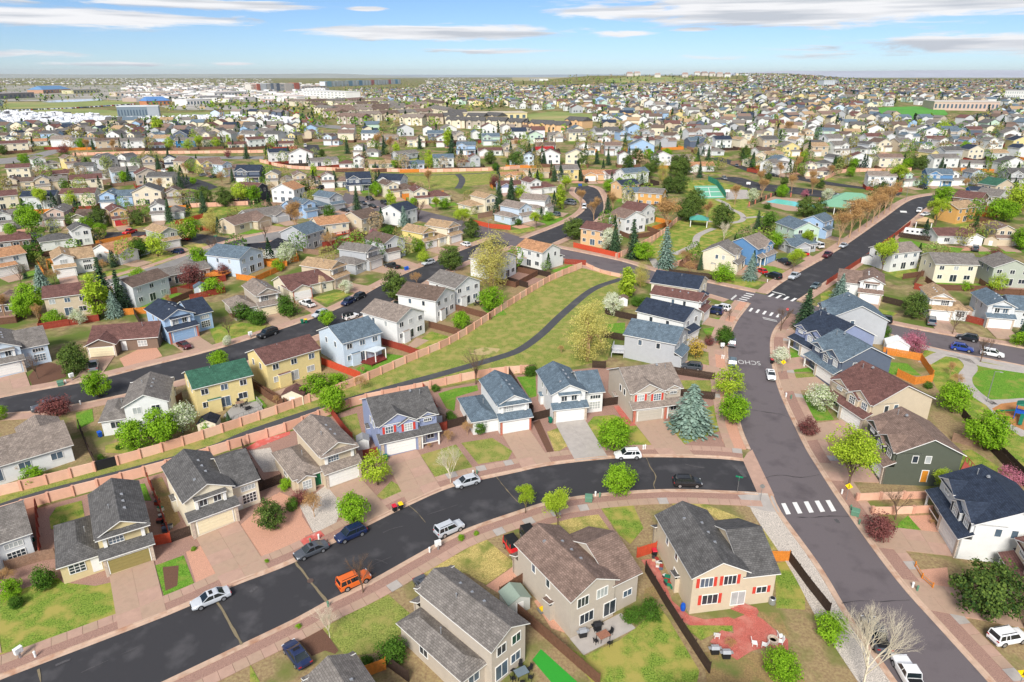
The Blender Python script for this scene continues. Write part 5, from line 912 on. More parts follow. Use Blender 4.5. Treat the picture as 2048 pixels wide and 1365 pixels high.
# upper middle houses
MID = [('B','E',300,275,565,235,'T5','tan','maroon',None,10), ('B','I',935,1288,1170,1192,'T5','pale grey','umber',None,9), ('B','I',-20,1345,112,1330,'T0','brown','brown',None,9), ('F','I',398,1087,527,1066,'T2','white','tan',10.5,12), ('W','I',-10,1085,215,1032,'T5','white','orange',None,9.5), ('F','I',832,992,948,955,'T0','white','orange',12.5,13),
 ('F','I',1128,892,1240,866,'T1','grey green','tan',11,12,1), ('B','I',290,905,640,850,'T1','white','dark grey',None,9), ('B','I',0,902,220,872,'T0','brown','maroon',None,9), ('F','I',785,736,882,722,'T1','peach','maroon',11,12,0,1,None,None,'red'), ('F','I',1045,697,1132,690,'T1','white','grey',11.5,12), ('W','I',492,722,640,720,'T0','olive grey','umber',12,11), ('F','I',330,737,447,730,'T1','pink tan','grey',11,12,1), ('W','I',-20,772,165,745,'T2','white','grey',None,11),
 ('W','I',690,612,890,602,'T2','light blue','slate',12,11), ('B','I',930,592,1112,580,'T6','cream','dark grey',11,12), ('W','I',1150,592,1332,577,'T1','taupe','umber',12.5,11), ('B','I',430,602,662,592,'T5','cream','maroon',None,9), ('B','I',165,622,392,612,'T5','pale grey','navy',None,9), ('B','I',-15,622,140,603,'T5','cream','maroon',11,9), ('F','I',1770,752,1860,722,'T0','tan','brown',16,12,1), ('F','I',1893,708,1982,690,'T0','grey','grey',15,12,1),
 ('B','I',1690,965,1990,932,'T0','white','black',None,9), ('B','I',1665,1073,1806,1012,'T6','pale blue','slate',10,14), ('B','I',1190,1135,1440,1075,'T0','taupe','grey',13,9), ('W','I',1610,432,1782,430,'T3','slate blue','navy',11.5,11), ('B','I',1590,545,1762,560,'T5','charcoal','maroon',11,9), ('B','I',1812,562,2015,572,'T6','white','orange',10.5,11), ('F','J',385,677,466,660,'T2','light blue','slate',9.5,11,1,1,None,None,'blue'), ('F','J',565,632,652,612,'T1','grey','slate',12.5,12,1),
 ('B','J',1003,747,1142,696,'T5','white','navy',10,11), ('B','J',763,792,890,746,'T5','tan','umber',10,11), ('B','J',530,827,682,802,'T5','cream','orange',11,10), ('B','J',393,903,512,852,'T5','grey','slate',9.5,12), ('B','J',1490,655,1682,622,'T1','cream','tan',12,12), ('F','J',1130,588,1222,580,'T1','cream','maroon',16,11), ('F','J',1850,712,1940,690,'T1','pale blue','taupe',11,12,1), ('F','K',308,662,382,618,'T1','white','taupe',11,12,1),
 ('W','I',255,502,472,482,'T2','tan','grey',None,9), ('W','I',30,505,232,492,'T2','tan','umber',None,9), ('W','I',500,502,712,482,'T5','cream','maroon',None,9), ('B','I',300,425,510,405,'T0','brown','maroon',None,9), ('B','I',60,412,216,402,'T5','cream','maroon',None,8.5), ('B','I',525,402,650,396,'T5','white','dark grey',None,9), ('B','I',645,424,755,412,'T0','white','grey',None,9), ('B','I',780,442,962,422,'T5','pale blue','grey',None,9), ('B','I',945,457,1092,442,'T6','taupe','maroon',None,10), ('B','I',1015,474,1186,472,'T5','cream','dark grey',None,9),
 ('W','I',250,352,422,332,'T1','white','grey',None,9), ('W','I',460,342,622,322,'T1','pale yellow','brown',None,9), ('W','I',632,337,722,336,'T6','white','grey',9,10), ('W','I',730,346,802,332,'T6','grey','dark grey',9,10), ('W','I',802,322,986,336,'T1','white','dark grey',None,9), ('W','I',988,346,1112,336,'T1','tan','grey',None,9), ('W','I',1132,346,1332,332,'T1','white','navy',None,9), ('W','I',1285,367,1372,347,'T6','tan','brown',9,9), ('W','I',1392,382,1540,362,'T3','yellow','brown',None,10), ('W','I',1542,392,1740,352,'T1','pale blue','brown',None,9), ('W','I',1820,457,2002,452,'T1','tan','grey',None,10),
 ('B','I',20,227,202,217,'T5','cream','maroon',None,8), ('W','I',150,187,342,177,'T0','white','orange',None,9), ('W','I',350,167,472,162,'T1','grey','grey',None,9), ('B','I',487,202,662,197,'T5','pale grey','grey',None,8), ('B','I',667,207,830,197,'T5','tan','umber',None,8), ('B','I',832,207,992,202,'T5','white','grey',None,8), ('B','I',1015,207,1130,202,'T0','lavender blue','maroon',None,9), ('B','I',1207,202,1337,197,'T5','bright blue','grey',None,8), ('B','I',1382,197,1512,192,'T5','cream','maroon',None,8), ('B','I',1562,202,1682,197,'T0','cream','maroon',None,9), ('B','I',1702,197,1817,187,'T5','white','maroon',None,8), ('B','I',1882,197,2007,192,'T0','cream','maroon',None,9),
 ('W','J',112,457,292,452,'T1','tan','grey',None,10), ('W','J',312,467,497,452,'T1','tan','brown',None,10), ('W','J',497,472,692,462,'T1','white','brown',None,10), ('W','J',672,492,832,482,'T3','slate blue','navy',None,11), ('W','J',868,497,1002,504,'T3','white','navy',11,11), ('W','J',948,542,1172,512,'T1','cream','umber',None,11), ('B','J',142,297,272,287,'T5','white','navy',None,9), ('B','J',267,307,432,302,'T6','white','brown',None,9), ('B','J',397,332,606,312,'T0','white','grey',None,9), ('B','J',612,342,782,337,'T1','white','maroon',None,9), ('B','J',822,347,986,337,'T0','cream','tan',None,9), ('B','J',1042,347,1190,342,'T0','pale blue','slate',None,9), ('B','J',1257,337,1392,332,'T5','white','slate',None,9), ('B','J',1422,332,1572,327,'T1','grey','maroon',None,9), ('B','J',1772,317,1937,319,'T1','pale blue','slate',None,9), ('W','J',1032,282,1192,257,'T0','grey','grey',None,9), ('W','J',707,252,886,257,'T1','white','grey',None,9), ('W','J',1412,242,1537,242,'T3','light blue','slate',None,9), ('W','J',1567,252,1732,247,'T0','white','maroon',None,9), ('W','J',1740,250,1880,245,'T1','tan','grey',None,9), ('W','J',1960,245,2090,238,'T0','white','red',None,9),
 ('B','K',562,850,718,882,'T5','peach','maroon',10,9.5), ('B','K',800,792,986,762,'T6','white','brown',9.5,11), ('B','K',930,740,1052,702,'T6','white','maroon',9.5,11), ('B','K',930,585,1097,602,'T5','orange','grey',10,9), ('B','K',840,590,1020,580,'T5','cream','slate',10,8), ('B','K',820,540,945,522,'T5','peach','navy',10,9), ('W','K',390,422,541,416,'T5','pale yellow','grey',None,9), ('W','K',577,422,792,416,'T0','peach','orange',None,10), ('W','K',762,424,922,402,'T0','white','maroon',None,9), ('B','K',850,450,1010,432,'T5','white','slate',None,9), ('W','K',22,434,182,424,'T0','peach','orange',None,9), ('W','K',0,504,222,494,'T0','lavender blue','maroon',None,10), ('W','K',132,402,342,404,'T0','tan','tan',None,9), ('W','K',215,520,395,500,'T1','white','maroon',None,10),
 ('SR','K',1375,1017,1612,1057,'T3','cream','grey',9.5,12,0), ('F','K',1800,1000,1890,957,'T3','blue','taupe',10.5,12,1,1,None,None,'blue'), ('SR','L',370,882,482,932,'T0','grey','slate',10,12), ('SR','L',345,792,482,862,'T6','mint','slate',9.5,14), ('SR','L',560,790,690,815,'T5','light blue','slate',9.5,11),
 ('F','H',805,166,945,186,'T2','white','brown',11,12,1,0,'white house with brown roof and red shutters at the junction',None,'white'), ('F','H',1232,272,1372,286,'T1','white','tan',9,11,0,0,'narrow white house with tan roof beside the round pine',None,'white'), ('F','H',1582,322,1745,336,'T2','pale grey','slate',11.5,12,0,0,'pale grey house with slate roof above the white car with bicycles',None,'white'), ('B','L',1430,1112,1702,1122,'T5','cream','grey',11.5,11), ('B','L',1125,1040,1312,1015,'T5','white','taupe',11,10), ('W','L',1480,862,1742,862,'T0','white','maroon',14,11,1), ('B','L',1508,722,1702,692,'T5','orange','tan',11,10), ('B','L',1690,662,1782,622,'T6','brown','maroon',10,11), ('B','L',1785,642,1922,602,'T6','white','grey',10,10), ('B','L',1882,1142,2070,1152,'T6','grey green','grey',10,11), ('W','L',1852,862,2060,872,'T1','tan','brown',12,10), ('B','L',1672,532,1882,542,'T0','bright blue','navy',12,9), ('B','L',1800,545,1960,530,'T6','tan','green',11,10),
 ('B','L',950,462,1162,472,'T5','white','taupe',12,9), ('W','L',1222,462,1372,452,'T1','mint','grey',11,9), ('W','L',1382,452,1502,457,'T3','blue','slate',11,10), ('W','L',1522,452,1682,452,'T1','white','grey',11,10), ('W','L',1692,442,1902,442,'T1','pale blue','grey',12,9), ('W','L',1950,450,2090,450,'T3','grey','dark grey',11,10), ('W','L',342,382,502,352,'T5','white','grey',None,9), ('W','L',547,387,732,397,'T1','cream','brown',None,10), ('B','L',217,332,402,302,'T5','cream','tan',None,9), ('B','L',690,340,800,330,'T1','white','dark grey',None,9), ('B','L',842,332,1002,337,'T6','white','maroon',None,9), ('B','L',1052,332,1212,332,'T5','cream','brown',None,9), ('B','L',1422,337,1592,332,'T5','white','grey',None,9), ('B','L',1612,337,1800,345,'T0','white','grey',None,9), ('B','L',1882,372,2050,372,'T6','white','dark grey',None,9), ('W','K',1300,362,1535,357,'T0','white','orange',14,10), ('W','K',1195,310,1410,295,'T0','tan','taupe',14,10), ('W','K',1745,330,1930,300,'T0','cream','tan',None,9), ('W','K',1870,370,2010,360,'T6','white','slate',None,9), ('W','K',885,240,1080,240,'T6','light blue','slate',None,9), ('W','K',1380,248,1535,246,'T1','pale grey','grey',None,9), ('W','K',515,210,680,215,'T0','white','grey',None,9), ('W','K',690,190,830,195,'T1','white','tan',None,9)]
for r in MID: h(*r)
# ------------------------------------------------------------ trees and shrubs
LEAF = {'green': leafmat('green', lin((88,132,28)), lin((150,190,52))), 'lime': leafmat('lime', lin((128,160,36)), lin((190,210,70))), 'deep': leafmat('deep', lin((58,92,34)), lin((96,132,50))), 'pine': leafmat('pine', lin((50,74,38)), lin((106,126,58)), .1),
        'spruce': leafmat('spruce', lin((40,62,44)), lin((84,108,74)), .1), 'blue spruce': leafmat('bluespruce', lin((78,104,92)), lin((140,162,146)), .1), 'willow': leafmat('willow', lin((160,158,72)), lin((214,204,120))), 'purple': leafmat('purple', lin((104,62,60)), lin((150,96,90))),
        'blossom': leafmat('blossom', lin((150,176,96)), lin((236,236,214))), 'pink': leafmat('pink', lin((150,78,96)), lin((200,130,146))), 'rust': leafmat('rust', lin((164,128,84)), lin((208,168,112))), 'amber': leafmat('amber', lin((170,150,60)), lin((206,176,84)))}
def quad(b, c, n, up, sx, sy):
    n = n.normalized(); t = n.cross(up); t = t.normalized() if t.length > 1e-3 else n.orthogonal().normalized(); w = t.cross(n)
    b.face([c - t * sx - w * sy * .4, c + t * sx * .2 - w * sy, c + t * sx + w * sy * .4, c - t * sx * .2 + w * sy])
def rv(r): 
    while True:
        v = Vector((r.uniform(-1,1), r.uniform(-1,1), r.uniform(-1,1)))
        if .01 < v.length <= 1: return v
def limbs(b, r, base, top, rad, crown_pts, n):
    b.tube(base, top, rad, rad * .6, 7)
    for p in crown_pts[:n]:
        s = Vector(base).lerp(Vector(top), r.uniform(.65, 1)); mid = s.lerp(p, .5) + Vector((0, 0, .1)); b.tube(s, mid, rad * .42, rad * .28, 5, cap=False); b.tube(mid, p, rad * .28, rad * .08, 4, cap=False)
def broadleaf(seed, rx, rz, trunk, ncl, nlf, ls, col=None, cs=.34):
    """unit tree of height 1: crown ellipsoid made of leaf clumps around limb ends"""
    r = random.Random(seed); cz = trunk + rz * .92; pts = []
    lob = [rv(r).normalized() * r.uniform(.2, .5) for _ in range(5)]
    for _ in range(ncl):
        v = rv(r); v = v.normalized() * (r.random() ** .38); v = v * (.78 + .34 * max(0, max(v.normalized().dot(l.normalized()) for l in lob)))
        k = 1 - .25 * max(0, v.z); pts.append(Vector((v.x * rx * k, v.y * rx * k, cz + v.z * rz)))
    t = MB(); limbs(t, r, (0, 0, 0), (r.uniform(-.02,.02), r.uniform(-.02,.02), cz - rz * .2), .028, pts, 16)
    c = MB()
    for p in pts:
        cr = rx * cs * r.uniform(.6, 1.25); o = (p - Vector((0, 0, cz))); o = o.normalized() if o.length > 1e-3 else Vector((0,0,1))
        for _ in range(nlf):
            d = rv(r); q = p + Vector((d.x, d.y, d.z * .8)) * cr; nn = (rv(r) + o * .7 + Vector((0,0,.5))); s = ls * r.uniform(.6, 1.3); quad(c, q, nn, rv(r), s, s * .75)
    return t, c
def conifer(seed, rad, layers, per, ls, droop=.35):
    r = random.Random(seed); t = MB(); t.tube((0,0,0), (0,0,.96), .022, .004, 7); c = MB()
    for i in range(layers):
        z = .07 + .90 * i / (layers - 1); R0 = rad * (1 - (z - .05) / .97) ** .85 + .012; n = max(5, int(per * (R0 / rad) ** .7)); a0 = r.uniform(0, 6)
        for k in range(n):
            a = a0 + k * 2 * math.pi / n + r.uniform(-.18, .18); rr = R0 * r.uniform(.72, 1.12); d = Vector((math.cos(a), math.sin(a), 0)); m = 5 if rr > rad * .4 else 3
            for q in range(m):
                f = (q + .6) / m; p = d * rr * f + Vector((0, 0, z - droop * rr * f * f * .8 + r.uniform(-.008, .008))); s = ls * (1.15 - .5 * f) * r.uniform(.7, 1.3)
                side = Vector((-d.y, d.x, 0)); nn = Vector((0, 0, 1)) + d * .45 + rv(r) * .55
                quad(c, p + side * r.uniform(-.02, .02), nn, d, s * .85, s * 1.2)
    return t, c
def bare(seed, depth, spread, col, leaves=0, ls=.012, up=.5, n0=5, thin=1.0):
    r = random.Random(seed); t = MB(); c = MB(); tips = []
    def grow(p, d, L, rad, k):
        q = p + d * L; t.tube(p, q, rad, rad * .66, 5 if rad > .012 else 3, cap=False)
        if k == 0: tips.append(q); return
        for _ in range(r.choice((2, 3, 3)) if k < depth else n0):
            nd = (d + rv(r).normalized() * spread + Vector((0, 0, up * .25))).normalized(); grow(p.lerp(q, r.uniform(.6, 1)), nd, L * r.uniform(.62, .86), rad * r.uniform(.5, .66), k - 1)
        if k > 1: tips.append(q)
    grow(Vector((0,0,0)), Vector((0,0,1)), .22, .024 * thin, depth)
    zt = max(v[2] for v in t.v); t.v = [(x / zt, y / zt, z / zt) for x, y, z in t.v]
    for p in tips:
        for _ in range(leaves): quad(c, p / zt + rv(r) * .07, rv(r) + Vector((0,0,.4)), rv(r), ls * r.uniform(.6, 1.3), ls)
    return t, (c if leaves else None)
PROTO = {}
def proto(kind):
    """the meshes of each kind in a few variants: (trunk mesh, crown mesh)"""
    if kind in PROTO: return PROTO[kind]
    mk = {'D': lambda s: (*broadleaf(s, .40, .40, .16, 120, 42, .022), BARK, LEAF['green']), 'Y': lambda s: (*broadleaf(s, .42, .38, .18, 100, 26, .022), BARK, LEAF['lime']), 'G': lambda s: (*broadleaf(s, .40, .40, .14, 115, 40, .023), BARK, LEAF['deep']),
          'C': lambda s: (*broadleaf(s, .21, .46, .08, 95, 22, .024, cs=.45), BARK, LEAF['lime']), 'W': lambda s: (*broadleaf(s, .27, .46, .08, 170, 60, .0085, cs=.42), BARKT, LEAF['willow']), 'P': lambda s: (*broadleaf(s, .40, .43, .08, 190, 36, .019, cs=.24), BARK, LEAF['pine']),
          'S': lambda s: (*conifer(s, .28, 22, 20, .034), BARK, LEAF['spruce']), 'SB': lambda s: (*conifer(s, .40, 22, 24, .036), BARK, LEAF['blue spruce']), 'R': lambda s: (*broadleaf(s, .46, .42, .10, 100, 34, .023), BARK, LEAF['purple']), 'F': lambda s: (*broadleaf(s, .40, .40, .16, 100, 34, .021), BARK, LEAF['blossom']),
          'K': lambda s: (*broadleaf(s, .48, .42, .10, 100, 34, .022), BARK, LEAF['pink']), 'U': lambda s: (*broadleaf(s, .52, .46, .02, 90, 36, .03), BARK, LEAF['deep']), 'UY': lambda s: (*broadleaf(s, .55, .46, .02, 85, 34, .031), BARK, LEAF['green']), 'A': lambda s: (*broadleaf(s, .40, .40, .16, 70, 15, .028), BARK, LEAF['amber']),
          'X': lambda s: (*bare(s, 6, .5, BARKT, 0, thin=.6), BARK, None), 'XW': lambda s: (*bare(s, 7, .46, BARKW, 0, n0=7, thin=.42), BARKW, None), 'XO': lambda s: (*bare(s, 6, .40, BARKT, 4, .011, up=.9, thin=.6), BARKT, LEAF['rust']), 'XU': lambda s: (*bare(s, 6, .62, BARKT, 2, .011, n0=7, thin=.5), BARKT, LEAF['rust']), 'XY': lambda s: (*bare(s, 6, .55, BARK, 7, .013, thin=.6), BARK, LEAF['lime'])}[kind]
    out = []
    for s in range(3 if kind in ('D','S','P','Y','SB') else 2):
        t, c, tm, cm = mk(hash_(kind) + s); out.append((t.mesh('trunk', tm, True), c.mesh('crown', cm) if c else None))
    PROTO[kind] = out; return out
def hash_(s): return sum(ord(c) * 31 ** i for i, c in enumerate(s)) % 9973
DESC = {'D': ('leafy_tree', 'bright green leafy tree'), 'Y': ('leafy_tree', 'yellow green leafy tree'), 'G': ('leafy_tree', 'dark green leafy tree'), 'C': ('poplar_tree', 'tall narrow light green tree'), 'W': ('willow_tree', 'tall pale yellow budding tree'), 'P': ('pine_tree', 'round dark green pine'), 'S': ('spruce_tree', 'dark green spruce'), 'SB': ('spruce_tree', 'blue grey spruce'),
        'R': ('plum_tree', 'purple leaved tree'), 'F': ('blossom_tree', 'white blossoming tree'), 'K': ('crabapple_tree', 'pink flowering tree'), 'U': ('shrub', 'dense green shrub'), 'UY': ('shrub', 'light green shrub'), 'A': ('leafy_tree', 'amber budding tree'), 'X': ('bare_tree', 'bare brown tree'), 'XW': ('bare_tree', 'pale bare tree'), 'XO': ('bare_tree', 'orange brown budding tree'), 'XU': ('bare_shrub', 'tan bare twiggy shrub'), 'XY': ('bare_tree', 'sparse tree with few lime leaves')}
NT = [0]
TPOS = []
def tree(kind, p, hgt_m, wide=1.0, label=None):
    v = proto(kind); i = NT[0]; NT[0] += 1; r = random.Random(i * 13 + 5); tm, cm = v[i % len(v)]; nm, ds = DESC[kind]
    o = empty(nm, p.x, p.y, hgt(*p) - .02, r.uniform(0, 6.28)); k = hgt_m; w = k * wide * r.uniform(.94, 1.06); q_ = r.uniform(.84, 1.0) if cm else 1.0; o.scale = (w, w * q_, k); o.rotation_euler = (r.uniform(-.05, .05), r.uniform(-.05, .05), o.rotation_euler[2])
    link('trunk', tm, o)
    if cm: link('crown', cm, o)
    tag(o, label or ds, 'shrub' if 'shrub' in nm else 'tree', 'garden trees and shrubs', pos=p); TPOS.append((p.x, p.y)); return o
T = {'C': 'D 705 262 5.8;XY 150 375 4.6;XY 340 452 6.5;D 1640 1352 4.6;U 770 1010 2.6;U 880 985 2.8;XU 1350 1170 1.6', 
 'B': 'D 612 442 5.6;Y 752 205 6.2;XW 1178 195 7;P 130 455 5.2;XU 380 395 4.6;R 305 315 2.8;U 250 350 2.2;UY 212 230 2.2;X 665 840 5.8;XW 470 1105 4.8;U 832 1235 3.4;UY 285 1045 .7;UY 1240 528 1.0;UY 1330 500 .8;UY 100 660 .6;U 690 1275 1.8',
 'G': 'D 692 1072 7.4;SB 1155 942 9.5 1.35;D 1412 905 6.6;Y 1385 745 7;G 1360 432 5.4;A 1185 508 5.6;W 530 525 14.5 1.15;F 682 245 7;C 762 142 9.5;W 850 75 8;F 1692 545 4.8;X 1702 342 6.5;U 825 190 3;U 870 196 3;R 1262 430 3;U 185 612 3;XU 370 480 2.2;U 1165 330 4;X 1390 280 3.5;UY 95 590 1.4',
 'H': 'S 480 332 10.5 1.2;F 572 822 6.4;R 500 972 3.8 1.1;XY 750 1300 10.5 1.15;D 1382 838 7.2;D 1582 1065 8.2;XU 1370 615 3.4;XU 1405 682 3.2;K 1702 1300 4.6;XY 1295 1345 5;SB 690 178 7.2;P 1150 262 8;U 970 380 3.2;K 1150 470 5.6;U 570 335 2.2;D 1530 170 4;Y 1650 110 6;U 1240 690 1.8;UY 1460 95 3;UY 1790 430 4;X 1385 360 7;X 1555 530 6;U 615 590 2;U 655 760 2.2;S 1800 380 5',
 'D': 'R 900 515 4.4 1.15;X 1005 412 5.6;P 1505 960 8.6 1.12;XW 815 1400 11.5 1.05;UY 620 1105 3.8;UY 1690 720 2.6;XU 1560 960 1.2;F 1660 690 2.4;XU 1215 440 1.0',
 'A': 'U 262 805 3.4;UY 70 850 2.8;U 100 920 1.8;UY 205 185 3.2;XU 130 150 3.2;XU 40 800 2.6;UY 1140 590 .7',
 'E': 'P 455 602 8;X 232 632 6;D 1335 572 5;D 602 742 6.2;R 350 858 4.6 1.3;D 822 1075 7;D 992 1035 7.6;F 1112 958 6.6;D 5 885 3.5;F 482 302 4.6;C 602 262 13;SB 700 255 7;S 742 215 11;S 640 150 12;SB 255 80 6.5;D 192 240 9;D 150 270 7;XO 245 305 5.6;U 1482 272 5;U 1562 300 4.4 1.2;X 1392 382 5.2;F 1382 430 2.8;XO 30 250 6;UY 330 300 4;UY 500 210 5;S 1392 905 2.6;UY 1270 950 3;XU 1680 790 2.2;U 720 1060 1.2;U 620 1130 1.4;R 1440 270 4;U 780 450 1.2;XO 1030 210 4',
 'F': 'UY 412 732 5 1.2;UY 530 680 3.6 1.2;D 512 845 6.8;XU 672 705 3.4;X 1370 665 8;D 1282 335 5.6;D 1462 222 7.4;P 892 155 9.5;U 235 245 5.6;F 588 112 4.6;D 470 312 4.6;U 1125 705 1.8;XU 685 600 1.8;XU 1320 975 2.8;U 1395 960 2.6;XU 1200 1020 2.6;XU 1090 1055 1.2;U 1235 900 2;U 1210 870 1.8',
 'J': 'W 1642 1160 18 1.05;P 1372 1035 9;Y 1190 985 5.4;P 1512 805 8;D 860 525 7.5;S 732 615 10;C 970 612 9;S 866 485 9;S 586 460 8;P 372 525 8;D 1120 592 4.5;D 1330 612 5.2;XY 1270 625 6;S 920 235 11;S 666 232 10;S 752 335 7;D 986 335 5.5;C 1222 325 10;S 1372 262 13;P 1640 305 9;P 1812 315 9;S 780 262 8;C 1002 245 9;XO 882 225 12;XO 962 225 10;U 850 345 3;K 850 810 4;R 720 830 5;XU 560 880 6;SB 1055 730 8;U 960 800 5;S 1700 570 10;S 1780 570 11;Y 1850 560 8;R 1670 460 6;XO 1225 470 9;XU 1140 1130 4;XO 320 750 11;X 1150 680 8;XY 1460 730 7;U 1835 720 3;XY 1955 740 6;Y 1420 690 5;P 490 250 5;S 855 350 5;G 1680 350 5;U 1200 880 4;UY 1140 900 5;Y 400 1130 4;U 545 660 5;C 440 410 9;S 1160 200 9;C 1350 190 14;S 1990 300 10;S 1940 260 8;XO 1820 220 8',
 'I': 'D 1310 825 9;Y 1080 935 8.5 1.1;W 1450 775 9.5 1.3;P 690 735 9.5;D 220 775 11;D 690 802 6;D 602 762 6;S 1160 695 9;P 950 725 7;P 1402 582 9;P 1540 592 9;Y 1640 562 9;D 1732 562 8;G 960 935 7;S 780 1002 5.5;SB 295 1165 7.5;R 1320 1140 7.5;R 1530 1075 4.5;UY 1450 1190 5.5;X 150 1132 7;X 1470 945 7;X 1812 835 7;XO 2020 765 10;F 1960 985 8;S 1395 635 9;S 175 1085 4;XU 700 1050 4.5;UY 950 1095 4;XU 380 1130 5;S 1085 340 8;S 1590 425 7;P 455 480 5;D 855 435 7;S 1235 470 8;P 1190 460 5;U 1165 365 4;XU 1270 370 6;S 1375 370 7;XU 1100 500 7;Y 500 600 8;D 170 310 7;P 450 300 7;S 1685 265 9;S 1145 245 5;S 1035 250 5;R 1560 260 5;XO 780 235 9;XO 600 230 9;D 560 205 8;C 1570 190 9;Y 1280 215 8;Y 1160 205 9;XY 1370 205 9;XO 1660 195 9;Y 1480 195 8;S 640 205 7;R 440 240 7;U 90 865 4;U 210 970 7;UY 1900 1030 4;D 80 790 5;P 1800 525 6;S 1890 560 4;XU 1520 450 7;D 1320 445 4;Y 1850 265 7;C 1085 110 16 1.2;D 30 90 6;P 20 240 7;XY 300 620 9;UY 1360 980 6',
 'K': 'P 1262 695 10;P 1312 645 12;P 1222 505 11;P 1000 400 9;P 1200 385 12;P 1150 500 9;SB 1132 1008 13 .85;S 912 945 13 .85;S 782 915 10;F 742 895 9;D 972 965 7 1.2;C 872 1215 9;P 505 820 9;XO 640 685 9;XO 1140 775 13 1.2;P 1512 745 11;P 872 352 10;S 1362 395 8;XO 1602 582 9;F 1722 562 7;XO 1782 535 9;D 1922 532 6;W 1110 420 10;P 1050 360 9;P 1262 380 9;XW 1525 840 8;S 370 420 8;U 560 400 5;S 550 420 6;D 740 500 7;D 810 470 6;S 75 560 9;C 410 610 11;XY 450 500 8;XO 550 600 8;XO 770 640 9;S 735 640 8;Y 260 440 7;UY 330 690 4;S 1080 300 12;P 560 310 9;S 740 310 9;D 1130 290 9;P 940 290 9;S 660 300 8;S 300 310 8;S 370 260 7;P 75 310 7;S 850 180 9;S 955 180 9;S 1420 275 8;S 1720 340 9;S 1810 335 8;S 1350 290 8;U 970 890 2.4 1.6;XO 1410 690 8;XU 1290 1070 5;XU 1250 990 5;UY 1520 1105 6;S 1365 1025 5;SB 1705 1090 8;U 1825 610 3;P 1670 270 9;D 1010 270 7;X 540 280 9;P 1240 340 9',
 'L': 'XO 780 860 12.5;XO 855 805 13.5;XO 920 765 13;XO 970 735 12;XO 1012 705 12;XO 1052 672 12;XO 1092 645 12;XO 1132 622 12;P 1050 592 12;SB 775 1242 8;P 540 662 9;P 630 682 9;S 230 748 7;D 1480 602 10;Y 1985 660 15;D 1850 690 10;XY 1440 725 10;XY 1070 1050 11;XY 470 1035 7;G 300 740 7;D 340 890 7;XY 560 890 7;S 1150 860 4;R 1840 970 5;D 860 390 6;XO 490 370 9;XO 600 470 9;K 550 530 4;XO 250 470 9;F 700 550 6;D 400 520 6;P 770 340 8;XY 1190 470 11;D 880 340 7;P 1340 340 9;P 1280 340 8;XO 600 510 8;P 655 470 5;P 410 450 5;P 300 420 5;XO 720 400 7;XO 380 400 8;XO 460 490 8;XO 1050 450 8;C 1170 440 9;D 1250 340 7;S 1480 340 7;D 1640 230 8;P 560 230 9;C 540 300 9;W 1960 620 9;Y 1500 110 12;XO 430 120 12;W 1860 130 12;XO 1640 500 7;D 2030 890 9;D 1920 700 9'}
for tl, row in T.items():
    for e in row.split(';'):
        q = e.split(); tree(q[0], g(tl, float(q[1]), float(q[2])), float(q[3]), float(q[4]) if len(q) > 4 else 1.0)
# ------------------------------------------------------------ vehicles
def paint(name, c):
    k = 'paint_' + name
    if k in MATS: return MATS[k]
    m = mat(k, c, .32, .03, 2, spec=.5); m.node_tree.nodes['Principled BSDF'].inputs['Coat Weight'].default_value = .5; m.node_tree.nodes['Principled BSDF'].inputs['Coat Roughness'].default_value = .08; return m
CARC = {'silver': lin((190,194,198)), 'white': lin((236,236,234)), 'black': (.012,.013,.015), 'dark grey': lin((74,78,84)), 'grey': lin((120,124,128)), 'navy': lin((26,40,78)), 'blue': lin((34,64,150)), 'orange': lin((222,104,34)), 'red': lin((206,32,32)), 'maroon': lin((92,28,34)), 'teal grey': lin((92,108,112))}
CGL = mat('car_glass', (.012,.02,.024), .06, .1, 1, spec=.7); TYRE = mat('tyre_rubber', (.015,.015,.016), .9, .1, 5); RIM = mat('alloy_rim', (.5,.51,.52), .35, .05, 4, metal=.7); HEADL = mat('headlamp_lens', (.75,.78,.8), .1, .05, 2, spec=.7); TAILL = mat('tail_lamp', (.42,.02,.02), .2, .05, 2)
#          L,   W,   zb,  zr,   cabin base x0,x1, roof x0,x1 (rear to front), wheelbase, wheel r, nose z, tail z
CK = {'sedan': (4.8, 1.82, .92, 1.44, -1.75, 1.15, -.95, .30, 2.78, .33, .72, .90), 'suv': (4.6, 1.86, 1.02, 1.66, -2.12, 1.15, -1.75, .40, 2.72, .36, .86, 1.0), 'boxy': (4.5, 1.8, 1.05, 1.75, -2.15, .95, -2.02, .45, 2.62, .37, .96, 1.04), 'hatch': (4.3, 1.78, .95, 1.52, -1.95, 1.2, -1.35, .35, 2.6, .33, .76, .94),
      'pickup': (5.6, 1.95, 1.12, 1.82, -.85, 1.25, -.72, .55, 3.5, .40, 1.02, 1.12), 'bigsuv': (5.3, 1.98, 1.12, 1.85, -2.5, 1.25, -2.3, .6, 3.0, .40, 1.02, 1.1), 'jeep': (4.2, 1.85, 1.1, 1.82, -1.95, .55, -1.9, .35, 2.6, .42, 1.02, 1.08), 'van': (5.2, 1.98, 1.1, 1.98, -2.45, 1.75, -2.35, .85, 3.1, .36, .95, 1.1)}
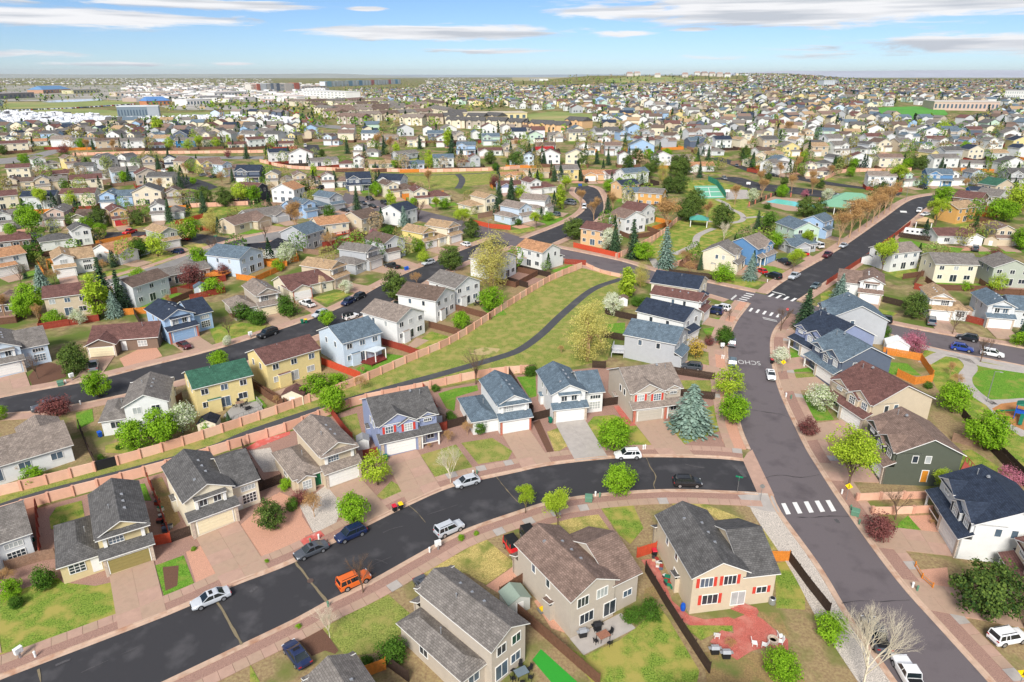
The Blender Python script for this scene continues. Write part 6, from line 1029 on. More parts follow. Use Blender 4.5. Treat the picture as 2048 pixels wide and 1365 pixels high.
def car_meshes(kind, col):
    L, W, zb, zr, c0, c1, r0, r1, wbs, wr, zn, zt = CK[kind]; hw = W / 2
    def body():
        b = MB(); st = [(-L/2, .90, .42, zt - .10), (-L/2 + .10, .97, .30, zt), (c0, 1, .24, zb), (0, 1, .22, zb), (c1, 1, .24, zb), (c1 + .35, .99, .24, zb - .04), (L/2 - .45, .95, .26, zn + .05), (L/2 - .12, .88, .30, zn - .06), (L/2, .76, .38, zn - .22)]
        rows = []
        for x, k, zlo, zhi in st:
            w = hw * k; m = (zlo + zhi) / 2; half = [(w * .88, zlo), (w, zlo + .16), (w, m + .05), (w * .965, zhi - .10), (w * .86, zhi - .01), (w * .45, zhi + .02)]
            rows.append([(x, -y, z) for y, z in half] + [(x, y, z) for y, z in reversed(half)])
        n = len(rows[0]); k0 = len(b.v)
        for r_ in rows: b.v += r_
        for i in range(len(rows) - 1):
            for j in range(n): jj = (j + 1) % n; b.f.append((k0 + i*n + j, k0 + i*n + jj, k0 + (i+1)*n + jj, k0 + (i+1)*n + j)); b.m.append(0)
        b.f.append(tuple(range(k0 + n - 1, k0 - 1, -1))); b.m.append(0); b.f.append(tuple(range(k0 + (len(rows) - 1) * n, k0 + len(rows) * n))); b.m.append(0)
        for x in (-wbs/2, wbs/2):
            for s in (-1, 1):
                pts = [(x + wr * 1.16 * math.cos(a), wr + wr * 1.16 * math.sin(a)) for a in [math.pi * i / 8 for i in range(9)]]; b.face([(px, s * (hw + .004), pz) for px, pz in pts], 1)
        b.box(L/2 - .1, -hw * .45, .48, L/2 + .012, hw * .45, .62, 1); b.box(-L/2 - .01, -hw * .7, .38, -L/2 + .1, hw * .7, .5, 1)
        if kind == 'pickup': b.box(-L/2 + .22, -hw * .78, zb - .3, c0 - .1, hw * .78, zb + .035, 1)
        if kind in ('jeep',): b.tube((-L/2 - .12, 0, .95), (-L/2 + .02, 0, .95), .34, .34, 14, 1)
        return b.mesh('body', [paint(col, CARC[col]), TYRE], False)
    wbt, wtp = hw * .90, hw * (.74 if kind in ('sedan', 'hatch') else .82)
    zc = zb - .03
    def glass():
        b = MB(); b.prism([(c0, -wbt, zc), (c1, -wbt, zc), (c1, wbt, zc), (c0, wbt, zc)], [(r0, -wtp, zr - .05), (r1, -wtp, zr - .05), (r1, wtp, zr - .05), (r0, wtp, zr - .05)]); return b.mesh('windows', CGL)
    def roof():
        b = MB(); e = .03; b.prism([(r0 - e, -wtp - e, zr - .06), (r1 + e, -wtp - e, zr - .06), (r1 + e, wtp + e, zr - .06), (r0 - e, wtp + e, zr - .06)], [(r0 + .12, -wtp * .86, zr + .01), (r1 - .1, -wtp * .86, zr + .01), (r1 - .1, wtp * .86, zr + .01), (r0 + .12, wtp * .86, zr + .01)], 0)
        def bar(xa, xb, s, w): b.prism([(xa - w, s * (wbt + .012), zc), (xa + w, s * (wbt + .012), zc), (xa + w, s * (wbt - .05), zc), (xa - w, s * (wbt - .05), zc)], [(xb - w, s * (wtp + .012), zr - .05), (xb + w, s * (wtp + .012), zr - .05), (xb + w, s * (wtp - .05), zr - .05), (xb - w, s * (wtp - .05), zr - .05)], 0)
        for s in (-1, 1):
            bar(c0 + .02, r0 + .02, s, .09); bar(c1 - .02, r1 - .02, s, .05); m = (c0 + c1) / 2; k = (m - c0) / (c1 - c0); bar(m, r0 + (r1 - r0) * k, s, .045)
            if kind in ('suv', 'bigsuv', 'boxy', 'van'): k = .3; bar(c0 + (c1 - c0) * k, r0 + (r1 - r0) * k, s, .05); b.box(r0 + .2, s * wtp * .8 - .03, zr + .0, r1 - .2, s * wtp * .8 + .03, zr + .07, 1)
        if kind == 'jeep': b.m = [1 if i < 6 else m_ for i, m_ in enumerate(b.m)]
        if kind == 'sedan': b.box(r1 - .65, -.4, zr, r1 - .2, .4, zr + .016, 1)
        return b.mesh('roof', [paint(col, CARC[col]), TYRE])
    def wheel():
        b = MB(); b.tube((0, -.11, 0), (0, .11, 0), wr, wr, 18); return b.mesh('wheel', TYRE)
    def rim():
        b = MB(); b.tube((0, -.118, 0), (0, .118, 0), wr * .66, wr * .66, 14)
        return b.mesh('rim', RIM)
    def lamp(m, nm):
        b = MB(); b.box(-.04, -.17, -.07, .04, .17, .07); return b.mesh(nm, m)
    C = lambda nm, fn: cmesh(('car', kind, col if nm in ('body', 'roof') else '', nm), fn)
    return C('body', body), C('win', glass), C('roof', roof), C('wheel', wheel), C('rim', rim), C('hl', lambda: lamp(HEADL, 'headlight')), C('tl', lambda: lamp(TAILL, 'taillight'))
DK = {'sedan': 'sedan', 'suv': 'sport utility car', 'boxy': 'boxy estate car', 'hatch': 'hatchback', 'pickup': 'pickup truck', 'bigsuv': 'large sport utility car', 'jeep': 'open top style off road car', 'van': 'van'}
def car(kind, col, p, yaw, label=None, road_=True, lod=0):
    L, W, zb, zr, c0, c1, r0, r1, wbs, wr, zn, zt = CK[kind]; bo, gl, ro, wh, ri, hl, tl = car_meshes(kind, col); nm = {'pickup': 'pickup_truck', 'van': 'van'}.get(kind, 'parked_car')
    o = empty(nm, p.x, p.y, hgt(*p) + (.055 if road_ else .16), yaw); o.rotation_euler[0] = 0
    link('body', bo, o); link('windows', gl, o); link('roof', ro, o)
    for x in (-wbs/2, wbs/2):
        for s in (-1, 1): w = link('wheel', wh, o, (x, s * (W/2 - .10), wr)); link('rim', ri, w)
    for s in (-1, 1): link('headlight', hl, o, (L/2 - .17, s * W * .36, zn - .1)); link('taillight', tl, o, (-L/2 + .03, s * W * .38, zt - .12))
    tag(o, label or f'{col} {DK[kind]} parked', {'pickup': 'truck', 'van': 'van'}.get(kind, 'car'), 'parked cars', pos=p); return o
def carw(kind, col, tile, rx, ry, fx, fy, label=None, road_=True):       # from the wheels of the side one sees, rear then front
    a, b = g(tile, rx, ry), g(tile, fx, fy); d = (b - a).normalized(); n = Vector((-d.y, d.x))
    if n.y < 0: n = -n
    W, wb = CK[kind][1], CK[kind][8]; car(kind, col, (a + b) / 2 + n * (W / 2 - .05), math.atan2(d.y, d.x), label, road_)
def carc(kind, col, tile, x, y, dx, dy, label=None, road_=True):         # from its middle and the way it points
    a = g(tile, x, y); b = g(tile, x + dx, y + dy); d = b - a; car(kind, col, a, math.atan2(d.y, d.x), label, road_)
carw('sedan','silver','Z',449,1202.5,402.8,1222.8,'silver sedan with a sunroof parked at the lower left kerb')
carw('sedan','dark grey','B',430,605,320,655,'dark grey sedan parked below the small pine'); carw('suv','navy','B',657,510,560,555,'navy crossover parked under the bright green street tree')
carw('hatch','silver','B',1330,208,1240,235,'silver crossover parked by the pale bare tree'); carw('boxy','orange','B',573,838,683,785,'orange boxy car parked on the lower side of the near street')
carw('boxy','silver','B',1140,525,1238,480,'pale silver boxy car beside the white mailbox cabinet'); carw('suv','white','C',798,62,712,66,'white crossover parked above the street tree in the curve'); carw('suv','black','C',1055,228,1155,230,'black crossover on the curve before the street sign')
carc('jeep','red','C',82,605,52,80,'red off road car with a black roof in the driveway',False); carc('jeep','black','C',178,545,50,80,'black off road car half hidden behind the brown roof',False); carc('sedan','dark grey','B',1042,835,45,52,'dark sedan half hidden behind the bottom centre house',False)
carc('sedan','navy','B',278,1225,-52,-72,'dark blue sedan in the driveway at the bottom left',False); carw('boxy','white','D',1632,1172,1755,1148,'white estate with roof rails in the right driveway',False); carc('pickup','dark grey','D',885,1110,-70,-150,'dark truck parked behind the white bare tree'); carc('pickup','white','D',1080,1350,-70,-130,'white truck with a roof rack at the bottom edge')
carc('suv','grey','G',1405,425,6,-60,'grey car parked left of the wide road below the street tree'); carc('suv','teal grey','G',1408,545,2,-60,'grey car parked beside the painted SCHOOL word'); carc('sedan','white','G',1641,622,12,60,'white sedan parked right of the wide road'); carw('suv','dark grey','G',1205,592,1115,580,'dark crossover in the driveway of the grey house',False)
carw('bigsuv','navy','G',1318,250,1248,236,'navy car in the driveway below the white one',False); carc('suv','white','G',1345,215,-60,-14,'white car in the driveway at the junction corner',False)
carw('bigsuv','black','Z',550.4,670.8,530.5,678.5,'black large car parked before the taupe house'); carw('suv','silver','Z',653,631,637.7,637.4,'silver estate parked beside the green bins'); carw('suv','navy','Z',707.3,606.4,695.8,612.8,'dark blue car parked at the front of a pair'); carw('suv','black','Z',727.4,597,716.9,602,'black car parked behind the dark blue one')
carw('pickup','white','Z',619.6,619.3,598.5,610.5,'white pickup truck before the salmon brick garage',False); carc('jeep','white','F',612,268,60,-22,'white off road car with a spare wheel on its tail'); carc('pickup','black','F',888,205,-70,-4,'black pickup truck beside the round pine',False); carw('sedan','maroon','E',1080,440,1118,462,'maroon sedan in the driveway of the light blue house',False); carc('pickup','grey','E',572,572,2,-40,'grey pickup truck in the ranch driveway',False); carc('bigsuv','dark grey','E',290,815,-80,22,'dark large car behind the purple shrub')
for r in [('c','pickup','black','I',1590,905,-60,10),('c','suv','navy','I',1215,912,-60,-8),('c','hatch','red','I',1262,822,-60,-10),('c','pickup','red','I',888,778,-60,20),('c','suv','black','I',372,768,-40,20),('c','bigsuv','dark grey','I',235,808,60,-8),('c','sedan','blue','I',268,838,60,-10),('w','pickup','black','J',990,1025,925,1010),('w','suv','silver','J',1255,985,1205,1000),('c','hatch','white','J',1472,862,-60,-20),('c','suv','black','J',820,548,60,16),('c','sedan','dark grey','J',772,578,60,24),('c','sedan','black','J',836,598,60,20),('c','suv','black','J',918,575,60,22),('c','sedan','black','J',648,628,50,10),('c','pickup','black','J',490,472,-50,10),
          ('c','van','white','K',575,605,8,-60),('c','suv','dark grey','K',470,565,-50,-10),('c','bigsuv','grey','K',480,580,-50,-8),('c','suv','teal grey','K',380,655,-50,-14),('c','suv','black','K',590,425,-10,-30),('w','bigsuv','black','Z',1549.8,560.6,1533.7,555.2),('c','pickup','silver','Z',1588,557,-10,6.5),('c','pickup','maroon','Z',1654,514,-10,7),('c','sedan','silver','Z',1686,495,-10,6),('c','sedan','teal grey','Z',1631,576,-10,7),('c','pickup','red','Z',1602,510,-10,-4),('c','pickup','black','Z',1567,528,-10,-5),('c','van','white','Z',1635,495,-10,-5),('c','hatch','red','Z',1522,546,-8,-4),
          ('c','sedan','black','L',335,385,50,6),('c','suv','silver','L',650,402,-30,12),('c','pickup','white','L',780,535,-40,14),('c','suv','white','L',1660,848,2,-30),('c','bigsuv','dark grey','L',1712,892,-4,-40),('c','suv','white','L',1330,630,-12,20),('c','sedan','white','L',1370,655,-40,8),('c','bigsuv','grey','H',1255,296,-4,-40),('w','bigsuv','black','H',975,299,920,290),('w','suv','black','Z',1944.5,685.8,1921.4,681),('w','suv','blue','Z',1910.5,702.2,1935.6,706.9),('w','suv','white','Z',1969,712.3,1996.8,718.2),('c','suv','black','L',1355,470,40,10),('c','sedan','silver','L',2010,490,-30,8),('c','suv','grey','K',1530,408,20,14),('c','sedan','dark grey','K',1615,320,10,14),('c','suv','white','I',1130,358,40,4),('c','hatch','grey','I',1390,385,40,-6),('c','pickup','dark grey','I',1465,395,40,-6),('c','van','white','J',378,185,0,-20),('c','suv','blue','H',1430,-5,40,6)]:
    (carw if r[0] == 'w' else carc)(*r[1:], road_=True)
# ------------------------------------------------------------ street furniture and garden things
PL = lambda n, c, r=.6: mat('plastic_' + n, lin(c), r, .05, 3)
def thing(name, label, cat, p, rz=0, group=None, z=.12):
    return tag(empty(name, p.x, p.y, hgt(*p) + z, rz), label, cat, group, pos=p)
def facing(p): return math.atan2(p.y, p.x) - math.pi / 2
WHT = PL('white', (232,232,228)); GRN = PL('green', (96,136,112)); MGRN = PL('bin_green', (24,110,84)); YEL = PL('yellow', (240,200,30)); REDP = PL('red', (200,40,60)); BLU = PL('blue', (30,90,190))
def bin_(tile, x, y, body, lid, label):
    p = g(tile, x, y); o = thing('wheelie_bin', label, 'bin', p, facing(p) + .3, 'wheeled bins', .06)
    b = MB(); b.prism([(-.24,-.26,.08),(.24,-.26,.08),(.24,.26,.08),(-.24,.26,.08)], [(-.32,-.36,.98),(.32,-.36,.98),(.32,.36,.98),(-.32,.36,.98)]); b.build('body', body, o)
    b = MB(); b.prism([(-.35,-.40,.98),(.35,-.40,.98),(.35,.42,.98),(-.35,.42,.98)], [(-.28,-.32,1.09),(.28,-.32,1.09),(.28,.38,1.12),(-.28,.38,1.12)]); b.build('lid', lid, o)
    for s in (-1, 1): b = MB(); b.tube((s*.27-.03, .3, .12), (s*.27+.03, .3, .12), .12, .12, 12); b.build('wheel', TYRE, o)
bin_('B',850,362,TYRE,REDP,'black bin with a red lid in the near street'); bin_('B',887,350,TYRE,YEL,'black bin with a yellow lid in the near street'); bin_('E',552,650,TYRE,REDP,'dark bin with a red lid on the middle street'); bin_('F',318,298,MGRN,MGRN,'green bin beside the silver estate'); bin_('F',340,294,MGRN,YEL,'green bin with a yellow lid beside the silver estate'); bin_('G',305,900,MGRN,MGRN,'green bin beside the white house garage'); bin_('F',825,1128,MGRN,MGRN,'green bin beside the red fence'); bin_('G',1107,455,BLU,BLU,'blue bin behind the grey house'); bin_('G',1088,452,TYRE,TYRE,'black bin behind the grey house'); bin_('H',290,540,TYRE,REDP,'dark bin with a red lid right of the wide road'); bin_('J',1062,1030,BLU,BLU,'blue bin beside the black pickup'); bin_('J',1076,1026,BLU,BLU,'second blue bin beside the black pickup'); bin_('K',540,455,BLU,BLU,'blue bin in the turning circle'); bin_('K',553,455,BLU,BLU,'right blue bin in the turning circle'); bin_('C',905,625,TYRE,REDP,'dark bin with a red lid behind the red gate'); bin_('E',610,985,BLU,BLU,'blue bin behind the cream lower house')
def cabinet(tile, x, y, label):
    p = g(tile, x, y); o = thing('mailbox_cabinet', label, 'mailbox', p, facing(p) + .35, 'mailbox cabinets')
    b = MB(); b.box(-.10,-.10,0,.10,.10,.75); b.build('pedestal', METAL, o)
    b = MB(); b.box(-.42,-.24,.75,.42,.24,1.5); b.prism([(-.45,-.27,1.5),(.45,-.27,1.5),(.45,.27,1.5),(-.45,.27,1.5)], [(-.4,-.1,1.6),(.4,-.1,1.6),(.4,.1,1.6),(-.4,.1,1.6)]); b.build('cabinet', WHT, o)
    for i in range(3):
        for j in range(4): b = MB(); b.box(-.36+.25*i,-.262,.82+.165*j,-.14+.25*i,-.238,.95+.165*j); b.build('mailbox_door', METAL if (i, j) == (1, 0) else WHT, o)
cabinet('A',122,1225,'white mailbox cabinet at the lower left sidewalk'); cabinet('B',1105,590,'white mailbox cabinet beside the pale silver boxy car'); cabinet('E',440,642,'white mailbox cabinet below the round pine'); cabinet('E',1522,385,'white mailbox cabinet beside the taupe house lawn'); cabinet('G',1346,455,'white mailbox cabinet left of the wide road')
def pedestal(tile, x, y, m, label, h=.85):
    p = g(tile, x, y); o = thing('utility_pedestal', label, 'utility box', p, 0, 'utility pedestals'); b = MB(); b.lathe([(.13,0),(.13,h*.72)], 12); b.build('base', m, o); b = MB(); b.lathe([(.15,h*.72),(.15,h*.92),(.10,h)], 12); b.build('cap', m, o)
for t, x, y, m in [('A',210,1220,WHT),('B',356,552,GRN),('B',405,528,WHT),('B',460,925,GRN),('B',1055,605,WHT),('C',560,275,WHT),('C',585,282,GRN),('D',690,262,WHT),('D',742,355,GRN),('D',792,440,GRN),('D',1105,812,WHT),('D',1132,832,GRN),('E',402,662,WHT),('H',375,745,WHT),('H',405,755,GRN),('G',868,1062,WHT),('G',880,1060,WHT),('G',1345,510,WHT),('G',1356,512,WHT),('G',1733,742,WHT),('G',1765,755,GRN),('B',1310,150,WHT),('B',1332,148,GRN),('E',490,790,WHT),('L',295,1110,WHT)]: pedestal(t, x, y, m, 'white utility pedestal by the kerb' if m is WHT else 'green utility pedestal by the kerb')
def transformer(tile, x, y, label):
    p = g(tile, x, y); o = thing('transformer_box', label, 'utility box', p, facing(p)); b = MB(); b.box(-.55,-.5,0,.55,.5,.75); b.build('cabinet', GRN, o); b = MB(); b.prism([(-.6,-.58,.75),(.6,-.58,.75),(.6,.55,.75),(-.6,.55,.75)], [(-.55,-.4,.86),(.55,-.4,.86),(.55,.5,.95),(-.55,.5,.95)]); b.build('lid', GRN, o)
transformer('C',520,302,'green transformer box by the curved street'); transformer('D',768,385,'green transformer box right of the crosswalk'); transformer('E',370,672,'green transformer box on the middle street')
POLE = mat('sign_post', lin((150,150,148)), .5, .08, 4, metal=.5)
def text(body, size, m, parent, loc, rot):
    cu = bpy.data.curves.new('lettering', 'FONT'); cu.body = body; cu.size = size; cu.align_x = 'CENTER'; cu.align_y = 'CENTER'; cu.extrude = .002
    t = bpy.data.objects.new('lettering', cu); coll.objects.link(t); bpy.context.view_layer.update(); me = bpy.data.meshes.new_from_object(t.evaluated_get(bpy.context.evaluated_depsgraph_get())); bpy.data.objects.remove(t)
    me.materials.clear(); me.materials.append(m); o = link('lettering', me, parent, loc); o.rotation_euler = rot; return o
def sign(tile, x, y, kind, label, yaw=0.0, h=2.6):
    p = g(tile, x, y); o = thing({'stop': 'stop_sign', 'name': 'street_name_sign', 'ped': 'warning_sign'}[kind], label, 'sign', p, facing(p) + yaw); b = MB(); b.tube((0,0,-.2), (0,0,h + .35), .035, .035, 8); b.build('post', POLE, o)
    if kind == 'stop':
        b = MB(); q = [(.38 * math.cos(R(22.5 + 45 * i)), .38 * math.sin(R(22.5 + 45 * i))) for i in range(8)]; b.prism([(a, -.05, h + c) for a, c in q], [(a, -.035, h + c) for a, c in q], 1, 1, 0); b.build('plate', [mat('stop_red', lin((190,34,40)), .5, .04, 3), POLE], o); text('STOP', .26, WHT, o, (0, -.056, h), (math.pi/2, 0, 0))
    elif kind == 'name':
        b = MB(); b.box(-.55,-.02,h+.1,.55,.02,h+.36); b.build('name_plate', mat('sign_green', lin((20,128,92)), .5, .04, 3), o); b = MB(); b.box(-.02,-.5,h-.2,.02,.5,h+.06); b.build('name_plate', mat('sign_green', lin((20,128,92)), .5), o)
    else:
        ye = mat('sign_yellow', lin((250,214,20)), .5, .03, 3); b = MB(); b.prism([(0,-.05,h-.56),(.56,-.05,h),(0,-.05,h+.56),(-.56,-.05,h)], [(0,-.035,h-.56),(.56,-.035,h),(0,-.035,h+.56),(-.56,-.035,h)]); b.build('plate', ye, o)
        b = MB(); b.box(-.05,-.06,h-.1,.05,-.05,h+.18); b.tube((0,-.062,h+.27),(0,-.05,h+.27),.07,.07,10); b.prism([(-.05,-.06,h-.1),(.02,-.06,h-.1),(-.08,-.06,h-.36),(-.14,-.06,h-.36)], [(-.05,-.05,h-.1),(.02,-.05,h-.1),(-.08,-.05,h-.36),(-.14,-.05,h-.36)]); b.prism([(-.02,-.06,h-.1),(.05,-.06,h-.1),(.15,-.06,h-.34),(.09,-.06,h-.34)], [(-.02,-.05,h-.1),(.05,-.05,h-.1),(.15,-.05,h-.34),(.09,-.05,h-.34)]); b.build('walking_figure', BLACKM, o)
sign('C',1527,302,'stop','stop sign seen from behind at the near side street',math.pi); sign('C',1392,252,'name','green street name sign at the near curve'); sign('D',716,300,'ped','yellow diamond walking sign by the near crosswalk'); sign('H',350,600,'ped','yellow diamond walking sign beside the white blossom street tree'); sign('D',1720,1420,'ped','yellow diamond sign at the lower right corner'); sign('G',1735,270,'stop','red stop sign at the junction by the bare tree'); sign('I',1480,850,'name','green street name sign at the rear court')
def lamp(tile, x, y, h, label):
    p = g(tile, x, y); o = thing('street_lamp', label, 'street lamp', p, facing(p)); b = MB(); b.tube((0,0,-.2),(0,0,h),.09,.06,10); b.tube((0,0,h),(.9,0,h+.15),.05,.04,8); b.build('pole', POLE, o); b = MB(); b.prism([(.7,-.14,h+.08),(1.3,-.1,h+.1),(1.3,.1,h+.1),(.7,.14,h+.08)], [(.75,-.1,h+.24),(1.25,-.07,h+.2),(1.25,.07,h+.2),(.75,.1,h+.24)]); b.build('lamp_head', POLE, o)
lamp('H',1592,772,6.5,'grey street lamp beside the round park lawn'); lamp('J',1630,842,8,'dark street lamp at the middle street corner'); lamp('L',1240,550,8,'street lamp at the top of the straight road'); lamp('J',815,560,8,'street lamp among the black cars'); lamp('L',1180,500,8,'street lamp by the orange budding row')
def shed(tile, x, y, w, d, hh, wm, roof, label, yaw=0.0):
    p = g(tile, x, y); o = thing('garden_shed', label, 'shed', p, facing(p) + yaw, 'garden sheds', 0); b = MB(); r = w / 2 * .5
    for yy in (0, d): b.face([(-w/2,yy,-.3),(w/2,yy,-.3),(w/2,yy,hh),(0,yy,hh+r),(-w/2,yy,hh)])
    for xx in (-w/2, w/2): b.face([(xx,0,-.3),(xx,d,-.3),(xx,d,hh),(xx,0,hh)])
    b.build('wall', wm, o); b = MB()
    for s in (-1, 1): q = [(0,-.15,hh+r),(s*(w/2+.15),-.15,hh-.07),(s*(w/2+.15),d+.15,hh-.07),(0,d+.15,hh+r)]; b.prism(q, [(a,c,e+.07) for a,c,e in q])
    b.build('roof', roof, o); b = MB(); b.box(-.55,-.04,.05,.55,.0,1.75); b.build('door', TRIM, o)
shed('C',115,960,3.0,2.6,2.0,PL('shed_grey',(196,198,190)),PL('shed_olive',(140,154,140)),'pale grey shed with a green grey roof behind the brown fence',.5); shed('F',262,790,4.2,3.2,2.1,siding('cream',WALL['cream']),shingles('maroon',ROOF['maroon']),'cream shed with maroon roof against the pink wall',-.35); shed('E',1262,965,3.2,3.0,2.1,siding('cream',WALL['cream']),shingles('black',ROOF['black']),'cream shed with black roof against the pink wall',-.35); shed('H',1045,485,4.6,3.6,2.3,WHT,WHT,'white metal shed above the orange fence',.2); shed('E',1225,120,3.6,3,2.1,PL('shed_blue',(190,200,206)),shingles('slate',ROOF['slate']),'pale shed behind the red fence'); shed('F',690,1062,2,2,1.8,WHT,PL('tin',(150,150,150)),'small white shed behind the red fence'); shed('L',980,990,4,3.4,2.2,WHT,shingles('dark grey',ROOF['dark grey']),'white shed beside the straight dark road',-.2); shed('F',1150,905,2.2,2,1.9,siding('brown',WALL['brown']),shingles('brown',ROOF['brown']),'little brown shed beside the columned porch'); shed('L',1815,860,4,3.4,2.3,siding('tan',WALL['tan']),shingles('tan',ROOF['tan']),'tan shed with a black fence at the upper right'); shed('H',1462,255,2.6,2.2,1.8,siding('pink tan',WALL['pink tan']),shingles('tan',ROOF['tan']),'tan shed by the red brown fence'); shed('G',745,190,2.4,2.4,2.0,WHT,shingles('brown',ROOF['brown']),'white shed beside the white blossom tree')
def deck(tile, pts, hh, m, label, rail=None, posts=None):
    P = gp(tile, pts); c = sum(P, Vector((0, 0))) / len(P); o = thing('deck', label, 'deck', c, 0, None, 0); lo = o.location
    b = MB(); b.prism([(p.x-lo.x,p.y-lo.y,hh-.2) for p in P], [(p.x-lo.x,p.y-lo.y,hh) for p in P]); b.build('platform', m, o)
    for p in P: b = MB(); b.box(p.x-lo.x-.07,p.y-lo.y-.07,-.5,p.x-lo.x+.07,p.y-lo.y+.07,hh-.2); b.build('post', m, o)
    if rail:
        for i in rail:
            a, d = P[i], P[(i + 1) % len(P)]; n = max(1, int((d - a).length / .9))
            b = MB(); b.tube((a.x-lo.x,a.y-lo.y,hh+.95),(d.x-lo.x,d.y-lo.y,hh+.95),.06,.06,4); b.build('handrail', m, o)
            for k in range(n + 1): q = a.lerp(d, k / n); b = MB(); b.box(q.x-lo.x-.05,q.y-lo.y-.05,hh,q.x-lo.x+.05,q.y-lo.y+.05,hh+.95); b.build('baluster', m, o)
    return o
deck('E',[(1360,870),(1420,905),(1600,830),(1560,775),(1430,790)],.5,PL('deck_grey',(160,156,150)),'grey deck with black covers behind the yellow house',(1,2)); deck('F',[(665,540),(740,560),(830,520),(800,480)],.5,mat('deck_red',lin((120,52,46)),.8,.2,4),'dark red deck under a white cover'); deck('H',[(1410,1240),(1470,1290),(1545,1250),(1460,1140)],.6,mat('deck_redwood',lin((170,84,70)),.8,.15,4),'red deck behind the dark green house',(1,2)); deck('E',[(340,245),(450,235),(470,215),(370,210)],1.2,WOOD['scarlet'],'red raised deck on the maroon roofed house',(0,1)); deck('J',[(575,830),(690,800),(680,770),(570,790)],1.6,WOOD['scarlet'],'red raised deck behind the orange roofed house',(0,1)); deck('G',[(675,500),(750,505),(755,455),(690,450)],1.2,PL('deck_pale',(200,200,200)),'grey balcony deck by the yellow tree',(0,3)); deck('I',[(1380,1110),(1540,1090),(1600,1060),(1490,1030)],1.4,WOOD['orange'],'orange raised deck behind the taupe ranch',(0,1)); deck('H',[(930,540),(975,560),(978,500),(945,490)],1.2,PL('deck_slate',(110,112,120)),'slate balcony deck inside the orange fence',(0,1))
# white cover over the red deck
P = gp('F', [(700,530),(765,545),(830,512),(772,500)]); c = sum(P, Vector((0,0)))/4; o = thing('patio_cover', 'white flat patio cover on posts behind the pale blue house', 'patio cover', c, 0, None, 0); lo = o.location
b = MB(); b.prism([(p.x-lo.x,p.y-lo.y,2.7) for p in P], [(p.x-lo.x,p.y-lo.y,2.85) for p in P]); b.build('roof', PL('cover', (206,212,214)), o)
for p in P: q = p.lerp(c, .06); b = MB(); b.box(q.x-lo.x-.1,q.y-lo.y-.1,-.2,q.x-lo.x+.1,q.y-lo.y+.1,2.7); b.build('post', TRIM, o)
def table(tile, x, y, m, label, n=4, z=.12):
    p = g(tile, x, y); o = thing('patio_table', label, 'table', p, .5, None, z); b = MB(); b.box(-.75,-.55,.68,.75,.55,.74); b.build('tabletop', m, o)
    for sx in (-1, 1):
        for sy in (-1, 1): b = MB(); b.box(sx*.65-.03,sy*.45-.03,0,sx*.65+.03,sy*.45+.03,.68); b.build('leg', BLACKM, o)
    for k in range(n):
        a = k * 2 * math.pi / n + .6; q = p + Vector((math.cos(a), math.sin(a))) * 1.15; ch = thing('patio_chair', 'dark chair at the ' + ' '.join(label.split()[:4]), 'chair', q, a - math.pi/2, 'patio chairs', z)
        b = MB(); b.box(-.24,-.24,.40,.24,.24,.45); b.build('seat', BLACKM, ch); b = MB(); b.prism([(-.24,.2,.45),(.24,.2,.45),(.24,.24,.45),(-.24,.24,.45)], [(-.24,.3,.95),(.24,.3,.95),(.24,.34,.95),(-.24,.34,.95)]); b.build('backrest', BLACKM, ch)
        for sx in (-.2, .2):
            for sy in (-.2, .2): b = MB(); b.box(sx-.02,sy-.02,0,sx+.02,sy+.02,.40); b.build('leg', BLACKM, ch)
table('C',605,1115,mat('tiled_top',lin((150,104,84)),.6,.2,6),'brown tiled patio table on the concrete patio'); table('C',125,1330,mat('glass_top',lin((110,124,132)),.2,.05,2),'glass patio table behind the bottom centre house',6,.05); table('E',1460,810,WOOD['weathered'],'wooden table on the grey deck',4,.6); table('J',1560,1265,BLACKM,'dark patio table behind the pale grey roofed house',4,.05)
def grill(tile, x, y, m, label, yaw=.4):
    p = g(tile, x, y); o = thing('grill', label, 'grill', p, facing(p) + yaw, 'barbecue grills'); b = MB(); b.box(-.45,-.28,.05,.45,.28,.8); b.build('cart', BLACKM, o); b = MB(); b.prism([(-.48,-.3,.8),(.48,-.3,.8),(.48,.3,.8),(-.48,.3,.8)], [(-.45,-.1,1.12),(.45,-.1,1.12),(.45,.26,1.12),(-.45,.26,1.12)]); b.build('hood', m, o)
    for s in (-1, 1): b = MB(); b.box(s*.62-.15,-.22,.82,s*.62+.15,.22,.86); b.build('side_shelf', m, o)
grill('C',570,1060,BLACKM,'black covered grill against the taupe back wall'); grill('C',485,1100,PL('cover_grey',(150,152,156)),'grey covered grill at the patio corner'); grill('C',1258,1200,METAL,'steel grill left of the red patio'); grill('C',1325,1225,METAL,'second steel grill below the red patio'); grill('E',1510,835,BLACKM,'black grill on the grey deck')
p = g('C',1600,1130); o = thing('fire_pit','round stone fire pit on the red patio','fire pit',p); b = MB(); b.lathe([(.62,0),(.66,.45),(.46,.47),(.42,.2)],18); b.build('ring',STONE,o); b = MB(); b.lathe([(.40,.18),(.40,.2)],14); b.build('ash_bed',BLACKM,o)
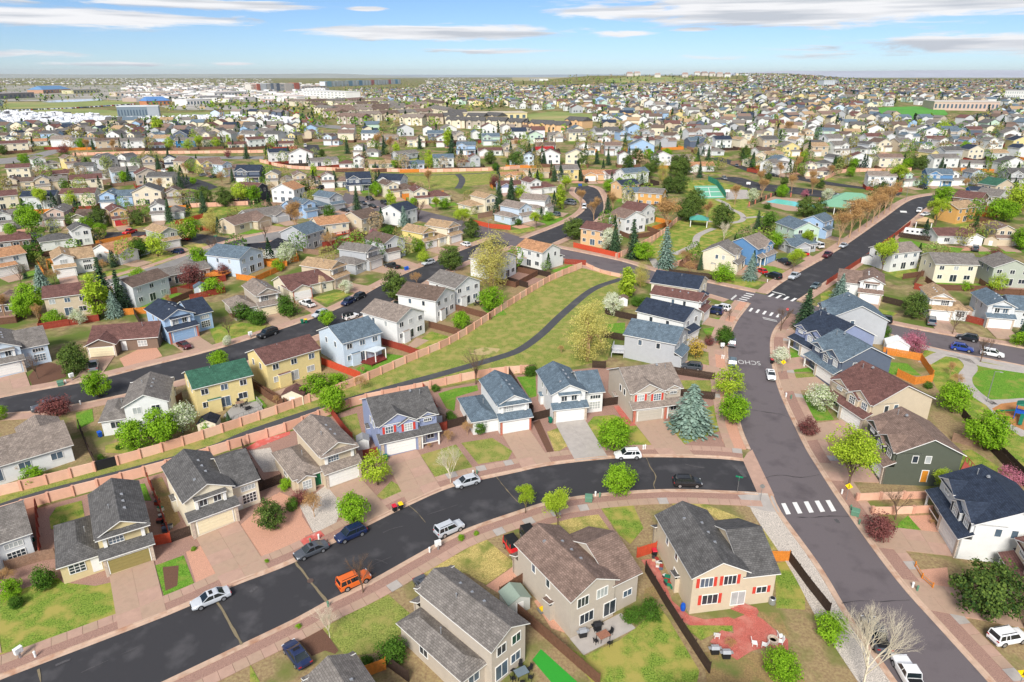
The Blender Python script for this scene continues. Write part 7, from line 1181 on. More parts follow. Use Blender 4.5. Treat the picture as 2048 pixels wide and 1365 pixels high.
for x, y, lb in ((1645,1110,'white garden chair right of the fire pit'),(1640,1140,'pale lounge chair by the fire pit'),(1270,1105,'white chair at the left of the red patio'),(1550,1160,'white bench chair below the fire pit'),(1492,1150,'small white chair left of the fire pit')):
    p = g('C', x, y); o = thing('garden_chair', lb, 'chair', p, x * .7); b = MB(); b.box(-.3,-.3,.34,.3,.3,.4); b.build('seat', WHT, o); b = MB(); b.prism([(-.3,.24,.4),(.3,.24,.4),(.3,.3,.4),(-.3,.3,.4)], [(-.3,.42,1.0),(.3,.42,1.0),(.3,.48,1.0),(-.3,.48,1.0)]); b.build('backrest', WHT, o)
    for sx in (-.26,.26):
        for sy in (-.26,.26): b = MB(); b.box(sx-.03,sy-.03,0,sx+.03,sy+.03,.34); b.build('leg', WHT, o)
p = g('C',1595,905); o = thing('air_conditioner','round grey air conditioner beside the tan house','air conditioner',p); b = MB(); b.lathe([(.42,0),(.42,.8),(.36,.86)],18); b.build('casing',METAL,o); b = MB(); b.lathe([(.3,.86),(.3,.88)],14); b.build('fan_grille',BLACKM,o)
p = g('C',1072,945); o = thing('rain_barrel','bright blue barrel at the corner of the tan house','barrel',p); b = MB(); b.lathe([(.26,0),(.32,.3),(.32,.65),(.26,.95)],16); b.build('barrel',BLU,o); b = MB(); b.lathe([(.24,.95),(.24,.99)],14); b.build('lid',BLU,o)
p = g('C',255,945); o = thing('sandbox','small yellow sandbox in the rocky side yard','sandbox',p,.5); b = MB(); b.box(-.7,-.5,0,.7,.5,.18); b.build('tray',PL('tray',(120,120,118)),o); b = MB(); b.box(-.45,-.32,.18,.45,.32,.4); b.build('toy_bin',YEL,o)
# red paver steps behind the tan house
P = [g('C',1380+i*0,960) for i in range(1)]; p = g('C',1425,965); o = thing('steps','three red paver steps below the sliding door','steps',p,facing(p)-.15,None,.05)
for i in range(3): b = MB(); b.box(-1.6+.12*i,.0+.3*i,0,1.6-.12*i,1.4,.17*(i+1)); b.build('step',PAVER,o)
# shrub junk in the cluttered side yards
r_ = random.Random(5); JC = [PL('j%d' % i, c) for i, c in enumerate([(210,210,206),(60,60,64),(30,120,90),(150,60,50),(90,100,120),(190,170,140)])]
for tl, pts in (('A', [(905,270),(925,320),(945,360),(950,400),(940,430),(965,455),(975,480),(1000,460),(90,450),(130,470),(160,500),(180,540),(110,540),(70,640),(80,660),(150,420)]), ('C', [(900,650),(925,690),(945,700),(920,660),(965,750),(985,770),(1000,800),(1015,820),(940,670),(975,790)])):
    for x, y in pts:
        p = g(tl, x, y); s = r_.uniform(.25, .55); o = thing('storage_tub', 'small garden clutter in the ' + ('left side yards' if tl == 'A' else 'paver side passage'), 'clutter', p, r_.uniform(0, 3), 'side yard clutter'); b = MB(); b.prism([(-s,-s*.7,0),(s,-s*.7,0),(s,s*.7,0),(-s,s*.7,0)], [(-s*.9,-s*.6,s*1.3),(s*.9,-s*.6,s*1.3),(s*.9,s*.6,s*1.3),(-s*.9,s*.6,s*1.3)]); b.build('tub', r_.choice(JC), o); b = MB(); b.box(-s,-s*.7,s*1.3,s,s*.7,s*1.4); b.build('lid', r_.choice(JC), o)
def pavilion(tile, x, y, w, d, hh, label, name='pavilion', walls=None, rise=.45, col='green', yaw=0.0):
    p = g(tile, x, y); o = thing(name, label, name.replace('_', ' '), p, facing(p) + yaw, None, 0); b = MB(); a, c = w/2, d/2; k = min(a, c); q = [(-a-.5,-c-.5,hh),(a+.5,-c-.5,hh),(a+.5,c+.5,hh),(-a-.5,c+.5,hh)]; t = [(-a+k,-c+k,hh+k*rise*2),(a-k,-c+k,hh+k*rise*2),(a-k,c-k,hh+k*rise*2),(-a+k,c-k,hh+k*rise*2)]
    b.prism([(u,v,z-.15) for u,v,z in q], q); b.prism(q, [(u*1.02+.01*s,v*1.02,z+.01*s) for s,(u,v,z) in enumerate(t)]); b.build('roof', mat('metal_roof_'+col, lin({'green':(118,164,134),'teal':(76,150,134),'tan':(190,160,120)}[col]), .5, .06, 1), o)
    if walls: b = MB(); b.box(-a+.3,-c+.3,-.5,a-.3,c-.3,hh-.15); b.build('wall', walls, o); b = MB(); b.box(-.6,-c+.24,.0,.6,-c+.34,2.1); b.build('door', TRIM, o)
    else:
        for sx in (-a, 0, a) if w > 6 else (-a, a):
            for sy in (-c, c): b = MB(); b.box(sx-.13,sy-.13,-.3,sx+.13,sy+.13,hh-.1); b.build('post', TRIM, o)
pavilion('L',870,590,15,9,3.2,'larger green roofed pool house','pool_house',siding('tan',WALL['tan']),.28); pavilion('L',750,632,12,8,3.0,'lower green roofed pool pavilion','pool_house',None,.28); pavilion('K',1355,725,6,4.5,2.8,'teal roofed picnic shelter in the park','picnic_shelter',None,.3,'teal'); pavilion('L',1360,735,5,4,2.7,'tan gazebo beside the parked trailer','gazebo',None,.3,'tan')
# parked trailer
p = g('L',1295,795); o = thing('camping_trailer','white camping trailer behind the dark fence','trailer',p,facing(p)-.1,None,.1); b = MB()
pr = [(-3.4,.6),(-3.2,2.6),(2.6,2.7),(3.3,2.2),(3.5,1.2),(3.2,.6)]; b.prism([(x,-1.15,z) for x,z in pr],[(x,1.15,z) for x,z in pr]); b.build('body',WHT,o)
for x in (-2.2,-.6,1.0,2.2): b = MB(); b.box(x-.35,-1.18,1.5,x+.35,-1.14,2.1); b.build('window',CGL,o)
for x in (-.6,.4): b = MB(); b.tube((x,-1.2,.36),(x,1.2,.36),.36,.36,14); b.build('wheel',TYRE,o)
b = MB(); b.box(3.2,-.06,.45,4.4,.06,.55); b.build('hitch',BLACKM,o)
# playground
p = g('H',1805,875); o = thing('play_structure','blue and green climbing frame with a slide at the right edge','playground',p,facing(p))
for sx in (-1.2,1.2):
    for sy in (-1,1): b = MB(); b.tube((sx,sy,0),(sx,sy,2.9),.07,.07,8); b.build('post',BLU,o)
b = MB(); b.box(-1.3,-1.1,1.25,1.3,1.1,1.35); b.build('platform',BLU,o); b = MB(); b.prism([(-1.4,-1.2,2.9),(1.4,-1.2,2.9),(1.4,1.2,2.9),(-1.4,1.2,2.9)],[(-.1,-.9,3.5),(.1,-.9,3.5),(.1,.9,3.5),(-.1,.9,3.5)]); b.build('roof',MGRN,o)
for k, (dx, dy) in enumerate(((-1.3,0),(0,-1.1))): b = MB(); e = (dx*3.2, dy*3.4); b.prism([(dx-.3*(dy!=0),dy-.3*(dx!=0),1.3),(dx+.3*(dy!=0),dy+.3*(dx!=0),1.3),(e[0]+.3*(dy!=0),e[1]+.3*(dx!=0),.2),(e[0]-.3*(dy!=0),e[1]-.3*(dx!=0),.2)],[(dx-.3*(dy!=0),dy-.3*(dx!=0),1.4),(dx+.3*(dy!=0),dy+.3*(dx!=0),1.4),(e[0]+.3*(dy!=0),e[1]+.3*(dx!=0),.3),(e[0]-.3*(dy!=0),e[1]-.3*(dx!=0),.3)]); b.build('slide',MGRN,o)
# tennis court fence, basketball hoops, pool fence
MESHG = mat('court_windscreen', lin((60,140,116)), .8, .1, 2)
P = gp('K', [(1200,430),(1420,420),(1480,450),(1540,535),(1355,545)]); o = thing('court_fence','green mesh fence around the tennis court','fence',P[0],0,None,0); lo = o.location
for a, d in ((P[0],P[1]),(P[1],P[2]),(P[2],P[3])):
    n = max(2, int((d-a).length/4))
    for k in range(n + 1): q = a.lerp(d, k/n); b = MB(); b.tube((q.x-lo.x,q.y-lo.y,-.2),(q.x-lo.x,q.y-lo.y,hgt(*q)-lo.z+3),.06,.06,6); b.build('post',MGRN,o)
    for hz in (.1, 1.5, 2.95): b = MB(); b.tube((a.x-lo.x,a.y-lo.y,hgt(*a)-lo.z+hz),(d.x-lo.x,d.y-lo.y,hgt(*d)-lo.z+hz),.04,.04,5); b.build('rail',MGRN,o)
    if a is not P[0]: b = MB(); b.prism([(q.x-lo.x,q.y-lo.y,hgt(*q)-lo.z+z) for q,z in ((a,.2),(d,.2),(d,2.6),(a,2.6))],[(q.x-lo.x+.03,q.y-lo.y+.03,hgt(*q)-lo.z+z) for q,z in ((a,.2),(d,.2),(d,2.6),(a,2.6))]); b.build('windscreen',MESHG,o)
P = gp('L', [(170,590),(250,560),(350,515),(560,540),(740,585)]); o = thing('pool_fence','dark iron fence with brick piers around the pool','fence',P[0],0,None,0); lo = o.location
for a, d in zip(P, P[1:]):
    n = max(2, int((d-a).length/5))
    for k in range(n + 1): q = a.lerp(d, k/n); b = MB(); b.box(q.x-lo.x-.25,q.y-lo.y-.25,-.3,q.x-lo.x+.25,q.y-lo.y+.25,hgt(*q)-lo.z+1.9); b.build('pier',BRICKM,o)
    b = MB(); m_ = int((d-a).length/.35)
    for k in range(m_): q = a.lerp(d, k/m_); b.box(q.x-lo.x-.03,q.y-lo.y-.03,0,q.x-lo.x+.03,q.y-lo.y+.03,hgt(*q)-lo.z+1.7)
    bo = b.build('iron_bars', BLACKM, o); bo['kind'] = 'stuff'
for x, y, lb in ((1548,540,'basketball hoop at the near end of the grey court'),(1690,485,'basketball hoop at the far end of the grey court')):
    p = g('K',x,y); o = thing('basketball_hoop',lb,'hoop',p,facing(p)); b = MB(); b.tube((0,0,-.2),(0,0,3.3),.08,.07,8); b.build('pole',BLACKM,o); b = MB(); b.box(-.9,-.5,2.9,.9,-.44,4.0); b.build('backboard',WHT,o); b = MB(); b.lathe([(.22,3.05),(.24,3.09)],12,0,(0,-.75)); b.build('rim',REDP,o)
# ------------------------------------------------------------ the far town
def inpoly(x, y, P):
    c = False; j = len(P) - 1
    for i in range(len(P)):
        if (P[i][1] > y) != (P[j][1] > y) and x < (P[j][0] - P[i][0]) * (y - P[i][1]) / (P[j][1] - P[i][1]) + P[i][0]: c = not c
        j = i
    return c
# fields
def field(label, tile, pts, m, off=.25):
    P = gp(tile, pts); Q = []
    for a, b in zip(P, P[1:] + P[:1]):
        n = max(1, int((b - a).length / 60))
        for k in range(n): Q.append(a.lerp(b, k / n))
    c = sum(Q, Vector((0, 0))) / len(Q); b = MB()
    for i in range(len(Q)):
        p, q = Q[i], Q[(i + 1) % len(Q)]
        for k in range(4): b.face([gz(c.lerp(p, k/4), off), gz(c.lerp(p, (k+1)/4), off), gz(c.lerp(q, (k+1)/4), off), gz(c.lerp(q, k/4), off)][(1 if k == 0 else 0):])
    tag(b.build('field', m), label, 'field', kind='structure')
FG = mat('far_grass', lin((122,140,74)), .95, .2, .02, col2=lin((140,146,86)), mix=(lin((166,154,104)), .012, .5, .65)); FB = mat('far_green_pitch', lin((88,150,60)), .95, .12, .03); FT = mat('far_dry_grass', lin((176,160,116)), .95, .2, .02, mix=(lin((140,140,88)), .01, .45, .65)); FP = mat('far_paving', lin((186,182,176)), .9, .12, .03); FW = mat('far_pale_lot', lin((190,188,184)), .9, .1, .05)
field('long green field at the far left', 'M', [(0,300),(400,300),(850,285),(1130,290),(1000,320),(500,345),(0,360)], FG); field('olive field before the grey warehouse', 'M', [(0,365),(500,352),(820,360),(960,375),(940,430),(820,425),(500,400),(0,385)], FG)
field('green strip right of the warehouse', 'M', [(1300,390),(2048,372),(2120,385),(2048,410),(1300,420)], FG); field('pale pond in the far left fields', 'M', [(330,300),(420,285),(800,272),(820,285),(600,298),(400,303)], mat('pond_water', lin((206,208,214)), .15, .05, .1, spec=.5), .35)
field('bright green school pitch at the upper right', 'Q', [(780,370),(900,345),(1180,335),(1400,350),(1440,400),(1350,440),(1150,450),(1040,420)], FB, .4); field('pale ball diamond on the school pitch', 'Q', [(1240,415),(1420,410),(1400,425),(1260,425)], FT, .6)
field('dry hillside on the far hill', 'O', [(0,80),(300,65),(550,66),(640,90),(600,130),(300,150),(0,160)], FT, .8); field('green slope below the far hill', 'O', [(740,120),(1000,95),(1300,100),(1420,120),(1200,145),(900,150),(760,140)], FG, .8); field('tan cutting on the far hill', 'O', [(1180,140),(1500,122),(1800,118),(1820,130),(1400,150),(1200,155)], FT, 1.0); field('green slope left of the far hill', 'O', [(-200,120),(200,125),(200,165),(-100,180)], FG, .8); field('park between far houses', 'O', [(20,410),(330,375),(680,400),(640,440),(500,500),(100,470)], FG, .3)
field('grey paved commercial district at the far left', 'M', [(-100,165),(2600,160),(2500,290),(2000,360),(1400,365),(1150,300),(850,280),(400,290),(-100,296)], mat('far_district', lin((162,156,146)), .95, .3, .015, mix=(lin((124,126,100)), .01, .48, .6)), .15); field('pale trailer storage lot', 'M', [(0,378),(300,388),(820,405),(800,430),(940,432),(1300,425),(2048,415),(2380,430),(2420,470),(2048,478),(1400,485),(900,490),(500,522),(0,525)], FW, .3)
# trailers and vans on the lot: hundreds, one mass
PMAT = colattr('painted_far_surfaces')
class FarMB(MB):
    def __init__(s): super().__init__(); s.c = []
    def col(s, c): s.c += [c] * (len(s.f) - len(s.c))
    def out(s, name, m=PMAT):
        me = bpy.data.meshes.new(name); me.from_pydata(s.v, [], s.f); me.materials.append(m)
        at = me.attributes.new('paint', 'FLOAT_COLOR', 'FACE'); at.data.foreach_set('color', [v for c in s.c for v in (*c, 1)]); me.update(); return link(name, me)
rnd = random.Random(11)
def obox(b, x, y, yaw, l, w, z0, z1, c):
    ca, sa = math.cos(yaw), math.sin(yaw); z = hgt(x, y); q = [(x + ca * a - sa * d, y + sa * a + ca * d) for a, d in ((-l/2,-w/2),(l/2,-w/2),(l/2,w/2),(-l/2,w/2))]; b.prism([(u, v, z + z0) for u, v in q], [(u, v, z + z1) for u, v in q]); b.col(c)
lot = FarMB(); LOTP = [(a / 4, 130 + b_ / 4) for a, b_ in [(0,380),(300,390),(810,408),(790,432),(940,436),(1300,428),(2048,418),(2370,432),(2400,468),(2048,474),(1400,480),(900,486),(500,516),(0,520)]]
for _ in range(1250):
    px, py = rnd.uniform(-5, 605), rnd.uniform(222, 262)
    if not inpoly(px, py, LOTP): continue
    p = ground(px, py); s = rnd.random(); obox(lot, p.x, p.y, rnd.choice((.2, .25, 1.75)) + rnd.uniform(-.05, .05), rnd.uniform(4.5, 8), 2.4, .5, rnd.uniform(2.6, 3.4), (.72,.73,.74) if s < .8 else (.5,.55,.62) if s < .9 else (.12,.12,.13))
    if rnd.random() < .4: obox(lot, p.x + 1, p.y, .2, 1.6, 1.4, 2.6, 3.7, (.66,.66,.67))
tag(lot.out('stored_trailers'), 'mass of white trailers and vans on the pale storage lot', 'trailers', kind='stuff')
cars = FarMB()
for a, b_, n in (((0,372),(300,362),18),((300,362),(560,352),22),((560,352),(1080,318),45)):
    for i in range(n):
        k = (i + rnd.uniform(-.3,.3)) / n; p = g('M', a[0] + (b_[0]-a[0])*k, a[1] + (b_[1]-a[1])*k); obox(cars, p.x, p.y, .1, 4.6, 1.9, .2, 1.5, rnd.choice(((.05,.05,.06),(.6,.6,.6),(.3,.04,.04),(.1,.14,.25),(.8,.8,.8))))
for i in range(60):
    k = rnd.random(); s = rnd.choice((.25,.4,.6,.75)); q = [(20,285,60,280),(60,302,125,302),(250,380,330,380),(420,470,510,465)]; kk = k * 3; j = int(kk); f = kk - j; A, B_ = q[j], q[j+1]; xl, yl, xr, yr = [A[t] + (B_[t]-A[t])*f for t in range(4)]; p = g('N', xl+(xr-xl)*s, yl+(yr-yl)*s); obox(cars, p.x, p.y, 2.0, 4.8, 2, .2, 1.6, rnd.choice(((.5,.03,.03),(.45,.04,.04),(.7,.7,.7),(.05,.05,.06))))
tag(cars.out('far_traffic'), 'lines of far cars on the roads at the upper left', 'cars', kind='stuff')
# large far buildings
def bigbuild(tile, x1, y1, x2, y2, d, hh, wall, roofc, label, floors=0, cols=0, gable=False, stripe=None):
    A, B = g(tile, x1, y1), g(tile, x2, y2); u = (B - A).normalized(); L = (B - A).length; o = tag(empty('commercial_building', A.x, A.y, hgt(*A), math.atan2(u.y, u.x)), label, 'building', 'far large buildings')
    wm = mat('far_wall_%d_%d_%d' % wall, lin(wall), .85, .05, .1); rm = mat('far_roof_%d_%d_%d' % roofc, lin(roofc), .8, .06, .1)
    b = MB(); b.box(0, 0, -3, L, d, hh); b.build('wall', wm, o); b = MB()
    if gable: b.prism([(-.5,-.5,hh),(L+.5,-.5,hh),(L+.5,d+.5,hh),(-.5,d+.5,hh)], [(L*.12,d*.5-.2,hh+d*.22),(L*.88,d*.5-.2,hh+d*.22),(L*.88,d*.5+.2,hh+d*.22),(L*.12,d*.5+.2,hh+d*.22)])
    else: b.box(-.3, -.3, hh, L + .3, d + .3, hh + .8)
    b.build('roof', rm, o)
    for i in range(cols):
        for j in range(floors):
            x = L * (i + .5) / cols; z = hh * (j + .5) / floors; w = L / cols * .25; q = MB(); q.box(x - w, -.06, z - hh/floors*.25, x + w, .05, z + hh/floors*.25); q.build('window', GLASS[2] if floors > 1 else GLASS[1], o)
    if stripe:
        for k, (f0, f1, c) in enumerate(stripe): q = MB(); q.box(L*f0, -.9, -2, L*f1, d*.5, hh + 1.5 + .3 * (k % 2)); q.build('bay', mat('far_bay_%d_%d_%d' % c, lin(c), .85, .05, .1), o)
    return o
bigbuild('N',385,275,720,292,28,15,(236,234,228),(214,212,208),'large white four storey block in the distance',4,12); bigbuild('N',400,262,560,262,30,17,(226,224,218),(206,204,200),'white block wing behind the large white block',4,6)
bigbuild('N',555,178,1160,152,24,22,(214,222,226),(150,160,166),'long pale apartment range on the horizon',4,24,False,[(.02,.06,(150,190,206)),(.12,.16,(206,210,210)),(.24,.28,(140,176,200)),(.36,.40,(120,160,190)),(.52,.56,(206,120,116)),(.66,.70,(206,206,206)),(.78,.82,(204,124,120)),(.9,.94,(120,170,196))])
bigbuild('N',10,215,360,205,40,20,(206,200,190),(190,186,180),'red white and black commercial block in the distance',2,8,False,[(.0,.07,(206,120,98)),(.08,.2,(226,226,222)),(.3,.36,(128,138,148)),(.43,.5,(112,122,134)),(.62,.8,(216,206,192)),(.84,.97,(206,120,100))]); bigbuild('N',365,200,560,195,40,10,(206,190,172),(186,178,168),'tan low shops right of the red commercial block',1,8)
bigbuild('M',350,230,570,222,40,9,(190,150,124),(104,142,178),'brick building with a bright blue roof at far left',1,8,True); bigbuild('M',1185,326,1365,320,26,6,(196,132,96),(92,132,182),'orange brick building with a blue roof',1,6,True); bigbuild('M',948,430,1190,426,24,11,(118,132,140),(206,210,210),'long grey metal warehouse by the trailer lot',1,10); bigbuild('M',1190,427,1280,425,24,11,(160,166,170),(196,198,198),'pale grey end of the metal warehouse',0,0)
bigbuild('M',0,275,280,262,50,9,(150,144,140),(150,142,138),'long grey brown retail shed at the left edge',1,8); bigbuild('M',590,232,800,226,34,8,(206,198,160),(120,120,118),'cream shops in the far left',1,8); bigbuild('M',930,255,1400,246,36,8,(212,196,178),(196,186,174),'long tan retail strip in the far left',1,14); bigbuild('M',1500,330,1700,322,30,8,(226,222,216),(216,214,210),'white shops by the far arterial road',1,8); bigbuild('M',1720,262,1980,252,34,9,(222,216,206),(200,196,190),'pale retail block in the far centre left',1,10); bigbuild('M',1600,290,1800,283,30,7,(206,200,190),(186,182,178),'low retail block before the pale one',1,8); bigbuild('N',60,290,330,300,26,8,(226,222,214),(206,202,196),'low white building beside the arterial road',1,8)
bigbuild('Q',1320,362,1840,372,40,8,(200,176,160),(196,186,176),'long brick school beside the bright pitch',1,16); bigbuild('Q',1880,292,2060,300,22,12,(224,222,214),(190,188,184),'pale apartment block at the right edge',3,10); bigbuild('O',-380,445,120,432,24,6,(222,206,158),(196,184,160),'long cream building beside the townhouses',1,10); bigbuild('O',1260,72,1340,70,40,18,(228,228,226),(210,210,210),'large white building on the far hill',2,8); bigbuild('O',140,130,220,132,30,8,(226,226,222),(200,198,196),'white house group on the far hillside',1,4); bigbuild('Q',440,190,530,190,22,14,(190,196,202),(176,180,184),'grey blocks in the far right rows',3,6)
for i, (x, y) in enumerate([(920,92),(980,88),(1040,85),(1100,84),(1160,82),(1220,84),(1400,84),(1460,86),(1520,88),(1580,92),(1640,96),(1700,100),(1360,100),(1140,104)]): bigbuild('O', x, y, x + 48, y, 24, 9, [(206,194,184),(214,206,196),(200,186,176),(222,220,214)][i % 4], [(160,136,124),(170,152,140),(146,128,118)][i % 3], 'pale red roofed building on the far hill crest', 2, 5, True)
# townhouse terraces: grey brown roofs in dense rows
def townhouse(A, B, d, wall, roof, n, label):
    u = (B - A).normalized(); L = (B - A).length; o = tag(empty('townhouse_terrace', A.x, A.y, hgt(*A), math.atan2(u.y, u.x)), label, 'townhouses', 'townhouse terraces', pos=A); w, r = MB(), MB(); H = 6.2; k = L / n
    w.box(0, 0, -2, L, d, H); r.prism([(-.4,-.4,H),(L+.4,-.4,H),(L+.4,d+.4,H),(-.4,d+.4,H)], [(-.4,d/2-.05,H+d*.22),(L+.4,d/2-.05,H+d*.22),(L+.4,d/2+.05,H+d*.22),(-.4,d/2+.05,H+d*.22)])
    for i in range(n):
        x0, x1 = k * i + .12 * k, k * i + .62 * k; xm = (x0 + x1) / 2; w.face([(x0,-.9,-1),(x1,-.9,-1),(x1,-.9,H-.2),(xm,-.9,H+1.0),(x0,-.9,H-.2)])
        for xe in (x0, x1): w.face([(xe,-.9,-1),(xe,0,-1),(xe,0,H),(xe,-.9,H-.2)]); e = xe + (.3 if xe > xm else -.3); q = [(xm,-1.2,H+1.0),(e,-1.2,H-.35),(e,d*.4,H-.35),(xm,d*.4,H+1.0)]; r.prism(q, [(a,b_,c+.12) for a,b_,c in q])
        q = MB(); q.box(xm - .7, -.97, 3.4, xm + .7, -.88, 4.7); q.build('window', GLASS[0], o); q = MB(); q.box(xm - 1.1, -.97, .1, xm + 1.1, -.88, 2.2); q.build('garage_door', TRIM, o)
    w.build('wall', siding(wall, WALL[wall]), o); r.build('roof', shingles(roof, ROOF[roof]), o)
TH = [(300,330,430,326),(450,330,600,322),(610,325,750,316),(760,318,880,308),(920,316,1070,308),(420,352,520,372),(470,388,590,398),(540,420,650,430),(630,350,830,350),(840,352,990,346),(1000,348,1140,344),(640,388,780,384),(820,382,960,376),(970,380,1080,374),(1090,372,1200,366),(660,418,800,414),(810,412,940,408),(950,408,1080,402),(1090,398,1200,392),(1200,390,1310,386),(1280,360,1380,352),(1330,330,1460,345),(1380,390,1510,418),(650,470,850,482),(850,455,1010,448),(1010,446,1150,440),(1160,438,1290,430),(1290,428,1420,420),(1150,482,1330,486),(1330,478,1500,474),(1510,470,1660,466),(1550,440,1690,436),(1680,470,1820,474),(1820,462,1930,472),(1520,506,1670,508),(1680,512,1830,512),(1840,510,1990,516),(2000,520,2120,528),(-600,0,0,0)]
for i, (x1, y1, x2, y2) in enumerate(TH[:-1]):
    A, B = g('N', x1, y1), g('N', x2, y2); townhouse(A, B, 13, ['cream','tan','cream','taupe'][i % 4], ['taupe','umber','grey','brown'][(i * 5) % 4] if x1 < 1500 else 'dark grey', max(2, round((B - A).length / 8)), ('cream','tan','pale cream','taupe')[i % 4] + ' townhouse terrace with ' + ('pale brown','umber','grey','brown')[(i * 5) % 4] + ' roofs')
for x1, y1, x2, y2 in ((10,525,120,525),(130,535,300,540),(305,550,450,550),(420,505,560,515)):
    A, B = g('O', x1, y1), g('O', x2, y2); townhouse(A, B, 13, 'peach', 'dark grey', max(2, round((B - A).length / 8)), 'dark roofed terrace beside the far cross road')
# streets of houses out to the hills: the nearest as houses, the rest one mass
NOGO = [LOTP, [(0,160),(700,168),(700,200),(640,262),(600,262),(600,225),(0,262)], [(520,195),(640,195),(1000,215),(1185,245),(1185,262),(1000,262),(830,262),(660,262),(560,225)], [(640,150),(840,150),(840,180),(640,180)], [(1720,222),(1760,213),(1900,208),(2010,215),(1980,235),(1900,246),(1800,245)], [(1024,148),(1190,144),(1500,152),(1500,166),(1300,172),(1024,178)], [(1024,232),(1110,222),(1200,232),(1190,262),(1060,262)], [(1840,206),(2010,212),(2010,228),(1850,224)], [(1380,300),(1480,300),(1600,345),(1500,345)], [(490,306),(720,306),(720,324),(490,330)], [(600,280),(650,280),(650,312),(600,312)], [(380,305),(540,305),(540,325),(380,325)]]
rnd = random.Random(21); AUTO = []
grid = {}
for x, y, r in HPOS: grid.setdefault((int(x // 30), int(y // 30)), []).append((x, y, r))
def free(x, y, m):
    i, j = int(x // 30), int(y // 30)
    return all((x - a) ** 2 + (y - b) ** 2 > (r + m) ** 2 for di in (-1,0,1) for dj in (-1,0,1) for a, b, r in grid.get((i + di, j + dj), ()))
y = 250.0; k = 0
while y < 3000:
    step = 15.5 if y < 900 else 17; x = -.80 * y - 20 + rnd.uniform(0, 10)
    while x < .80 * y + 20:
        yy = y + 14 * math.sin(x / 85 + k * .7) + 9 * math.sin(x / 37) + rnd.uniform(-2, 2); xx = x + rnd.uniform(-1.5, 1.5); x += step + rnd.uniform(-1, 1.5) + (14 if rnd.random() < .07 else 0)
        px, py = proj(xx, yy, hgt(xx, yy))
        if not (-30 < px < 2078) or py > 345 or (py > 298 and px < 1000) or (py > 332 and px < 1400) or (px >= 1400 and py > 326): continue
        if any(inpoly(px, py, P) for P in NOGO) or (yy > 2450 and rnd.random() < .4): continue
        if not free(xx, yy, 7.5) or not clear_road(xx, yy): continue
        AUTO.append((xx, yy, k)); grid.setdefault((int(xx // 30), int(yy // 30)), []).append((xx, yy, 5))
    k += 1; y += (26 if k % 2 else 34) * (1 + max(0, y - 900) / 4000)
wl = ['white'] * 14 + ['cream'] * 7 + ['tan'] * 3 + ['pale grey'] * 4 + ['grey'] * 2 + ['light blue', 'pale blue', 'peach', 'taupe', 'slate blue', 'mint', 'pale yellow']; rl = ['grey'] * 6 + ['dark grey'] * 4 + ['umber'] * 3 + ['brown'] * 3 + ['maroon'] * 3 + ['tan'] * 2 + ['slate'] * 4 + ['taupe', 'navy', 'navy']
AUTO.sort(key=lambda t: t[1]); nind = max(0, 300 - len(HPOS)); far = FarMB()
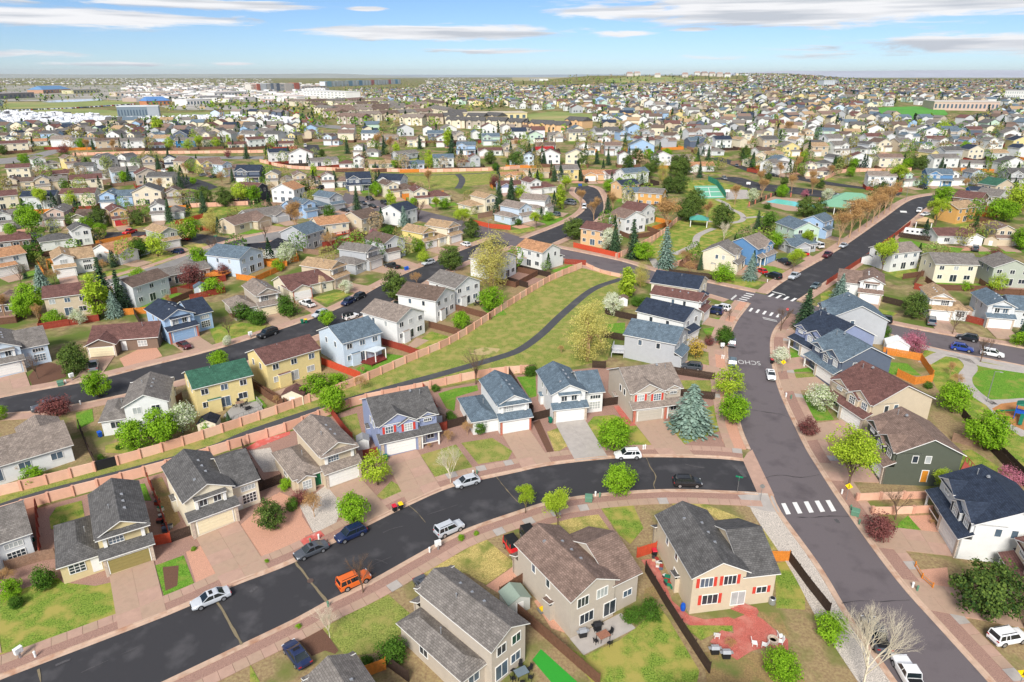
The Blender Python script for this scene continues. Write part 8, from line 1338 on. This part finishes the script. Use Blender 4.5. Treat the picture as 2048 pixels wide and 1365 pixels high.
for i, (x, y, k) in enumerate(AUTO):
    w, rf = rnd.choice(wl), rnd.choice(rl); st = rnd.choice(('T1', 'T1', 'T2', 'T5', 'T6', 'T3', 'T0')); fl = k % 2; yaw = rnd.uniform(-.15, .15) + (math.pi if fl else 0) + .25 * math.cos(x / 85 + k * .7)
    W, D = rnd.uniform(9.5, 12), rnd.uniform(9, 11)
    if i < nind:
        ex = Vector((math.cos(yaw), math.sin(yaw))); ey = Vector((-ex.y, ex.x)); o = Vector((x, y)) - ex * W / 2 - ey * D / 2
        s = House('house', o, yaw, W, D, w, rf, 2, rnd.random() < .5, rnd); s.root.location.z = max(hgt(*o), hgt(*(o + ex * W)), hgt(*(o + ey * D))); house_shape(s, st, 'white', 5.4); NH[0] += 1; yard(o, ex, ey, W, D, 5.4, s.mir, rnd); tag(s.root, f'{w} {"single storey" if st == "T0" else "two storey"} house with {rf} roof', 'house', 'suburban houses', pos=Vector((x, y)))
        continue
    wc, rc = WALL[w], ROOF[rf]; z = hgt(x, y); ca, sa = math.cos(yaw), math.sin(yaw); P = lambda a, b, h_: (x + ca * a - sa * b, y + sa * a + ca * b, z + h_); a, b, hh = W / 2, D / 2, (3 if st == 'T0' else 5.3)
    def gab(x0, x1, y0, y1, h0, ax):
        if ax == 'y':
            xm = (x0 + x1) / 2; r = (x1 - x0) * .24; e = .4
            for q in (y0, y1): far.face([P(x0,q,-2),P(x1,q,-2),P(x1,q,h0),P(xm,q,h0+r),P(x0,q,h0)])
            for q in (x0, x1): far.face([P(q,y0,-2),P(q,y1,-2),P(q,y1,h0),P(q,y0,h0)])
            far.col(wc)
            for q, s in ((x0,-1),(x1,1)): far.face([P(xm,y0-e,h0+r+.1),P(q+s*e,y0-e,h0-.1),P(q+s*e,y1+e,h0-.1),P(xm,y1+e,h0+r+.1)])
        else:
            ym = (y0 + y1) / 2; r = (y1 - y0) * .24; e = .4
            for q in (x0, x1): far.face([P(q,y0,-2),P(q,y1,-2),P(q,y1,h0),P(q,ym,h0+r),P(q,y0,h0)])
            for q in (y0, y1): far.face([P(x0,q,-2),P(x1,q,-2),P(x1,q,h0),P(x0,q,h0)])
            far.col(wc)
            for q, s in ((y0,-1),(y1,1)): far.face([P(x0-e,ym,h0+r+.1),P(x0-e,q+s*e,h0-.1),P(x1+e,q+s*e,h0-.1),P(x1+e,ym,h0+r+.1)])
        far.col(rc)
    if st in ('T1', 'T2'): gab(-a, a * .15, -b, b, hh, 'y'); gab(a * .15, a, -b + 1.5, b - 1, 3.0 if st == 'T1' else 4.4, 'x')
    elif st == 'T6': gab(-a, a, -b, b, hh, 'y')
    else: gab(-a, a, -b + 1, b, hh, 'x'); gab(-a, 0, -b - .5, 0, hh - .3, 'y')
    if y < 1500:
        for q in (-b - .56, b + .06):
            for xx_ in (-.6 * a, -.15 * a, .55 * a): far.face([P(xx_-.6,q,1.2),P(xx_+.6,q,1.2),P(xx_+.6,q,2.4),P(xx_-.6,q,2.4)])
        far.col((.08,.09,.1))
tag(far.out('distant_houses'), 'thousands of small distant houses filling the slopes to the horizon', 'houses', kind='stuff')
# trees between the far houses: one mass of foliage
ft = FarMB(); lc = [lin(c) for c in ((104,136,42),(126,148,54),(148,144,76),(164,142,106),(58,82,42),(48,70,42),(78,110,44),(132,124,70),(140,148,84),(52,76,52),(92,122,42))]
def fartree(x, y, n):
    z = hgt(x, y); c = rnd.choice(lc); conif = c in (lc[4], lc[5], lc[9]); h = rnd.uniform(4, 9.5); rr = h * (.24 if conif else rnd.uniform(.3, .42)); base = Vector((x, y, z))
    for _ in range(n):
        if conif: f = rnd.random() ** .7; a = rnd.uniform(0, 6.28); rad = rr * (1 - f) * rnd.uniform(.5, 1.1); q = base + Vector((rad * math.cos(a), rad * math.sin(a), .3 + f * h * .95))
        else: d = rv(rnd); d = d.normalized() * d.length ** .4; q = base + Vector((d.x * rr, d.y * rr, h * .56 + d.z * h * .40))
        s = (h * .56 / n ** .5) * rnd.uniform(.6, 1.2); quad(ft, q, rv(rnd) + Vector((0, -.3, .8)), rv(rnd), s, s); k = rnd.uniform(.75, 1.2); ft.c.append(tuple(v * k for v in c))
for x, y, k in AUTO:
    for _ in range(2 if rnd.random() < .85 else 3):
        a = rnd.uniform(0, 6.28); d = rnd.uniform(7.5, 13); xx, yy = x + d * math.cos(a), y + d * math.sin(a)
        if free(xx, yy, 1.0) and clear_road(xx, yy): fartree(xx, yy, 240 if y < 380 else 130 if y < 500 else 45 if y < 900 else 13 if y < 1500 else 8)
for hx, hy, hr in HPOS:
    if hy > 190:
        for _ in range(4):
            a = rnd.uniform(0, 6.28); d = hr + rnd.uniform(1.2, 5); xx, yy = hx + d * math.cos(a), hy + d * math.sin(a)
            if free(xx, yy, 1.2) and clear_road(xx, yy) and yy > 200: fartree(xx, yy, 340)
for _ in range(3600):                       # belts beside the arterial, the commercial strip, far plain
    px, py = rnd.uniform(-20, 1010), rnd.choice((rnd.uniform(157, 176), rnd.uniform(157, 165), rnd.uniform(176, 226)))
    if inpoly(px, py, LOTP) or inpoly(px, py, [(0,205),(290,203),(290,225),(0,228)]): continue
    p = ground(px, py)
    if hgt(*p) > -10: fartree(p.x, p.y, 6)
for _ in range(900):
    px, py = rnd.uniform(1010, 2060), rnd.uniform(150, 172); p = ground(px, py); fartree(p.x, p.y, 7)
for _ in range(160):
    p = g('N', rnd.uniform(200, 1500), rnd.uniform(320, 500)); fartree(p.x, p.y, 16)
for i in range(40): p = g('M', 1150 + i * 24, 482 - i * .3); fartree(p.x, p.y, 24)
tag(ft.out('distant_trees'), 'mixed spring trees scattered among the distant houses', 'trees', kind='stuff')
# small distant roofs on the plain at the left
fp = FarMB()
for _ in range(1500):
    px, py = rnd.uniform(-20, 1000), 155.5 + 14 * rnd.random() ** 1.4
    if inpoly(px, py, [(545,155),(850,150),(850,176),(545,180)]): continue
    p = ground(px, py); obox(fp, p.x, p.y, rnd.uniform(0, 3), rnd.uniform(10, 26), rnd.uniform(8, 14), -2, rnd.uniform(3.5, 6.5), rnd.choice(((.7,.68,.64),(.5,.47,.43),(.3,.28,.27),(.75,.75,.74),(.36,.30,.28))))
for _ in range(700):
    px, py = rnd.uniform(250, 640), rnd.uniform(168, 205); p = ground(px, py); obox(fp, p.x, p.y, rnd.uniform(-.2, .2), rnd.uniform(8, 30), rnd.uniform(8, 16), -2, rnd.uniform(3.5, 7), rnd.choice(((.72,.70,.66),(.62,.58,.52),(.30,.29,.29),(.8,.8,.78),(.46,.36,.31))))
tag(fp.out('distant_town'), 'tiny pale roofs of the far town on the left plain', 'town', kind='stuff')
# ------------------------------------------------------------ the air
HAZE = bpy.data.materials.new('thin_haze'); HAZE.use_nodes = True; N_ = HAZE.node_tree.nodes; N_.clear(); vo = N_.new('ShaderNodeVolumePrincipled'); ou = N_.new('ShaderNodeOutputMaterial'); HAZE.node_tree.links.new(vo.outputs[0], ou.inputs['Volume'])
vo.inputs['Color'].default_value = (.90, .94, 1.0, 1); vo.inputs['Density'].default_value = 2.2e-5; vo.inputs['Anisotropy'].default_value = .2
b = MB(); b.box(-46000, -420, -75, 46000, 31500, 240); hz = b.build('haze', HAZE); tag(hz, 'thin pale haze lying over the distant suburb', 'haze', kind='stuff')
# ------------------------------------------------------------ labels that still repeat get their place in the picture
ORD = ['first','second','third','fourth','fifth','sixth','seventh','eighth','ninth','tenth','eleventh','twelfth','thirteenth','fourteenth','fifteenth','sixteenth','seventeenth','eighteenth','nineteenth','twentieth']
TENS = ['', '', 'twenty', 'thirty', 'forty', 'fifty', 'sixty', 'seventy', 'eighty', 'ninety']
def nth(i): return ORD[i] if i < 20 else TENS[min(9, (i + 1) // 10)] + ' ' + ORD[i % 10]
def zone(px, py):
    row = 'foreground' if py > 900 else 'near middle' if py > 690 else 'middle' if py > 560 else 'upper middle' if py > 455 else 'rear' if py > 370 else 'far rear' if py > 310 else 'farthest rows'
    colm = 'far left' if px < 340 else 'left' if px < 680 else 'centre left' if px < 1024 else 'centre right' if px < 1365 else 'right' if px < 1700 else 'far right'
    return f'{row}, {colm}'
by = {}
for o, lb, p in THINGS:
    if len(lb.split()) < 4: lb = o['label'] = 'a ' + lb; lb = lb if len(lb.split()) > 3 else 'one ' + lb
    o['label'] = lb; by.setdefault(lb, []).append((o, p))
for lb, L in by.items():
    if len(L) < 2: continue
    zs = {}
    for o, p in L:
        m = o.location; q = proj(m.x, m.y, m.z) if p is None else proj(p[0], p[1], hgt(p[0], p[1])); zs.setdefault(zone(*q), []).append((q[0], o))
    for z, M in zs.items():
        M.sort(key=lambda t: t[0])
        for i, (_, o) in enumerate(M): o['label'] = f'{lb}, {z}' if len(M) == 1 else f'{lb}, {nth(i)} from left, {z}'
